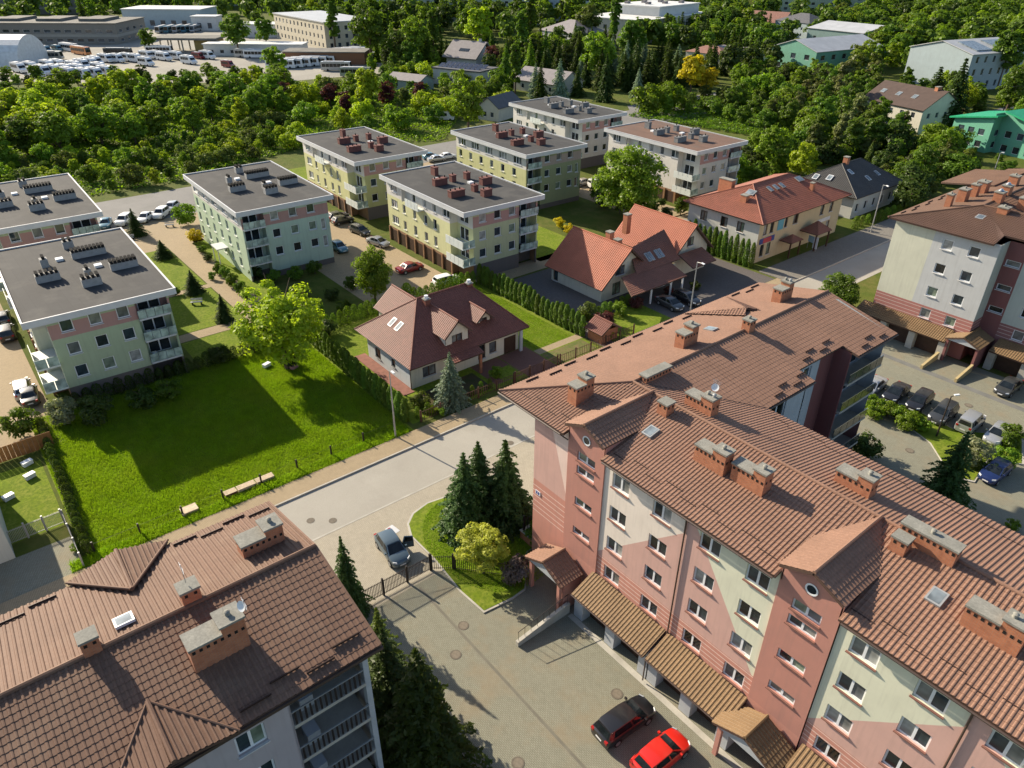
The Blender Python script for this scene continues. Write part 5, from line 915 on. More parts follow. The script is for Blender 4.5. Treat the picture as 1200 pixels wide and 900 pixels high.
# ------------------------------------------------------------ cars, vans and buses
CARM = {}
TYRE = mat('tyre', (.018, .018, .018), .85); RIM = mat('rim', (.42, .43, .44), .35, .05, metal=.7); CGL = glass('car_glass', (.012, .016, .018), .04); CTRIM = mat('car_trim', (.02, .02, .02), .6)
HL = mat('headlamp', (.62, .64, .66), .15, .05, spec=.7); TLm = mat('tail_lamp', (.35, .015, .012), .25, spec=.6); PLT = mat('plate', (.65, .65, .65), .5)
def carmesh(st):
    if st in CARM: return CARM[st]
    Lh, Wd, H, hood, belt, wb = dict(hatch=(2.05, .87, 1.48, .93, .95, 1.27), sedan=(2.25, .88, 1.44, .90, .94, 1.33), estate=(2.25, .88, 1.50, .92, .96, 1.33), suv=(2.2, .92, 1.68, 1.05, 1.06, 1.32), van=(2.15, .89, 1.82, 1.10, 1.10, 1.30))[st]
    # body stations: x, top z, half width
    front = [(Lh, .48, .62), (Lh-.05, .66, .74), (Lh-.22, hood-.16, .90), (Lh-.55, hood-.07, .97), (Lh-.95, hood, 1.0)]
    tail = {'sedan': [(-Lh+.95, belt+.02, 1.0), (-Lh+.35, belt+.03, .96), (-Lh+.07, belt-.02, .86), (-Lh, .62, .78)]}.get(st, [(-Lh+.5, belt+.01, 1.0), (-Lh+.18, belt, .95), (-Lh+.03, belt-.06, .88), (-Lh, .55, .80)])
    S = front+[(.4, belt, 1.0), (-.5, belt+.01, 1.0)]+tail
    vs = []; nr = 12
    for x, zt, wf in S:
        w_ = Wd*wf; zb = .20 if abs(x) < Lh-.1 else .30
        ring = [(w_*.80, zb), (w_*.97, zb+.10), (w_, zb+.5*(zt-zb)), (w_*.985, zt-.10), (w_*.93, zt-.02), (w_*.60, zt+.025)]
        vs += [(x, y, z) for y, z in ring]+[(x, -y, z) for y, z in reversed(ring)]
    fs = []
    for i in range(len(S)-1):
        for k in range(nr): fs.append((i*nr+k, i*nr+(k+1) % nr, (i+1)*nr+(k+1) % nr, (i+1)*nr+k))
    fs += [tuple(range(nr)), tuple(range((len(S)-1)*nr+nr-1, (len(S)-1)*nr-1, -1))]
    # cabin
    xf = Lh-.98; xr = {'sedan': -Lh+.80, 'van': -Lh+.05}.get(st, -Lh+.14); rf = {'van': xf-.55, 'suv': xf-.68}.get(st, xf-.80); rr_ = {'sedan': xr+.62, 'van': xr+.08, 'estate': xr+.32, 'suv': xr+.3}.get(st, xr+.45)
    cb = [(xf, belt-.03, .86*Wd), (xf-.28, belt, .92*Wd), (0.0, belt, .935*Wd), (xr+.4, belt, .925*Wd), (xr, belt-.02, .84*Wd)]
    ct = [(rf, H-.07, .66*Wd), (rf-.18, H-.025, .71*Wd), (-.15, H, .74*Wd), (rr_+.2, H-.03, .72*Wd), (rr_, H-.08, .67*Wd)]
    n0 = len(vs); m = 5
    for (x, z, y) in cb: vs += [(x, y, z), (x, -y, z)]
    for (x, z, y) in ct: vs += [(x, y, z), (x, -y, z)]
    for (x, z, y) in ct: vs += [(x, y*.55, z+.03), (x, -y*.55, z+.03)]
    B_ = lambda i, s: n0+2*i+s; T_ = lambda i, s: n0+10+2*i+s; Cc = lambda i, s: n0+20+2*i+s
    for i in range(m-1):
        fs += [(B_(i, 0), B_(i+1, 0), T_(i+1, 0), T_(i, 0)), (B_(i+1, 1), B_(i, 1), T_(i, 1), T_(i+1, 1)), (T_(i, 0), T_(i+1, 0), Cc(i+1, 0), Cc(i, 0)), (T_(i+1, 1), T_(i, 1), Cc(i, 1), Cc(i+1, 1)), (Cc(i, 0), Cc(i+1, 0), Cc(i+1, 1), Cc(i, 1))]
    for i, d in ((0, 1), (4, -1)): fs += [(B_(i, 1), B_(i, 0), T_(i, 0), T_(i, 1)), (T_(i, 1), T_(i, 0), Cc(i, 0), Cc(i, 1))]
    body = MB().add(vs, fs).mesh('body', True)
    def lerp(a, b, t): return a+(b-a)*t
    def panel(p00, p10, p11, p01, mx, mz, off, nx=1):
        P = [Vector(p) for p in (p00, p10, p11, p01)]; nn = (P[1]-P[0]).cross(P[3]-P[0]).normalized()
        c = sum(P, Vector())/4; nn = nn if nn.dot(c-Vector((0, 0, .9))) > 0 else -nn
        q = lambda s, t: lerp(lerp(P[0], P[1], s), lerp(P[3], P[2], s), t)+nn*off
        return MB().quad(q(mx, mz), q(1-mx, mz), q(1-mx, 1-mz), q(mx, 1-mz))
    pt = lambda a, s: (a[0], a[2]*s, a[1])
    ws_ = panel(pt(cb[0], 1), pt(cb[0], -1), pt(ct[0], -1), pt(ct[0], 1), .05, .06, .012).mesh('windscreen'); rw = panel(pt(cb[4], 1), pt(cb[4], -1), pt(ct[4], -1), pt(ct[4], 1), .08, .16, .012).mesh('rear_window')
    side = []
    for s in (1, -1):
        lo_, hi_ = [pt(c, s) for c in cb], [pt(c, s) for c in ct]
        q = MB()
        for i in range(1, 4):
            A, B2, C, D = (Vector(v) for v in (lo_[i], lo_[i+1], hi_[i+1], hi_[i])); off = Vector((0, s*.014, .004))
            k0 = .06 if i > 1 else .0; k1 = .94
            if i == 3: k1 = .72
            bt = lambda s_, t: lerp(lerp(A, B2, s_), lerp(D, C, s_), t)+off
            q.quad(bt(k0, .10), bt(k1, .10), bt(k1, .88), bt(k0, .88))
        A, B2, D = Vector(lo_[0]), Vector(lo_[1]), Vector(hi_[1]); off = Vector((0, s*.014, .004))
        q.poly([lerp(A, B2, .35)+(D-A)*.08+off, B2+(D-B2)*.10+off, B2+(D-B2)*.86+off, lerp(Vector(hi_[0]), D, .5)*.84+lerp(A, B2, .5)*.16+off]) if st != 'none' else None
        side.append(q.mesh('side_window'))
    wh = MB(); wh.tube((0, -.10, 0), (0, .10, 0), .315, n=20); tyre = wh.mesh('wheel'); rm = MB(); rm.tube((0, -.108, 0), (0, .108, 0), .20, n=14); rim = rm.mesh('rim')
    zl = hood-.26; hl = MB().prism([(Lh-.13, .50, zl), (Lh-.30, Wd*.88, zl+.05), (Lh-.34, Wd*.86, zl+.17), (Lh-.17, .48, zl+.10)], (.09, .0, 0)).mesh('headlight'); hr = MB().prism([(Lh-.13, -.50, zl), (Lh-.30, -Wd*.88, zl+.05), (Lh-.34, -Wd*.86, zl+.17), (Lh-.17, -.48, zl+.10)], (.09, 0, 0)).mesh('headlight')
    zt = belt-.22; tl = [MB().box(-Lh-.012, -Lh+.14, min(s*.52, s*.76), max(s*.52, s*.76), zt, zt+.2).mesh('tail_light') for s in (1, -1)]
    mir = [MB().box(xf-.42, xf-.28, min(s*(Wd-.02), s*(Wd+.14)), max(s*(Wd-.02), s*(Wd+.14)), belt-.02, belt+.12).mesh('mirror') for s in (1, -1)]
    pl = [MB().box(Lh-.01, Lh+.02, -.26, .26, .40, .51).mesh('number_plate'), MB().box(-Lh-.02, -Lh+.01, -.26, .26, .56, .67).mesh('number_plate')]
    arch = MB(); 
    for x in (wb, -wb):
        for s in (1, -1):
            n = 12; ya, yb = s*(Wd+.004), s*(Wd*.7)
            arch.add([(x+.37*math.cos(math.pi*i/n), yy, .31+.37*math.sin(math.pi*i/n)) for yy in (ya, yb) for i in range(n+1)]+[(x, ya, .31)], [(i, i+1, n+2+i, n+1+i) for i in range(n)]+[(i, i+1, 2*n+2) for i in range(n)])
    CARM[st] = dict(body=body, ws=ws_, rw=rw, side=side, tyre=tyre, rim=rim, hl=[hl, hr], tl=tl, mir=mir, pl=pl, arch=arch.mesh('wheel_arch'), wb=wb, W=Wd); return CARM[st]
def car(st, colm, u, v, head, label, group=None, z=.012, full=True, cat='car'):
    m_ = carmesh(st); t = thing('parked_'+('van' if st == 'van' else 'car'), label, 'van' if st == 'van' else cat, (u, v, z), head, group)
    b = obj('body', m_['body'], None, t); setmat(b, colm)
    for n_, me, mt_ in (('windscreen', m_['ws'], CGL), ('rear_window', m_['rw'], CGL), ('side_window', m_['side'][0], CGL), ('side_window', m_['side'][1], CGL)): obj(n_, me, mt_, t)
    for x in (m_['wb'], -m_['wb']):
        for s in (1, -1):
            wo = obj('wheel', m_['tyre'], TYRE, t, (x, s*(m_['W']-.085), .315)); obj('rim', m_['rim'], RIM, wo)
    if full:
        for me in m_['hl']: obj('headlight', me, HL, t)
        for me in m_['tl']: obj('tail_light', me, TLm, t)
        for me in m_['mir']: setmat(obj('mirror', me, None, t), colm)
        for me in m_['pl']: obj('number_plate', me, PLT, t)
        obj('wheel_arch', m_['arch'], CTRIM, t)
    return t
CP = {k: carpaint('paint_'+k, c, mtl) for k, c, mtl in (('black', (.012, .012, .014), 0), ('red', (.55, .018, .010), 0), ('grey_blue', (.075, .11, .135), .3), ('silver', (.42, .43, .44), .5), ('white', (.72, .72, .71), 0), ('navy', (.012, .025, .10), .2), ('dark_grey', (.05, .053, .055), .3), ('dark_red', (.20, .012, .015), .1), ('teal', (.05, .16, .22), .2), ('beige', (.36, .32, .26), .2), ('orange', (.55, .20, .05), 0))}
gc = car('hatch', CP['grey_blue'], -41.1, 20.5, R(-6), 'grey-blue hatchback with an open rear door on the drive outside the gate')
dr = MB(); dr.prism([(0, 0, .32), (0, .95, .32), (0, .95, .92), (-.12, .92, 1.38), (-.22, .2, 1.4), (0, 0, .95)], (.06, 0, 0)); do = dr.build('open_door', CP['grey_blue'], gc, (.15, .86, 0), R(-18)); MB().quad((.065, .12, .97), (.065, .86, .97), (-.03, .84, 1.32), (-.11, .26, 1.34)).build('door_window', CGL, do)
car('estate', CP['black'], -18.0, 24.2, R(86), 'glossy black hatchback parked in the courtyard facing the garages'); car('hatch', CP['red'], -14.95, 24.3, R(88), 'bright red hatchback parked beside the black car in the courtyard')
car('hatch', CP['navy'], -13.9, 71.3, R(-92), 'navy blue hatchback at the end of the planted island')
for u, v, st, c, h, lab in ((-29.4, 77.2, 'sedan', 'silver', -86, 'silver saloon first in the row behind the bright shrubs'), (-27.0, 77.9, 'sedan', 'black', -86, 'black saloon parked beside the silver saloon'), (-24.5, 78.2, 'estate', 'black', -86, 'black estate car second from the dark people carrier'), (-21.7, 77.6, 'suv', 'dark_grey', -88, 'dark grey people carrier with pale roof rails beside the lamp post'), (-19.1, 78.2, 'van', 'silver', 92, 'silver panel van with two rear windows in the parked row'), (-16.4, 78.2, 'hatch', 'silver', -88, 'pale hatchback half hidden by bushes next to the silver van'), (-19.6, 89.3, 'sedan', 'dark_grey', -90, 'dark green-black saloon backed up to the maroon building garages')): car(st, CP[c], u, v, R(h), lab)
car('sedan', CP['dark_red'], -92.6, 54.4, R(90), 'dark red saloon in front of the brown garages of the lime block'); car('estate', CP['white'], -85.0, 56.1, R(86), 'white estate car behind the wine red roof'); car('sedan', CP['silver'], -105.6, 56.2, R(15), 'pale silver saloon parked near the lime block corner'); car('estate', CP['dark_grey'], -112.6, 56.6, R(8), 'dark grey estate car between the yellow blocks'); car('hatch', CP['black'], -119.4, 56.8, R(90), 'black hatchback in the shade under the olive block balconies'); car('hatch', CP['dark_grey'], -122.0, 57.2, R(90), 'charcoal hatchback nearest the olive block garages'); car('hatch', CP['teal'], -107.5, 49.9, R(0), 'teal car tucked beside the mint block wall')
for q, st, c, h, lab in (((147, 262), 'suv', 'white', -40, 'white sport utility beside the young spruce'), ((172, 258), 'sedan', 'white', -40, 'white saloon in the row of three white cars'), ((190, 254), 'suv', 'white', -40, 'white people carrier at the kerb by the path'), ((202, 246), 'hatch', 'silver', -40, 'silver hatchback half hidden by a round bush'), ((125, 265), 'sedan', 'teal', -20, 'pale teal saloon behind the sage block roof')):
    p = G(*q); car(st, CP[c], p.x, p.y, R(h), lab)
for q, st, c, h, lab in (((28, 460), 'estate', 'silver', 175, 'silver estate car in the lot beside the meadow block'), ((36, 468), 'sedan', 'dark_grey', 175, 'dark blue saloon next to the silver estate'), ((10, 395), 'suv', 'black', 175, 'black sport utility under the meadow block eave'), ((5, 377), 'hatch', 'dark_grey', 175, 'dark hatchback in the shade by the meadow block')):
    p = G(*q); car(st, CP[c], p.x, p.y, R(h), lab)
for u, v, c, st, lab in ((-58.8, 76.2, 'dark_grey', 'sedan', 'dark saloon under the brown carport roof'), (-58.4, 79.4, 'black', 'estate', 'black car parked next to the carport saloon')): car(st, CP[c], u, v, R(-5), lab)
for q, c, st, lab in (((684, 217), 'beige', 'sedan', 'beige saloon in the gap between the pale blocks'), ((700, 219), 'white', 'van', 'white van beside the beige saloon behind the big tree'), ((512, 189), 'silver', 'sedan', 'silver car in the bay behind the lime block roof'), ((524, 186), 'white', 'sedan', 'white car in the bay behind the lime block roof'), ((505, 186), 'teal', 'hatch', 'teal hatchback in the bay behind the lime block'), ((766, 127), 'teal', 'sedan', 'pale teal car on the road below the conifers'), ((757, 129), 'dark_grey', 'sedan', 'dark car on the shaded road below the conifers')):
    p = G(*q); car(st, CP[c], p.x, p.y, R(80), lab, full=False)
BUSM = {}
def bus(kind, colm, p, head, label, group=None):
    Lb, Wb, Hb = dict(minibus=(6.2, 1.0, 2.6), coach=(12.0, 1.27, 3.4))[kind]
    if kind not in BUSM:
        h = Lb/2; pts = [(-h, .35), (h-.05, .35), (h, 1.0), (h-(.9 if kind == 'minibus' else .15), 1.35 if kind == 'minibus' else 1.3), (h-(1.7 if kind == 'minibus' else .45), Hb-.08), (h-(2.0 if kind == 'minibus' else .8), Hb), (-h+.1, Hb), (-h, Hb-.2)]
        body = MB().prism([(x, -Wb, z) for x, z in pts], (0, 2*Wb, 0)).mesh('body'); z0, z1 = (1.35, 2.15) if kind == 'minibus' else (1.55, 2.75)
        xs = np.linspace(-h+.4, h-(2.0 if kind == 'minibus' else 1.0), 5 if kind == 'minibus' else 8); wn_ = [MB().box(a+.06, b_-.06, -.008, .008, z0, z1).mesh('side_window') for a, b_ in zip(xs[:-1], xs[1:])]
        a, b_ = pts[3], pts[4]; n_ = Vector((b_[1]-a[1], 0, a[0]-b_[0])).normalized()*.015; wsn = MB().quad(Vector((a[0], -Wb*.88, a[1]+.05))+n_, Vector((a[0], Wb*.88, a[1]+.05))+n_, Vector((b_[0], Wb*.85, b_[1]-.08))+n_, Vector((b_[0], -Wb*.85, b_[1]-.08))+n_).mesh('windscreen')
        rwn = MB().box(-h-.012, -h+.004, -Wb*.75, Wb*.75, z0, z1).mesh('rear_window'); wh = MB(); wh.tube((0, -.13, 0), (0, .13, 0), .42 if kind == 'coach' else .34, n=14); rf = MB().box(-h+1.0, h-3.0, -Wb*.55, Wb*.55, Hb+.005, Hb+.16).mesh('roof_unit')
        BUSM[kind] = (body, wn_, wsn, rwn, wh.mesh('wheel'), rf)
    body, wn_, wsn, rwn, wh, rf = BUSM[kind]; t = thing(kind, label, 'bus' if kind == 'coach' else 'van', (p.x, p.y, .012), head, group); setmat(obj('body', body, None, t), colm)
    for me in wn_:
        for s in (1, -1): obj('side_window', me, CGL, t, (0, s*(Wb+.004), 0))
    obj('windscreen', wsn, CGL, t); obj('rear_window', rwn, CGL, t); obj('roof_unit', rf, FASC, t)
    for x in (Lb*.32, -Lb*.28):
        for s in (1, -1): obj('wheel', wh, TYRE, t, (x, s*(Wb-.12), .42 if kind == 'coach' else .34))
    return t
mv = [(52+i*12, 86-i*1.2) for i in range(5)]
for i, (x, y) in enumerate([(24, 82), (52, 85), (65, 84.5), (78, 84), (89, 80), (98, 77.5), (100, 89), (113, 88), (93, 84), (108, 76), (118, 82), (38, 81), (58, 79), (70, 78), (44, 87), (83, 88), (126, 86)]):
    bus('minibus', CP['white'], G(x, y+3), R(15), 'white minibus in the dense rows on the depot yard', 'white minibuses in the depot yard').scale = (1.4, 1.35, 1.35)
for x, y in ((125, 70), (138, 70), (150, 69), (160, 70), (172, 74), (193, 68), (208, 67), (222, 72), (244, 66), (113, 73), (173, 66), (185, 66)):
    bus('minibus', CP['white'], G(x, y+3), R(20), 'white minibus among the spaced vehicles near the fuel canopy', 'white minibuses near the fuel canopy').scale = (1.25, 1.25, 1.25)
for x, y, c, lab in ((233, 66, 'dark_red', 'dark red minibus beside white ones near the fuel canopy'), (268, 76, 'dark_red', 'red minibus behind the round tree tops'), (45, 62, 'silver', 'silver minibus in the shade of the workshop'), (55, 58, 'teal', 'teal minibus in the shade of the workshop'), (68, 57, 'teal', 'green minibus backed to the workshop')): bus('minibus', CP[c], G(x, y+3), R(20), lab)
for x, y, c, h, lab in ((96, 62, 'orange', 18, 'orange bus parked by the dark workshop wall'), (82, 58, 'white', 18, 'white bus beside the orange bus'), (58, 68, 'beige', 52, 'long beige bus parked lengthwise before the workshop'), (140, 64, 'dark_grey', 52, 'dark coach parked lengthwise near the workshop corner'), (188, 61, 'white', 52, 'white tour coach with dark window band by the canopy'), (266, 60, 'white', -60, 'white coach standing alone on the open yard'), (292, 65, 'silver', 50, 'silver coach near the round green tree'), (303, 66, 'white', 50, 'white coach next to the silver one'), (345, 60, 'teal', 50, 'bright blue coach before the pale shed'), (150, 42, 'dark_grey', 50, 'dark bus beside the workshop end')): bus('coach', CP[c], G(x, y+2), R(h), lab)
for i in range(22): bus('coach', CP['white'], G(330+(i % 11)*9.5, 80-(i % 11)*.9-(i//11)*6.5), R(50), 'white coach in the packed rows behind the office yard hedge', 'white coaches packed by the office')
for i in range(5): bus('coach', CP['teal'] if i % 2 else CP['silver'], G(190+i*10, 38-i*.3), R(-40), 'town bus parked in front of the washing hall', 'town buses at the washing hall')
for x, y in ((395, 83), (418, 90)): bus('coach', CP['silver'], G(x, y), R(50), 'silver coach seen between hedge trees below the office', 'silver coaches below the office')
pv = G(520, 141); bus('minibus', CP['white'], pv, R(50), 'white delivery van standing in the allotment gardens')
# ------------------------------------------------------------ trees and shrubs
def quadleaves(C, Nn, size, asp=.62):
    n = len(C); Nn = Nn/np.linalg.norm(Nn, axis=1, keepdims=True); A = RNG.normal(size=(n, 3)); T = np.cross(Nn, A); T /= np.linalg.norm(T, axis=1, keepdims=True)+1e-9; B_ = np.cross(Nn, T)
    s = (size*RNG.uniform(.6, 1.35, n))[:, None]; V = np.stack([C+T*s, C+B_*s*asp, C-T*s, C-B_*s*asp], 1).reshape(-1, 3); return V, np.arange(4*n).reshape(-1, 4)
def sph(n):
    v = RNG.normal(size=(n, 3)); return v/np.linalg.norm(v, axis=1, keepdims=True)
def crown(name, H, Rr, zc, rz, nclump, per, leaf, cr=(.22, .40), droop=0.0, fill=.38):
    C = []; Nn = []
    d = sph(nclump); rad = RNG.uniform(0, 1, nclump)**fill; cen = d*rad[:, None]*np.array([Rr, Rr, rz])*.80+np.array([0, 0, zc])
    ok = cen[:, 2] > zc-rz*.72; cen = cen[ok]
    for c in cen:
        r_ = Rr*RNG.uniform(*cr); k = sph(per); k[:, 2] = np.where(k[:, 2] < -.4, -k[:, 2]*.6, k[:, 2]); rr_ = r_*RNG.uniform(.55, 1.08, per)**.6
        p = c+k*rr_[:, None]*np.array([1, 1, .8]); C.append(p); out = (p-np.array([0, 0, zc])); out /= np.linalg.norm(out, axis=1, keepdims=True)+1e-6
        Nn.append(k*.7+out*.3+RNG.normal(size=(per, 3))*.42+np.array([0, 0, .35-droop]))
    V, Q = quadleaves(np.concatenate(C), np.concatenate(Nn), leaf); return npmesh(name, V, Q)
def trunkmesh(H, r0, limbs, spread):
    m_ = MB(); m_.tube((0, 0, -.1), (0, 0, H*.55), r0, r0*.6, 8); m_.tube((0, 0, H*.55), (.1, .05, H*.85), r0*.6, r0*.15, 6)
    for i in range(limbs):
        a = 6.28*i/limbs+.4; z0 = H*(.28+.06*i); m_.tube((0, 0, z0), (math.cos(a)*spread, math.sin(a)*spread, z0+H*.32), r0*.42, r0*.08, 6)
    return m_.mesh('trunk', True)
def sprucemesh(H, Rr, whorls, per, leaf, droop=.35):
    C = []; Nn = []
    for i in range(whorls):
        f = i/(whorls-1); z = H*(.05+.93*f); r_ = Rr*((1-f)**.85)*RNG.uniform(.78, 1.15)+.05; nb = max(4, int(per*(1-f*.6))); a0 = RNG.uniform(0, 6.28)
        for b_ in range(nb):
            a = a0+6.28*b_/nb+RNG.uniform(-.15, .15); L_ = r_*RNG.choice([.55, .75, .9, 1.0, 1.12, 1.28]); ns = max(3, int(L_/leaf*1.9)); t = np.linspace(.12, 1, ns)
            x = np.cos(a)*L_*t; y = np.sin(a)*L_*t; zz = z-droop*L_*t**1.4+.12*L_*np.sin(t*3.1); wdt = (1.05-t)*L_*.30
            for s in (-1, 0, 1):
                off = wdt*s+RNG.normal(0, .04, ns); C.append(np.stack([x-np.sin(a)*off, y+np.cos(a)*off, zz-np.abs(off)*.35+RNG.normal(0, .04, ns)], 1)); Nn.append(np.stack([np.cos(a)*.35+RNG.normal(0, .45, ns), np.sin(a)*.35+RNG.normal(0, .45, ns), .8+RNG.normal(0, .3, ns)], 1))
    V, Q = quadleaves(np.concatenate(C), np.concatenate(Nn), leaf, .42); return npmesh('crown', V, Q)
def thujamesh(H, Rr, n, leaf):
    z = RNG.uniform(.0, 1, n); prof = np.where(z < .25, .72+1.1*z, np.sqrt(np.clip(1-((z-.25)/.77)**2.2, 0, 1))); a = RNG.uniform(0, 6.28, n); lump = 1+.13*np.sin(a*5+z*9)+.08*np.sin(a*3-z*15); r_ = Rr*prof*lump*RNG.uniform(.84, 1.05, n)
    C = np.stack([np.cos(a)*r_, np.sin(a)*r_, z*H], 1); Nn = np.stack([np.cos(a), np.sin(a), .35+0*z], 1)+RNG.normal(0, .4, (n, 3)); V, Q = quadleaves(C, Nn, leaf, .45); return npmesh('crown', V, Q)
PROTO = {}
PROTO['leafy'] = [(crown('crown', 10, R_, zc, rz_, n, p, lf, cr, fill=fl), trunkmesh(10, .23, 6, 2.0), 10, R_) for R_, zc, rz_, n, p, lf, cr, fl in ((3.7, 5.7, 4.3, 90, 75, .23, (.10, .28), .5), (3.3, 5.9, 4.3, 75, 85, .23, (.12, .32), .55), (4.1, 5.5, 4.2, 110, 62, .22, (.09, .24), .5), (3.4, 5.9, 4.6, 85, 80, .21, (.08, .30), .6), (3.0, 5.8, 4.5, 70, 90, .23, (.14, .34), .55))]
PROTO['near'] = [(crown('crown', 10, 4.3, 5.6, 4.6, 105, 130, .155, (.10, .25), fill=.55), trunkmesh(10, .24, 7, 2.3), 10, 4.1), (crown('crown', 10, 4.1, 5.7, 4.4, 100, 135, .15, (.10, .25), fill=.55), trunkmesh(10, .24, 6, 2.1), 10, 3.9), (crown('crown', 10, 4.1, 5.4, 4.7, 190, 105, .15, (.12, .26), fill=.42), trunkmesh(10, .24, 6, 2.1), 10, 4.1)]
PROTO['tall'] = [(crown('crown', 14, 2.7, 7.8, 6.4, 60, 100, .27, (.26, .42)), trunkmesh(14, .26, 6, 1.3), 14, 2.7), (crown('crown', 14, 3.1, 7.4, 6.2, 80, 80, .24, (.2, .34), droop=.3, fill=.55), trunkmesh(14, .25, 7, 1.6), 14, 3.1)]
PROTO['poplar'] = [(crown('crown', 18, 1.9, 9.6, 9.0, 60, 90, .3, (.3, .5)), trunkmesh(18, .3, 4, .8), 18, 1.9)]
PROTO['spruce'] = [(sprucemesh(10, 2.5, 24, 13, .26), trunkmesh(10, .17, 3, .3), 10, 2.5), (sprucemesh(10, 2.9, 21, 14, .27, .45), trunkmesh(10, .18, 3, .3), 10, 2.9)]
PROTO['spruce_near'] = [(sprucemesh(10, 2.4, 30, 14, .16, .42), trunkmesh(10, .17, 3, .3), 10, 2.5), (sprucemesh(10, 2.6, 27, 15, .16, .30), trunkmesh(10, .18, 3, .3), 10, 2.7)]
PROTO['thuja'] = [(thujamesh(2.4, .46, 900, .085), trunkmesh(2.4, .05, 2, .1), 2.4, .46), (thujamesh(2.4, .50, 900, .085), trunkmesh(2.4, .05, 2, .1), 2.4, .50)]
PROTO['column'] = [(thujamesh(4.6, .50, 2600, .10), trunkmesh(4.6, .06, 2, .1), 4.6, .5)]
PROTO['bush'] = [(crown('crown', 2.2, 1.3, 1.05, 1.15, 34, 70, .10, (.24, .4)), trunkmesh(2.2, .06, 5, .6), 2.2, 1.3), (crown('crown', 2.2, 1.35, 1.0, 1.1, 40, 65, .095, (.2, .36)), trunkmesh(2.2, .06, 5, .6), 2.2, 1.35)]
LM = {k: leafmat('leaf_'+k, c, t, v) for k, c, t, v in (('lime', (.265, .315, .016), .52, .2), ('fresh', (.145, .212, .016), .5, .22), ('mid', (.092, .145, .014), .5, .28), ('dark', (.048, .070, .012), .4, .3), ('olive', (.100, .125, .024), .45, .3), ('copper', (.095, .028, .030), .4, .3), ('gold', (.42, .31, .012), .45, .2), ('pale', (.36, .36, .060), .45, .25), ('spruce', (.050, .080, .022), .3, .4), ('bluespruce', (.17, .22, .16), .25, .2), ('thuja', (.100, .155, .014), .35, .3), ('silver', (.15, .16, .06), .4, .3), ('lilac', (.17, .13, .13), .35, .3), ('blossom', (.22, .24, .14), .3, .35))}
def tree(kind, u, v, h, col, label, group=None, wscale=1.0, z=0.0, name=None, cat=None, idx=None):
    pr = PROTO[kind]; cm, tm, H, Rr = pr[idx if idx is not None else random.randrange(len(pr))]
    nm = name or {'spruce': 'spruce_tree', 'spruce_near': 'spruce_tree', 'thuja': 'thuja_shrub', 'column': 'thuja_shrub', 'bush': 'bush', 'poplar': 'poplar_tree'}.get(kind, 'leafy_tree'); ct = cat or {'thuja': 'shrub', 'column': 'shrub', 'bush': 'bush'}.get(kind, 'tree')
    t = thing(nm, label, ct, (u, v, z), random.uniform(0, 6.28), group); k = h/H; t.scale = (k*wscale, k*wscale*random.uniform(.92, 1.08), k)
    setmat(obj('crown', cm, None, t), LM[col]); setmat(obj('trunk', tm, None, t), MATS['bark'])
    return t
def at_crown(px, py, wpx, kind, frac=.58):
    """stand a tree where a crown of that apparent width is sighted"""
    pr = PROTO[kind][0]; h = 8.0
    for _ in range(6):
        p = G(px, py, h*frac); h = wpx*mpp(p)/(2*pr[3])*pr[2]
    return p, h
def T(px, py, wpx, kind, col, label, hs=1.0, **kw):
    p, h = at_crown(px, py, wpx, kind); return tree(kind, p.x, p.y, h*hs, col, label, wscale=1/hs, **kw)
def S(tip, base, kind, col, label, wpx=None, **kw):
    """stand a conifer by its foot and tip"""
    p = G(*base); lo_, hi_ = .5, 40.0
    for _ in range(40):
        m_ = (lo_+hi_)/2; q = Vector((p.x, p.y, m_-CAM_H)); y = 450+FPX*q.dot(CD)/q.dot(CF)
        if y > tip[1]: lo_ = m_
        else: hi_ = m_
    pr = PROTO[kind][0]; ws = 1.0 if wpx is None else (wpx*mpp(p)/2/pr[3])/(lo_/pr[2]); return tree(kind, p.x, p.y, lo_, col, label, wscale=ws, **kw)
# individually known trees
T(324, 360, 118, 'near', 'lime', 'large bright yellow-green maple at the corner of the mint block', hs=.9, idx=0, z=-.9)
T(437, 324, 50, 'near', 'fresh', 'upright fresh green tree between the mint block and the wine-roofed house', hs=1.25, idx=2)
tree('near', -88.0, 98.0, 15.5, 'fresh', 'big dense green tree in front of the off-white brown-roofed block', wscale=1.15, idx=2, z=-.8)
T(984, 344, 56, 'near', 'mid', 'round green street tree beyond the terracotta wing roof', idx=2)
T(565, 634, 76, 'near', 'pale', 'pale yellow-green ornamental maple leaning over the lawn fence', hs=.85, idx=1)
S((528, 412), (529, 474), 'spruce_near', 'bluespruce', 'silvery blue spruce in front of the cream house wall', 42)
S((546, 530), (546, 622), 'spruce_near', 'spruce', 'dark spruce nearest the street on the kerbed lawn', 74, idx=0); S((557, 517), (562, 606), 'spruce_near', 'spruce', 'dark spruce standing behind its neighbour on the kerbed lawn', 64, idx=1); S((583, 515), (592, 612), 'spruce_near', 'spruce', 'tall dark spruce closest to the pink end wall', 78, idx=0)
S((476, 760), (500, 905), 'spruce_near', 'dark', 'broad dark conifer between the brown roof and the courtyard', 120, idx=1); S((441, 735), (462, 850), 'spruce_near', 'spruce', 'dark conifer squeezed beside the balconies of the brown building', 96, idx=0); S((436, 712), (452, 800), 'spruce_near', 'olive', 'lighter olive conifer just inside the gate', 60, idx=1); S((378, 628), (412, 716), 'spruce_near', 'spruce', 'slim conifer peeping past the brown roof gable', 46, idx=0)
S((1108, 505), (1098, 598), 'spruce_near', 'spruce', 'dark spruce behind the terracotta roof by the planted island', 66, idx=1); S((478, 332), (478, 358), 'thuja', 'thuja', 'small pointed conifer behind the wine red gable', 16)
T(1016, 518, 44, 'bush', 'dark', 'dark clipped dome bush by the curved drive')
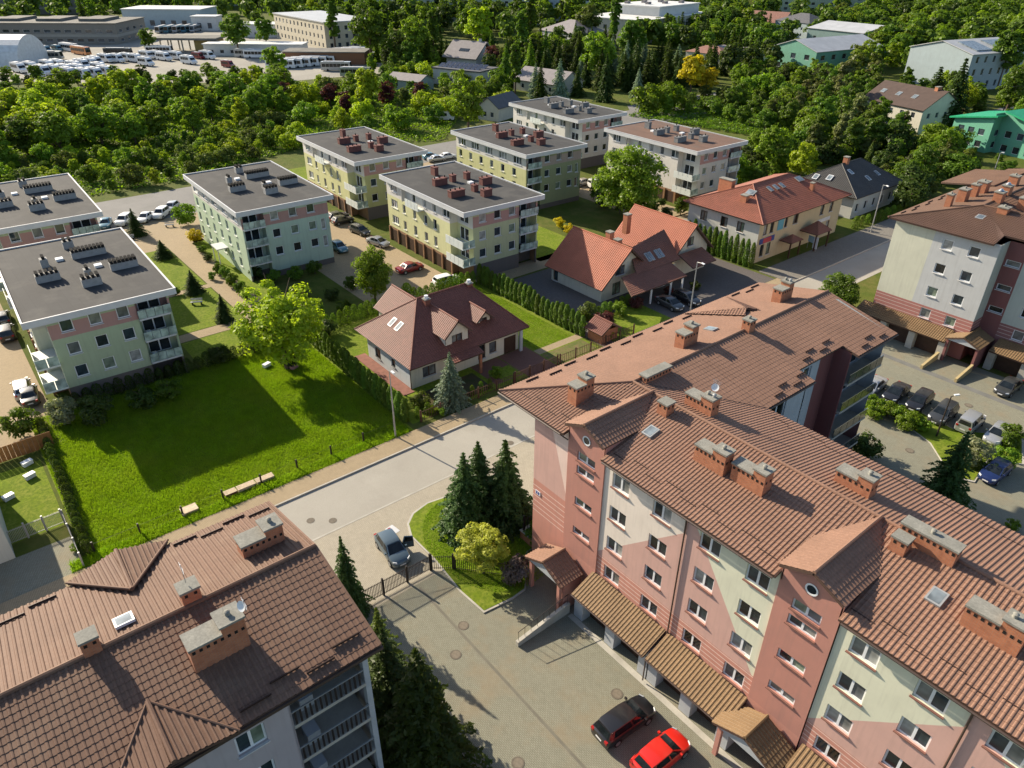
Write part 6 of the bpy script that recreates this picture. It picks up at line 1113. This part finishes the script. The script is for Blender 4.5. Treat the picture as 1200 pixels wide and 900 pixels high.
for i, q in enumerate([(1018, 468), (1030, 474), (1043, 478), (1056, 484), (1070, 490), (1082, 494), (1026, 481), (1062, 493)]): T(*q, 24, 'bush', 'fresh', 'bright green shrub in the row before the parked cars', group='bright shrubs by the car park')
T(1142, 525, 44, 'bush', 'blossom', 'greyish blossoming bush beside the silver van'); T(1186, 508, 34, 'bush', 'mid', 'rounded green bush hiding the pale hatchback'); T(1180, 533, 32, 'bush', 'fresh', 'low green bush beside the navy hatchback'); T(1160, 545, 26, 'bush', 'dark', 'dark low bush in front of the blossoming bush'); T(1188, 613, 18, 'bush', 'fresh', 'small green bush peeping over the terracotta eave')
T(607, 667, 42, 'bush', 'lilac', 'greyish lilac bush beside the first tiled porch', hs=1.1); T(630, 622, 36, 'bush', 'mid', 'shaded green bush under the pink wall'); T(648, 610, 22, 'bush', 'olive', 'olive shrub growing against the striped pink wall'); T(612, 603, 26, 'bush', 'dark', 'dark bush behind the tall spruce by the pink building')
for i, (q, w_, c, lab) in enumerate([((690, 362), 26, 'olive', 'olive garden bush at the ivory house corner'), ((709, 370), 26, 'copper', 'purple-leaved garden shrub beside the brick shelter'), ((727, 361), 22, 'fresh', 'bright green ball shrub before the ivory house'), ((746, 352), 20, 'copper', 'reddish shrub by the carport posts'), ((784, 338), 14, 'copper', 'small red shrub in the carport bed'), ((815, 332), 16, 'dark', 'dark round bush on the drive beside the orange gable'), ((714, 390), 14, 'lime', 'lime shrub next to the small tiled shelter'), ((493, 465), 26, 'olive', 'olive conifer shrub at the wine house corner'), ((507, 478), 14, 'lime', 'yellow-green shrub in the front bed of the wine house'), ((518, 482), 12, 'fresh', 'small green shrub in the front bed of the wine house'), ((580, 435), 18, 'fresh', 'low green shrub in the bed by the red drive'), ((655, 260), 16, 'gold', 'golden flowering bush behind the orange gable'), ((667, 266), 16, 'gold', 'second golden bush along the tan path'), ((215, 248), 30, 'fresh', 'round fresh green bush at the mint block corner'), ((70, 478), 40, 'blossom', 'white-speckled bush at the meadow block corner'), ((18, 492), 42, 'mid', 'green tree over the timber fence'), ((110, 476), 46, 'dark', 'dark shrub in the shade of the meadow block'), ((165, 462), 36, 'dark', 'dark bush under the sage wall'), ((196, 452), 34, 'mid', 'shaded bush below the glazed balconies'), ((255, 412), 30, 'dark', 'dark bush at the head of the meadow'), ((292, 392), 26, 'mid', 'small tree below the yellow maple'), ((338, 418), 26, 'dark', 'dark bush at the meadow corner by the hedge'), ((385, 382), 26, 'dark', 'shaded bush behind the hedge end'), ((228, 275), 20, 'gold', 'yellow bush by the mint block path'), ((88, 640), 14, 'fresh', 'straggly green bush at the mesh gate post')]): T(*q, w_, 'bush', c, lab)
for tip, base, lab in (((159, 244), (161, 276), 'young dark spruce by the white cars'), ((190, 281), (192, 302), 'young spruce midway along the tan path'), ((226, 316), (228, 343), 'young spruce beside the path junction'), ((262, 344), (264, 376), 'young spruce near the yellow maple')): S(tip, base, 'spruce_near', 'spruce', lab, 24)
for i in range(5): p = G(256+i*8.2, 313+i*7.2, 1.2); tree('bush', p.x, p.y, 2.3, 'thuja', 'clipped round shrub in the row beside the mint block', 'clipped round shrubs', .75)
# clipped and columnar hedges
def hedge(a, b, n, h, label, group, col='thuja', ws=1.0, kind='thuja'):
    a, b = Vector(a), Vector(b)
    for i in range(n):
        p = a.lerp(b, i/(n-1)); tree(kind, p.x+random.uniform(-.08, .08), p.y+random.uniform(-.08, .08), h*random.uniform(.88, 1.1), col, label, group, ws)
hedge((-80.5, 31.95), (-57.4, 31.75), 25, 3.0, 'columnar thuja in the hedge between the meadow and the wine-roofed house', 'meadow hedge thujas', ws=1.45, kind='column')
hedge((-82.0, 60.1), (-60.0, 60.3), 24, 3.2, 'columnar thuja in the hedge between the lawn and the ivory house', 'lawn hedge thujas', ws=1.4, kind='column'); hedge((-82.3, 33), (-82.3, 59), 26, 2.3, 'thuja in the hedge behind the wine-roofed house', 'back hedge thujas', ws=1.2)
hedge((-60.4, 97.4), (-73.0, 97.2), 13, 4.6, 'tall narrow thuja along the wall of the red-roofed shop house', 'tall shop thujas', kind='column'); hedge((-57.2, 33.2), (-57.2, 43.0), 9, 1.3, 'low thuja behind the front fence of the wine-roofed house', 'front fence thujas', ws=1.3)
hedge((-63, 64), (-63, 72), 8, 1.6, 'low clipped shrub edging the ivory house garden', 'ivory garden edging', ws=1.6); hedge((-81, 1.2), (-57, .6), 22, 1.5, 'ragged hedge shrub along the meadow edge by the mesh gate', 'ragged meadow edge shrubs', 'dark', 1.5)
hedge((-82.4, 4.0), (-82.2, 27), 22, 1.9, 'shaded hedge shrub below the sage block', 'sage block hedge', 'dark', 1.5); hedge((-60, 128), (-58.6, 150), 12, 2.2, 'clipped hedge shrub lining the pavement by the slate house', 'slate house hedge', 'thuja', 1.5)
# belts of trees: scattered where the ground is wooded
def inpoly(X, Y, poly):
    X = np.asarray(X, float); Y = np.asarray(Y, float); c = np.zeros(X.shape, bool); n = len(poly)
    for i in range(n):
        (x1, y1), (x2, y2) = poly[i], poly[(i+1) % n]
        if y1 == y2: continue
        c ^= ((y1 > Y) != (y2 > Y)) & (X < (x2-x1)*(Y-y1)/(y2-y1)+x1)
    return c
KEEP = []       # clearings (polygons)
def free(X, Y, poly=None):
    k = inpoly(X, Y, poly) if poly is not None else np.ones(len(X), bool)
    for q in KEEP: k &= ~inpoly(X, Y, q)
    return k
def scatter(polypx, space, n, tries=9000):
    poly = [tuple(G(*q).to_2d()) for q in polypx]; P = np.array(poly); X = RNG.uniform(P[:, 0].min(), P[:, 0].max(), tries); Y = RNG.uniform(P[:, 1].min(), P[:, 1].max(), tries)
    k = free(X, Y, poly); X, Y = X[k], Y[k]; out = np.empty((0, 2))
    for x, y in zip(X, Y):
        if len(out) == 0 or ((out-(x, y))**2).sum(1).min() > space*space:
            out = np.vstack([out, (x, y)])
            if len(out) >= n: break
    return [tuple(p) for p in out]
for o in list(bpy.data.objects):       # keep trees out of buildings
    if o.parent is None and o.type == 'EMPTY' and o.get('category') in ('house', 'building', 'office', 'depot', 'hall', 'shed', 'garage', 'shop', 'apartment block', 'tower block', 'apartment building', 'canopy'):
        xs = []; ys = []
        for c in o.children:
            if c.type == 'MESH' and c.name.startswith(('roof', 'wall', 'soffit', 'canopy')):
                for q in c.bound_box:
                    v_ = Matrix.Rotation(c.rotation_euler.z, 4, 'Z') @ Vector(q)+c.location; xs.append(v_.x); ys.append(v_.y)
        if xs:
            a = o.rotation_euler.z; P = []
            for x, y in ((min(xs)-2, min(ys)-2.5), (max(xs)+2.5, min(ys)-2.5), (max(xs)+2.5, max(ys)+2), (min(xs)-2, max(ys)+2)): P.append((o.location.x+x*math.cos(a)-y*math.sin(a), o.location.y+x*math.sin(a)+y*math.cos(a)))
            KEEP.append(P)
YARD = [tuple(G(*q).to_2d()) for q in ((-120, 92), (110, 98), (330, 92), (455, 82), (420, 60), (260, 26), (200, 18), (150, 24), (-100, 52))]
KEEP.append(YARD); KEEP.append([(-165, -5), (-140, -5), (-140, 60), (-165, 60)])
MIDV = {}
def midcrown(kind):
    if kind not in MIDV:
        me = {'spruce': lambda: sprucemesh(10, 2.6, 14, 9, .5), 'poplar': lambda: crown('c', 10, 1.2, 5.3, 4.9, 22, 22, .5, (.3, .5)), 'tall': lambda: crown('c', 10, 2.4, 5.4, 4.6, 34, 24, .45, (.2, .4))}.get(kind, lambda: crown('c', 10, 3.7, 5.8, 4.1, 36, 26, .5, (.2, .4)))()
        a = np.empty(len(me.vertices)*3, np.float32); me.vertices.foreach_get('co', a); MIDV[kind] = a.reshape(-1, 3); bpy.data.meshes.remove(me)
    return MIDV[kind]
def belt(poly, sp, n, kinds, hr, label, group, cols, ws=(.9, 1.15), joined=False, name=None):
    """trees scattered over wooded ground; a far wood that reads as one mass is joined per leaf colour"""
    acc = {}
    for p in scatter(poly, sp, n):
        kd, h, cl, w_ = random.choice(kinds), random.uniform(*hr), random.choice(cols), random.uniform(*ws)
        if not joined: tree(kd, p[0], p[1], h, cl, label, group, w_, z=-h*.16 if kd in ('leafy', 'tall') else 0, name=name, cat='tree' if name else None)
        else:
            q = midcrown(kd)*(h/10); th = random.uniform(0, 6.28); c, s_ = math.cos(th), math.sin(th); acc.setdefault(cl, []).append(np.stack([(q[:, 0]*c-q[:, 1]*s_)*w_+p[0], (q[:, 0]*s_+q[:, 1]*c)*w_+p[1], q[:, 2]], 1))
    for cl, L_ in acc.items():
        V = np.concatenate(L_); tag(obj('background_trees', npmesh('background_trees', V, np.arange(len(V)).reshape(-1, 4)), LM[cl]), label.replace('tree in', 'trees in')+' (%s green part)' % cl if 0 else '%s tone of %s' % ({'mid': 'middle green', 'fresh': 'fresh green', 'dark': 'dark green', 'olive': 'olive green', 'spruce': 'conifer dark'}.get(cl, cl), group), 'trees', kind='stuff')
belt([(-90, 122), (120, 120), (330, 112), (352, 134), (250, 158), (120, 178), (-90, 205)], 7.4, 110, ['leafy', 'leafy', 'tall'], (8.5, 14), 'broad leafy tree in the wooded belt between the depot and the blocks', 'wooded belt by the depot', ['fresh', 'fresh', 'mid', 'lime', 'lime'], ws=(1.0, 1.4))
belt([(-90, 205), (120, 186), (250, 162), (350, 140), (350, 172), (205, 212), (125, 232), (112, 215), (-90, 240)], 4.3, 130, ['bush', 'leafy'], (3.0, 5.0), 'low fruit tree in the overgrown allotment strip behind the blocks', 'allotment fruit trees', ['fresh', 'mid', 'lime', 'olive'], name='fruit_tree')
belt([(345, 108), (470, 98), (540, 130), (525, 150), (450, 160), (360, 148)], 6.5, 46, ['leafy', 'bush'], (4, 8), 'leafy garden tree in the allotments behind the olive block', 'allotment garden trees', ['fresh', 'lime', 'mid', 'fresh', 'olive'], name='garden_tree')
for q, w_, lab in (((333, 108), 26, 'copper-leaved tree among the bright belt trees'), ((386, 108), 24, 'copper tree beside the yellow-green allotment tree'), ((404, 118), 22, 'copper tree behind the olive block'), ((452, 108), 26, 'wide copper tree below the tour coaches'), ((492, 108), 24, 'round copper tree by the grey shed'), ((578, 66), 26, 'dusky copper tree beside the white bungalow')): T(*q, w_, 'leafy', 'copper', lab)
for q, w_, c, k, lab in (((430, 100), 40, 'lime', 'leafy', 'light yellow-green tree rising over the allotments'), ((548, 118), 52, 'fresh', 'leafy', 'bright spreading tree behind the white delivery van'), ((485, 42), 46, 'fresh', 'leafy', 'tall rounded tree behind the modern tilted roof'), ((432, 32), 52, 'mid', 'leafy', 'tall dark-green tree next to the office'), ((562, 30), 44, 'lime', 'leafy', 'sunlit light tree before the long pale slab'), ((322, 72), 36, 'fresh', 'leafy', 'fresh green tree at the packed coaches'), ((310, 36), 28, 'mid', 'leafy', 'small round tree beside the office'), ((275, 34), 38, 'mid', 'leafy', 'dense tree between canopy and office'), ((172, 44), 22, 'mid', 'leafy', 'single tree on the bus yard drive'), ((365, 8), 20, 'lime', 'leafy', 'yellow-green tree above the office roof'), ((690, 22), 34, 'olive', 'leafy', 'olive crown between the panel towers'), ((702, 60), 50, 'fresh', 'leafy', 'bright tree before the large white building'), ((740, 45), 44, 'mid', 'leafy', 'broad green tree left of the large white building'), ((812, 84), 40, 'gold', 'leafy', 'yellow-leaved tree near the shaded road'), ((829, 92), 30, 'gold', 'leafy', 'brilliant golden tree beside the road bend'), ((906, 170), 48, 'fresh', 'leafy', 'fresh rounded tree behind the red shop roof'), ((942, 186), 42, 'lime', 'leafy', 'light willow-like tree by the slate roof'), ((862, 192), 30, 'fresh', 'leafy', 'small bright tree beside the off-white block'), ((1134, 112), 32, 'lime', 'leafy', 'lime tree in front of the glazed building'), ((1182, 60), 52, 'mid', 'leafy', 'large dark tree right of the glazed building'), ((1190, 98), 46, 'mid', 'leafy', 'round tree above the bright green roof'), ((1084, 186), 40, 'mid', 'leafy', 'green tree left of the jade shop'), ((1110, 168), 36, 'fresh', 'leafy', 'bright tree beside the jade shop wall')): T(*q, w_, k, c, lab)
for q, lab in (((507, 30), 'tall slender poplar behind the rounded tree'), ((612, 32), 'slender poplar left of the panel tower'), ((604, 70), 'dark slender column tree near the bungalow'), ((622, 12), 'tall poplar rising to the top of the view'), ((722, 8), 'poplar beside the distant blue tower'), ((388, 10), 'tall poplar left of the big dark tree')): T(*q, 15, 'poplar', 'mid', lab)
for tip, base, lab in (((1080, 78), (1086, 140), 'dark spruce before the left wall of the glazed building'), ((1108, 68), (1108, 152), 'taller dark spruce before the glazed building')): S(tip, base, 'spruce', 'spruce', lab, 44)
belt([(600, 122), (640, 88), (700, 76), (790, 78), (822, 100), (800, 118), (745, 118), (700, 122)], 5.2, 42, ['spruce'], (9, 15), 'dark conifer in the dense stand behind the off-white block', 'dense conifer stand', ['spruce', 'dark', 'dark', 'bluespruce'])
belt([(560, 110), (600, 100), (625, 70), (640, 60), (600, 58), (560, 70)], 6, 22, ['spruce', 'leafy'], (8, 14), 'tree in the shady garden around the modern house', 'modern house garden trees', ['spruce', 'dark', 'mid', 'olive'])
belt([(740, 134), (870, 112), (1000, 130), (1010, 160), (950, 172), (885, 152), (830, 140)], 6.0, 80, ['leafy', 'tall', 'bush'], (5, 9), 'leafy tree in the thicket behind the off-white blocks', 'thicket trees', ['fresh', 'mid', 'olive', 'fresh'], name='thicket_tree')
belt([(900, 150), (960, 110), (1020, 110), (1060, 170), (1010, 190), (950, 190)], 6.0, 40, ['tall'], (10, 16), 'tall drooping birch-like tree in the grove above the slate roof', 'birch grove', ['olive', 'mid', 'silver', 'mid'], name='birch_tree')
belt([(1010, 185), (1120, 175), (1125, 215), (1060, 250), (1040, 232)], 4.6, 44, ['leafy', 'spruce', 'bush'], (4, 9), 'garden tree between the slate house and the jade shop', 'gardens by the slate house', ['mid', 'dark', 'fresh', 'olive'])
belt([(1120, 178), (1210, 185), (1210, 200), (1140, 205)], 5, 14, ['bush'], (1.6, 3), 'low shrub on the grass below the jade shop', 'jade shop shrubs', ['mid', 'olive'])
belt([(830, 100), (905, 86), (920, 60), (880, 55), (820, 66)], 5.5, 42, ['spruce', 'leafy'], (8, 14), 'mixed tree around the rose-roofed houses', 'rose house trees', ['spruce', 'dark', 'mid', 'dark'], joined=True)
belt([(780, 70), (830, 60), (900, 46), (900, 30), (820, 20), (770, 48)], 7.5, 80, ['leafy', 'spruce'], (9, 15), 'dark leafy tree in the gardens beyond the conifers', 'gardens beyond the conifers', ['mid', 'dark', 'fresh'], joined=True)
belt([(1000, 105), (1060, 80), (1075, 60), (1000, 30), (960, 30), (985, 60)], 7.5, 75, ['leafy', 'tall'], (10, 16), 'tree in the wooded slope beside the teal block', 'wood beside the teal block', ['mid', 'fresh', 'mid', 'olive'], joined=True)
belt([(1060, 92), (1160, 62), (1220, 66), (1220, 20), (1100, 14), (1010, 24)], 9, 120, ['leafy', 'tall'], (11, 17), 'large tree in the wood behind the glazed building', 'wood behind the glazed building', ['mid', 'fresh', 'fresh', 'mid', 'dark'], joined=True)
belt([(1140, 140), (1220, 120), (1220, 160), (1170, 158)], 8, 10, ['leafy'], (7, 11), 'leafy tree on the yard above the green roof', 'trees above the green roof', ['mid', 'fresh'])
belt([(395, 66), (470, 62), (530, 78), (500, 88), (450, 90), (400, 80)], 7, 44, ['leafy', 'tall', 'spruce'], (9, 15), 'tree in the group between the office and the modern house', 'trees between office and modern house', ['mid', 'fresh', 'dark', 'mid'])
belt([(395, 50), (640, 45), (700, 34), (640, 20), (500, 14), (400, 12)], 9.5, 150, ['leafy', 'tall', 'poplar'], (13, 20), 'tall tree in the park strip in front of the long pale slab', 'park strip trees', ['mid', 'fresh', 'dark', 'mid'], joined=True)
belt([(90, 40), (190, 30), (230, 14), (400, 14), (400, 6), (100, 4)], 13, 70, ['leafy', 'spruce', 'tall'], (12, 19), 'dark tree in the row behind the depot halls', 'trees behind the depot', ['dark', 'mid', 'mid', 'spruce'], joined=True)
belt([(-90, 22), (90, 10), (100, 2), (-90, 4)], 15, 40, ['leafy'], (9, 14), 'sunlit tree on the rise beyond the depot', 'trees beyond the depot', ['fresh', 'olive', 'mid'], joined=True)
for x in range(-20, 330, 14):       # hedge trees along the depot fence
    p = G(x, 104-x*.012+random.uniform(-2, 2)); tree('leafy', p.x, p.y, random.uniform(3.5, 6), random.choice(['mid', 'dark', 'fresh']), 'leafy tree along the depot fence before the parked vans', 'depot fence trees')
belt([(840, 205), (880, 170), (950, 175), (990, 190), (940, 205), (880, 222)], 4.5, 26, ['leafy', 'bush'], (3.5, 7), 'garden tree between the red shop roof and the off-white block', 'trees behind the shop house', ['mid', 'fresh', 'dark'])
belt([(640, 215), (690, 235), (760, 275), (800, 250), (780, 235), (720, 240)], 4.5, 12, ['bush', 'leafy'], (2.5, 5), 'shrub around the foot of the big dense tree', 'shrubs by the big tree', ['mid', 'dark'])
belt([(590, 100), (660, 90), (700, 70), (720, 56), (650, 62), (600, 75)], 6, 26, ['spruce', 'leafy', 'tall'], (9, 16), 'tree screening the bungalow and hipped house among conifers', 'trees around the bungalow', ['spruce', 'dark', 'mid', 'fresh'])
belt([(730, 62), (830, 50), (850, 42), (820, 34), (760, 50)], 8, 26, ['leafy', 'tall'], (9, 14), 'tree in front of the large white public building', 'trees before the white building', ['mid', 'fresh', 'dark'], joined=True)
belt([(860, 104), (900, 90), (960, 96), (1010, 112), (960, 112), (900, 118)], 5.5, 40, ['leafy', 'tall'], (7, 12), 'leafy tree before the sea green gabled building', 'trees before the sea green gable', ['fresh', 'mid', 'dark', 'fresh'], name='garden_tree')
belt([(1000, 150), (1060, 108), (1130, 112), (1150, 128), (1100, 136), (1076, 142), (1030, 136)], 6, 36, ['leafy', 'tall'], (7, 12), 'leafy tree between the brown-roofed house and the glazed building', 'trees below the glazed building', ['fresh', 'mid', 'mid', 'lime'], name='garden_tree')
belt([(440, 100), (520, 112), (600, 125), (590, 108), (540, 96), (470, 88)], 6, 34, ['leafy', 'bush'], (5, 9), 'leafy tree in the garden below the solar annexe', 'solar annexe garden trees', ['fresh', 'mid', 'lime', 'mid'], name='garden_tree')
belt([(-60, 98), (60, 100), (200, 99), (330, 98), (330, 92), (200, 95), (60, 96), (-60, 92)], 9, 22, ['leafy'], (6, 9), 'taller tree at the yard edge screening the parked vans', 'yard edge trees', ['fresh', 'mid', 'dark'])
for i, q in enumerate([(300, 318), (322, 322), (345, 318), (368, 312), (388, 342), (402, 356), (372, 362), (410, 330), (352, 340), (160, 300), (178, 318), (205, 340), (243, 300), (236, 290), (248, 322)]): T(*q, 20 if i < 9 else 12, 'bush', ['dark', 'mid', 'thuja', 'mid'][i % 4], 'garden shrub at the foot of the mint block and its path', group='mint block shrubs')
# everything farther off reads as one wood
def faraway():
    cv = crown('far_crown', 10, 4.2, 5.4, 4.4, 16, 14, .95, (.3, .5)); n0 = len(cv.vertices); base = np.empty(n0*3, np.float32); cv.vertices.foreach_get('co', base); base = base.reshape(-1, 3); VV = []
    d_ = np.sqrt(RNG.uniform(380**2, 1500**2, 5200)); a_ = np.radians(RNG.uniform(-48, 48, 5200)); f2 = Vector((CF.x, CF.y)).normalized(); r2 = Vector((f2.y, -f2.x)); X = (f2.x*np.cos(a_)+r2.x*np.sin(a_))*d_; Y = (f2.y*np.cos(a_)+r2.y*np.sin(a_))*d_; ok = free(X, Y)
    for x, y in zip(X[ok], Y[ok]):
        k = random.uniform(.9, 1.7); th = random.uniform(0, 6.28); c, s = math.cos(th), math.sin(th); q = base*k; VV.append(np.stack([q[:, 0]*c-q[:, 1]*s+x, q[:, 0]*s+q[:, 1]*c+y, q[:, 2]], 1))
    V = np.concatenate(VV); o = obj('far_woodland', npmesh('far_woodland', V, np.arange(len(V)).reshape(-1, 4)), leafmat('leaf_far', (.080, .120, .018), .45, .4)); tag(o, 'continuous far woodland filling the distance beyond the estate', 'woodland', kind='stuff'); bpy.data.meshes.remove(cv)
faraway()
def undergrowth(name, label, polypx, n, h, leaf, mt):
    poly = [tuple(G(*q).to_2d()) for q in polypx]; P = np.array(poly); X = RNG.uniform(P[:, 0].min(), P[:, 0].max(), n*3); Y = RNG.uniform(P[:, 1].min(), P[:, 1].max(), n*3); keep = np.nonzero(free(X, Y, poly))[0][:n]; X, Y = X[keep], Y[keep]
    hh = h*(.4+.6*np.abs(np.sin(X*.35+np.sin(Y*.21)*2)*np.cos(Y*.4))); C = np.stack([X, Y, hh*RNG.uniform(.2, 1, len(X))], 1); V, Q = quadleaves(C, RNG.normal(0, .5, (len(X), 3))+np.array([0, 0, 1]), leaf); tag(obj(name, npmesh(name, V, Q), mt), label, 'undergrowth', kind='stuff')
undergrowth('undergrowth', 'tangled green undergrowth covering the allotment strip', [(-90, 215), (120, 112), (350, 104), (470, 98), (540, 135), (520, 165), (350, 175), (205, 215), (112, 235), (-90, 245)], 60000, 1.1, .33, LM['fresh'])
undergrowth('undergrowth', 'green undergrowth between the trees behind the off-white blocks', [(735, 136), (870, 106), (1060, 110), (1125, 175), (1060, 245), (1000, 200), (880, 160)], 45000, 1.2, .35, LM['mid'])
# ------------------------------------------------------------ gate, fences, lamps, benches
pick = MB().box(-.02, .02, -.02, .02, .12, 1.55).mesh('picket'); GPOST = MB().box(-.07, .07, -.07, .07, 0, 1.75).mesh('gate_post')
def railing(name, label, cat, a, b, posts, spacing, h=1.0, mt=BLACKM, rw=.018):
    a, b = Vector((*a, 0)), Vector((*b, 0)); d = b-a; t = thing(name, label, cat, a, math.atan2(d.y, d.x)); Ln = d.length
    for z in (.2*h, 1.42*h): MB().box(0, Ln, -rw, rw, z, z+rw*2.2).build('rail', mt, t)
    n = int(Ln/spacing)
    for i in range(n):
        o = obj('picket', pick, None, t, ((i+.5)*Ln/n, 0, 0)); setmat(o, mt); o.scale.z = h
    for i in range(posts):
        o = obj('post', GPOST, None, t, (Ln*i/(posts-1), 0, 0)); setmat(o, mt); o.scale.z = h
    return t
g1 = railing('sliding_gate', 'black bar gate across the courtyard drive with its shadow on the paving', 'gate', (-37.6, 15.4), (-37.5, 21.9), 4, .13, 1.05); MB().tube((.1, 0, .3), (6.2, 0, 1.4), .02, n=5).build('brace', BLACKM, g1)
g2 = railing('gate_wicket', 'small black wicket gate beside the lawn fence', 'gate', (-37.5, 22.0), (-36.4, 23.4), 2, .15, 1.0); railing('garden_fence', 'black bar fence standing in the kerbed lawn', 'fence', (-36.3, 23.5), (-33.0, 26.4), 3, .16, .95)
railing('garden_fence', 'brown bar fence along the wine house front garden', 'fence', (-56.2, 33.0), (-56.2, 45.8), 6, .3, .85, mat('fence_brown', (.09, .045, .03), .6)); railing('garden_fence', 'brown driveway gate of the wine-roofed house', 'gate', (-56.2, 46.0), (-56.2, 52.6), 4, .2, .9, MATS['fence_brown']); railing('garden_fence', 'brown bar fence before the dry lawn and tiled shelter', 'fence', (-56.2, 53.0), (-56.2, 66.0), 6, .3, .85, MATS['fence_brown'])
railing('mesh_gate', 'grey mesh gate across the side yard by the meadow', 'gate', (-62.2, -4.4), (-62.3, -.2), 4, .11, .95, MATS['lamp_grey']); railing('mesh_fence', 'thin wire fence on posts along the meadow front', 'fence', (-56.7, 1.0), (-56.7, 30.0), 9, 6.0, .7, BLACKM, rw=.005)
railing('mesh_fence', 'grey side fence from the mesh gate to the brown roof', 'fence', (-62.2, -.1), (-55.6, -.1), 4, .14, .9, MATS['lamp_grey']); railing('stair_railing', 'thin railing on the stair landing at the pink end wall', 'railing', (-35.6, 30.2), (-35.6, 36.0), 5, .3, 1.5, BLACKM)
o = MB().box(-35.8, -33.85, 30.0, 36.5, 0, .95).build('stair_landing', BRICK); tag(o, 'brick stair landing with pale top against the pink end wall', 'landing'); MB().box(-35.85, -33.86, 29.95, 36.55, .95, 1.02).build('landing_slab', MATS['concrete'], o)
def lamp(u, v, h, label, arm, head=0.0, mt=None):
    t = thing('street_lamp', label, 'street lamp', (u, v, 0), head); mt = mt or MATS['lamp_grey']; MB().tube((0, 0, 0), (0, 0, h), .10, .055, 8).build('pole', mt, t, smooth=True); MB().tube((0, 0, h-.05), (arm, 0, h+.12), .035, n=6).build('arm', mt, t); MB().box(arm-.1, arm+.45, -.1, .1, h+.08, h+.2).build('lamp_head', MATS['white_frame'], t)
lamp(-55.45, 29.4, 8.0, 'concrete street lamp post at the meadow corner of the pavement', .5, R(0), MATS['concrete'])
p = G(1020, 273); lamp(p.x, p.y, 8.6, 'tall leaning-looking white street lamp beside the slate house', 1.0, R(-30)); p = G(808, 371); lamp(p.x, p.y, 8.0, 'grey street lamp in front of the orange twin house', .9, R(-10)); p = G(1097, 512); lamp(p.x, p.y, 5.0, 'slim lamp post rising beside the parked people carrier', .4, R(60), BLACKM)
p = G(1161, 212); lamp(p.x, p.y, 6, 'small park lamp on the grass below the jade shop', .3)
def bench(p, rz, label):
    t = thing('park_bench', label, 'bench', p, rz)
    for i in range(3): MB().box(-.8, .8, -.22+i*.15, -.10+i*.15, .42, .46).build('seat_slat', MATS['pier_grey'], t)
    for i in range(2): MB().box(-.8, .8, .26, .30, .58+i*.17, .70+i*.17).build('back_slat', MATS['pier_grey'], t)
    for s in (-.6, .6): MB().box(s-.04, s+.04, -.2, .28, 0, .42).build('leg', MATS['black_metal'], t)
for q, l in (((231, 357), 'pale bench on the lawn below the young spruce'), ((152, 281), 'pale bench near the white cars'), ((199, 266), 'pale bench at the clipped hedge of the mint block')): bench(G(*q), R(60), l)
# low pallet-wood planters by the pavement
for i, (v0, ln, lab) in enumerate(((12.1, 1.1, 'short wooden bench box with a wine red front by the pavement'), (13.3, 1.7, 'long pale slatted wooden bench at the meadow edge'), (15.1, 1.7, 'end slatted wooden bench at the meadow edge'))):
    t = thing('slatted_bench', lab, 'bench', (-57.0, v0, 0), 0)
    for k in range(4): MB().box(-.35+k*.18, -.21+k*.18, 0, ln, .40, .45).build('slat', mat('pale_wood', (.52, .42, .29), .8, .2, 3), t)
    MB().box(-.33, .3, .02, ln-.02, .02, .38).build('bench_box', mat('wine_red', (.16, .02, .05), .7) if i == 0 else MATS['pale_wood'], t)
t = thing('slatted_bench', 'pale wooden board box near the brown roof edge', 'bench', (-57.0, 8.2, 0), 0); MB().box(-.5, .5, 0, 1.4, .36, .42).build('lid', MATS['pale_wood'], t); MB().box(-.45, .45, .05, 1.35, 0, .355).build('bench_box', MATS['pale_wood'], t)
# small tiled shelter, garden ornaments
sh = Bld('bin_shelter', 'small brick shelter with a tiled gable roof beside the purple shrub', 'shelter', -59.2, 60.6); box4(sh, 0, 0, 2.4, 3.0, 1.7, BRICK); gable(sh, 0, 0, 2.4, 3.0, 1.7, 2.6, 'x', T_H1, ov=.4, ws=.3, row=.34)
fc_ = thing('timber_fence', 'orange-brown timber fence panels below the corner tree', 'fence', G(-10, 545), 0)
a, b = G(-14, 548), G(36, 531); fc_.location = a; fc_.rotation_euler = (0, 0, math.atan2(b.y-a.y, b.x-a.x))
for i in range(14): MB().box(i*.42, i*.42+.39, -.02, .02, .05, 1.7).build('plank', mat('timber_orange', (.28, .13, .045), .8, .25, 2), fc_)
for q, lab in (((33, 545), 'white garden crate by the timber fence'), ((36, 560), 'white plastic chest on the side lawn'), ((11, 585), 'pale blue folding table beside the pale house'), ((313, 430), 'small white beehive box in the meadow corner'), ((345, 432), 'pink garden heap in the meadow corner')):
    p = G(*q); t = thing('garden_box', lab, 'box', p, R(20)); MB().box(-.25, .25, -.45, .45, .06, .45).build('box', MATS['white_frame'] if 'pink' not in lab else mat('dusty_pink', (.4, .2, .2), .9), t); MB().box(-.28, .28, -.48, .48, .455, .5).build('lid', MATS['white_frame'] if 'pink' not in lab else MATS['dusty_pink'], t)
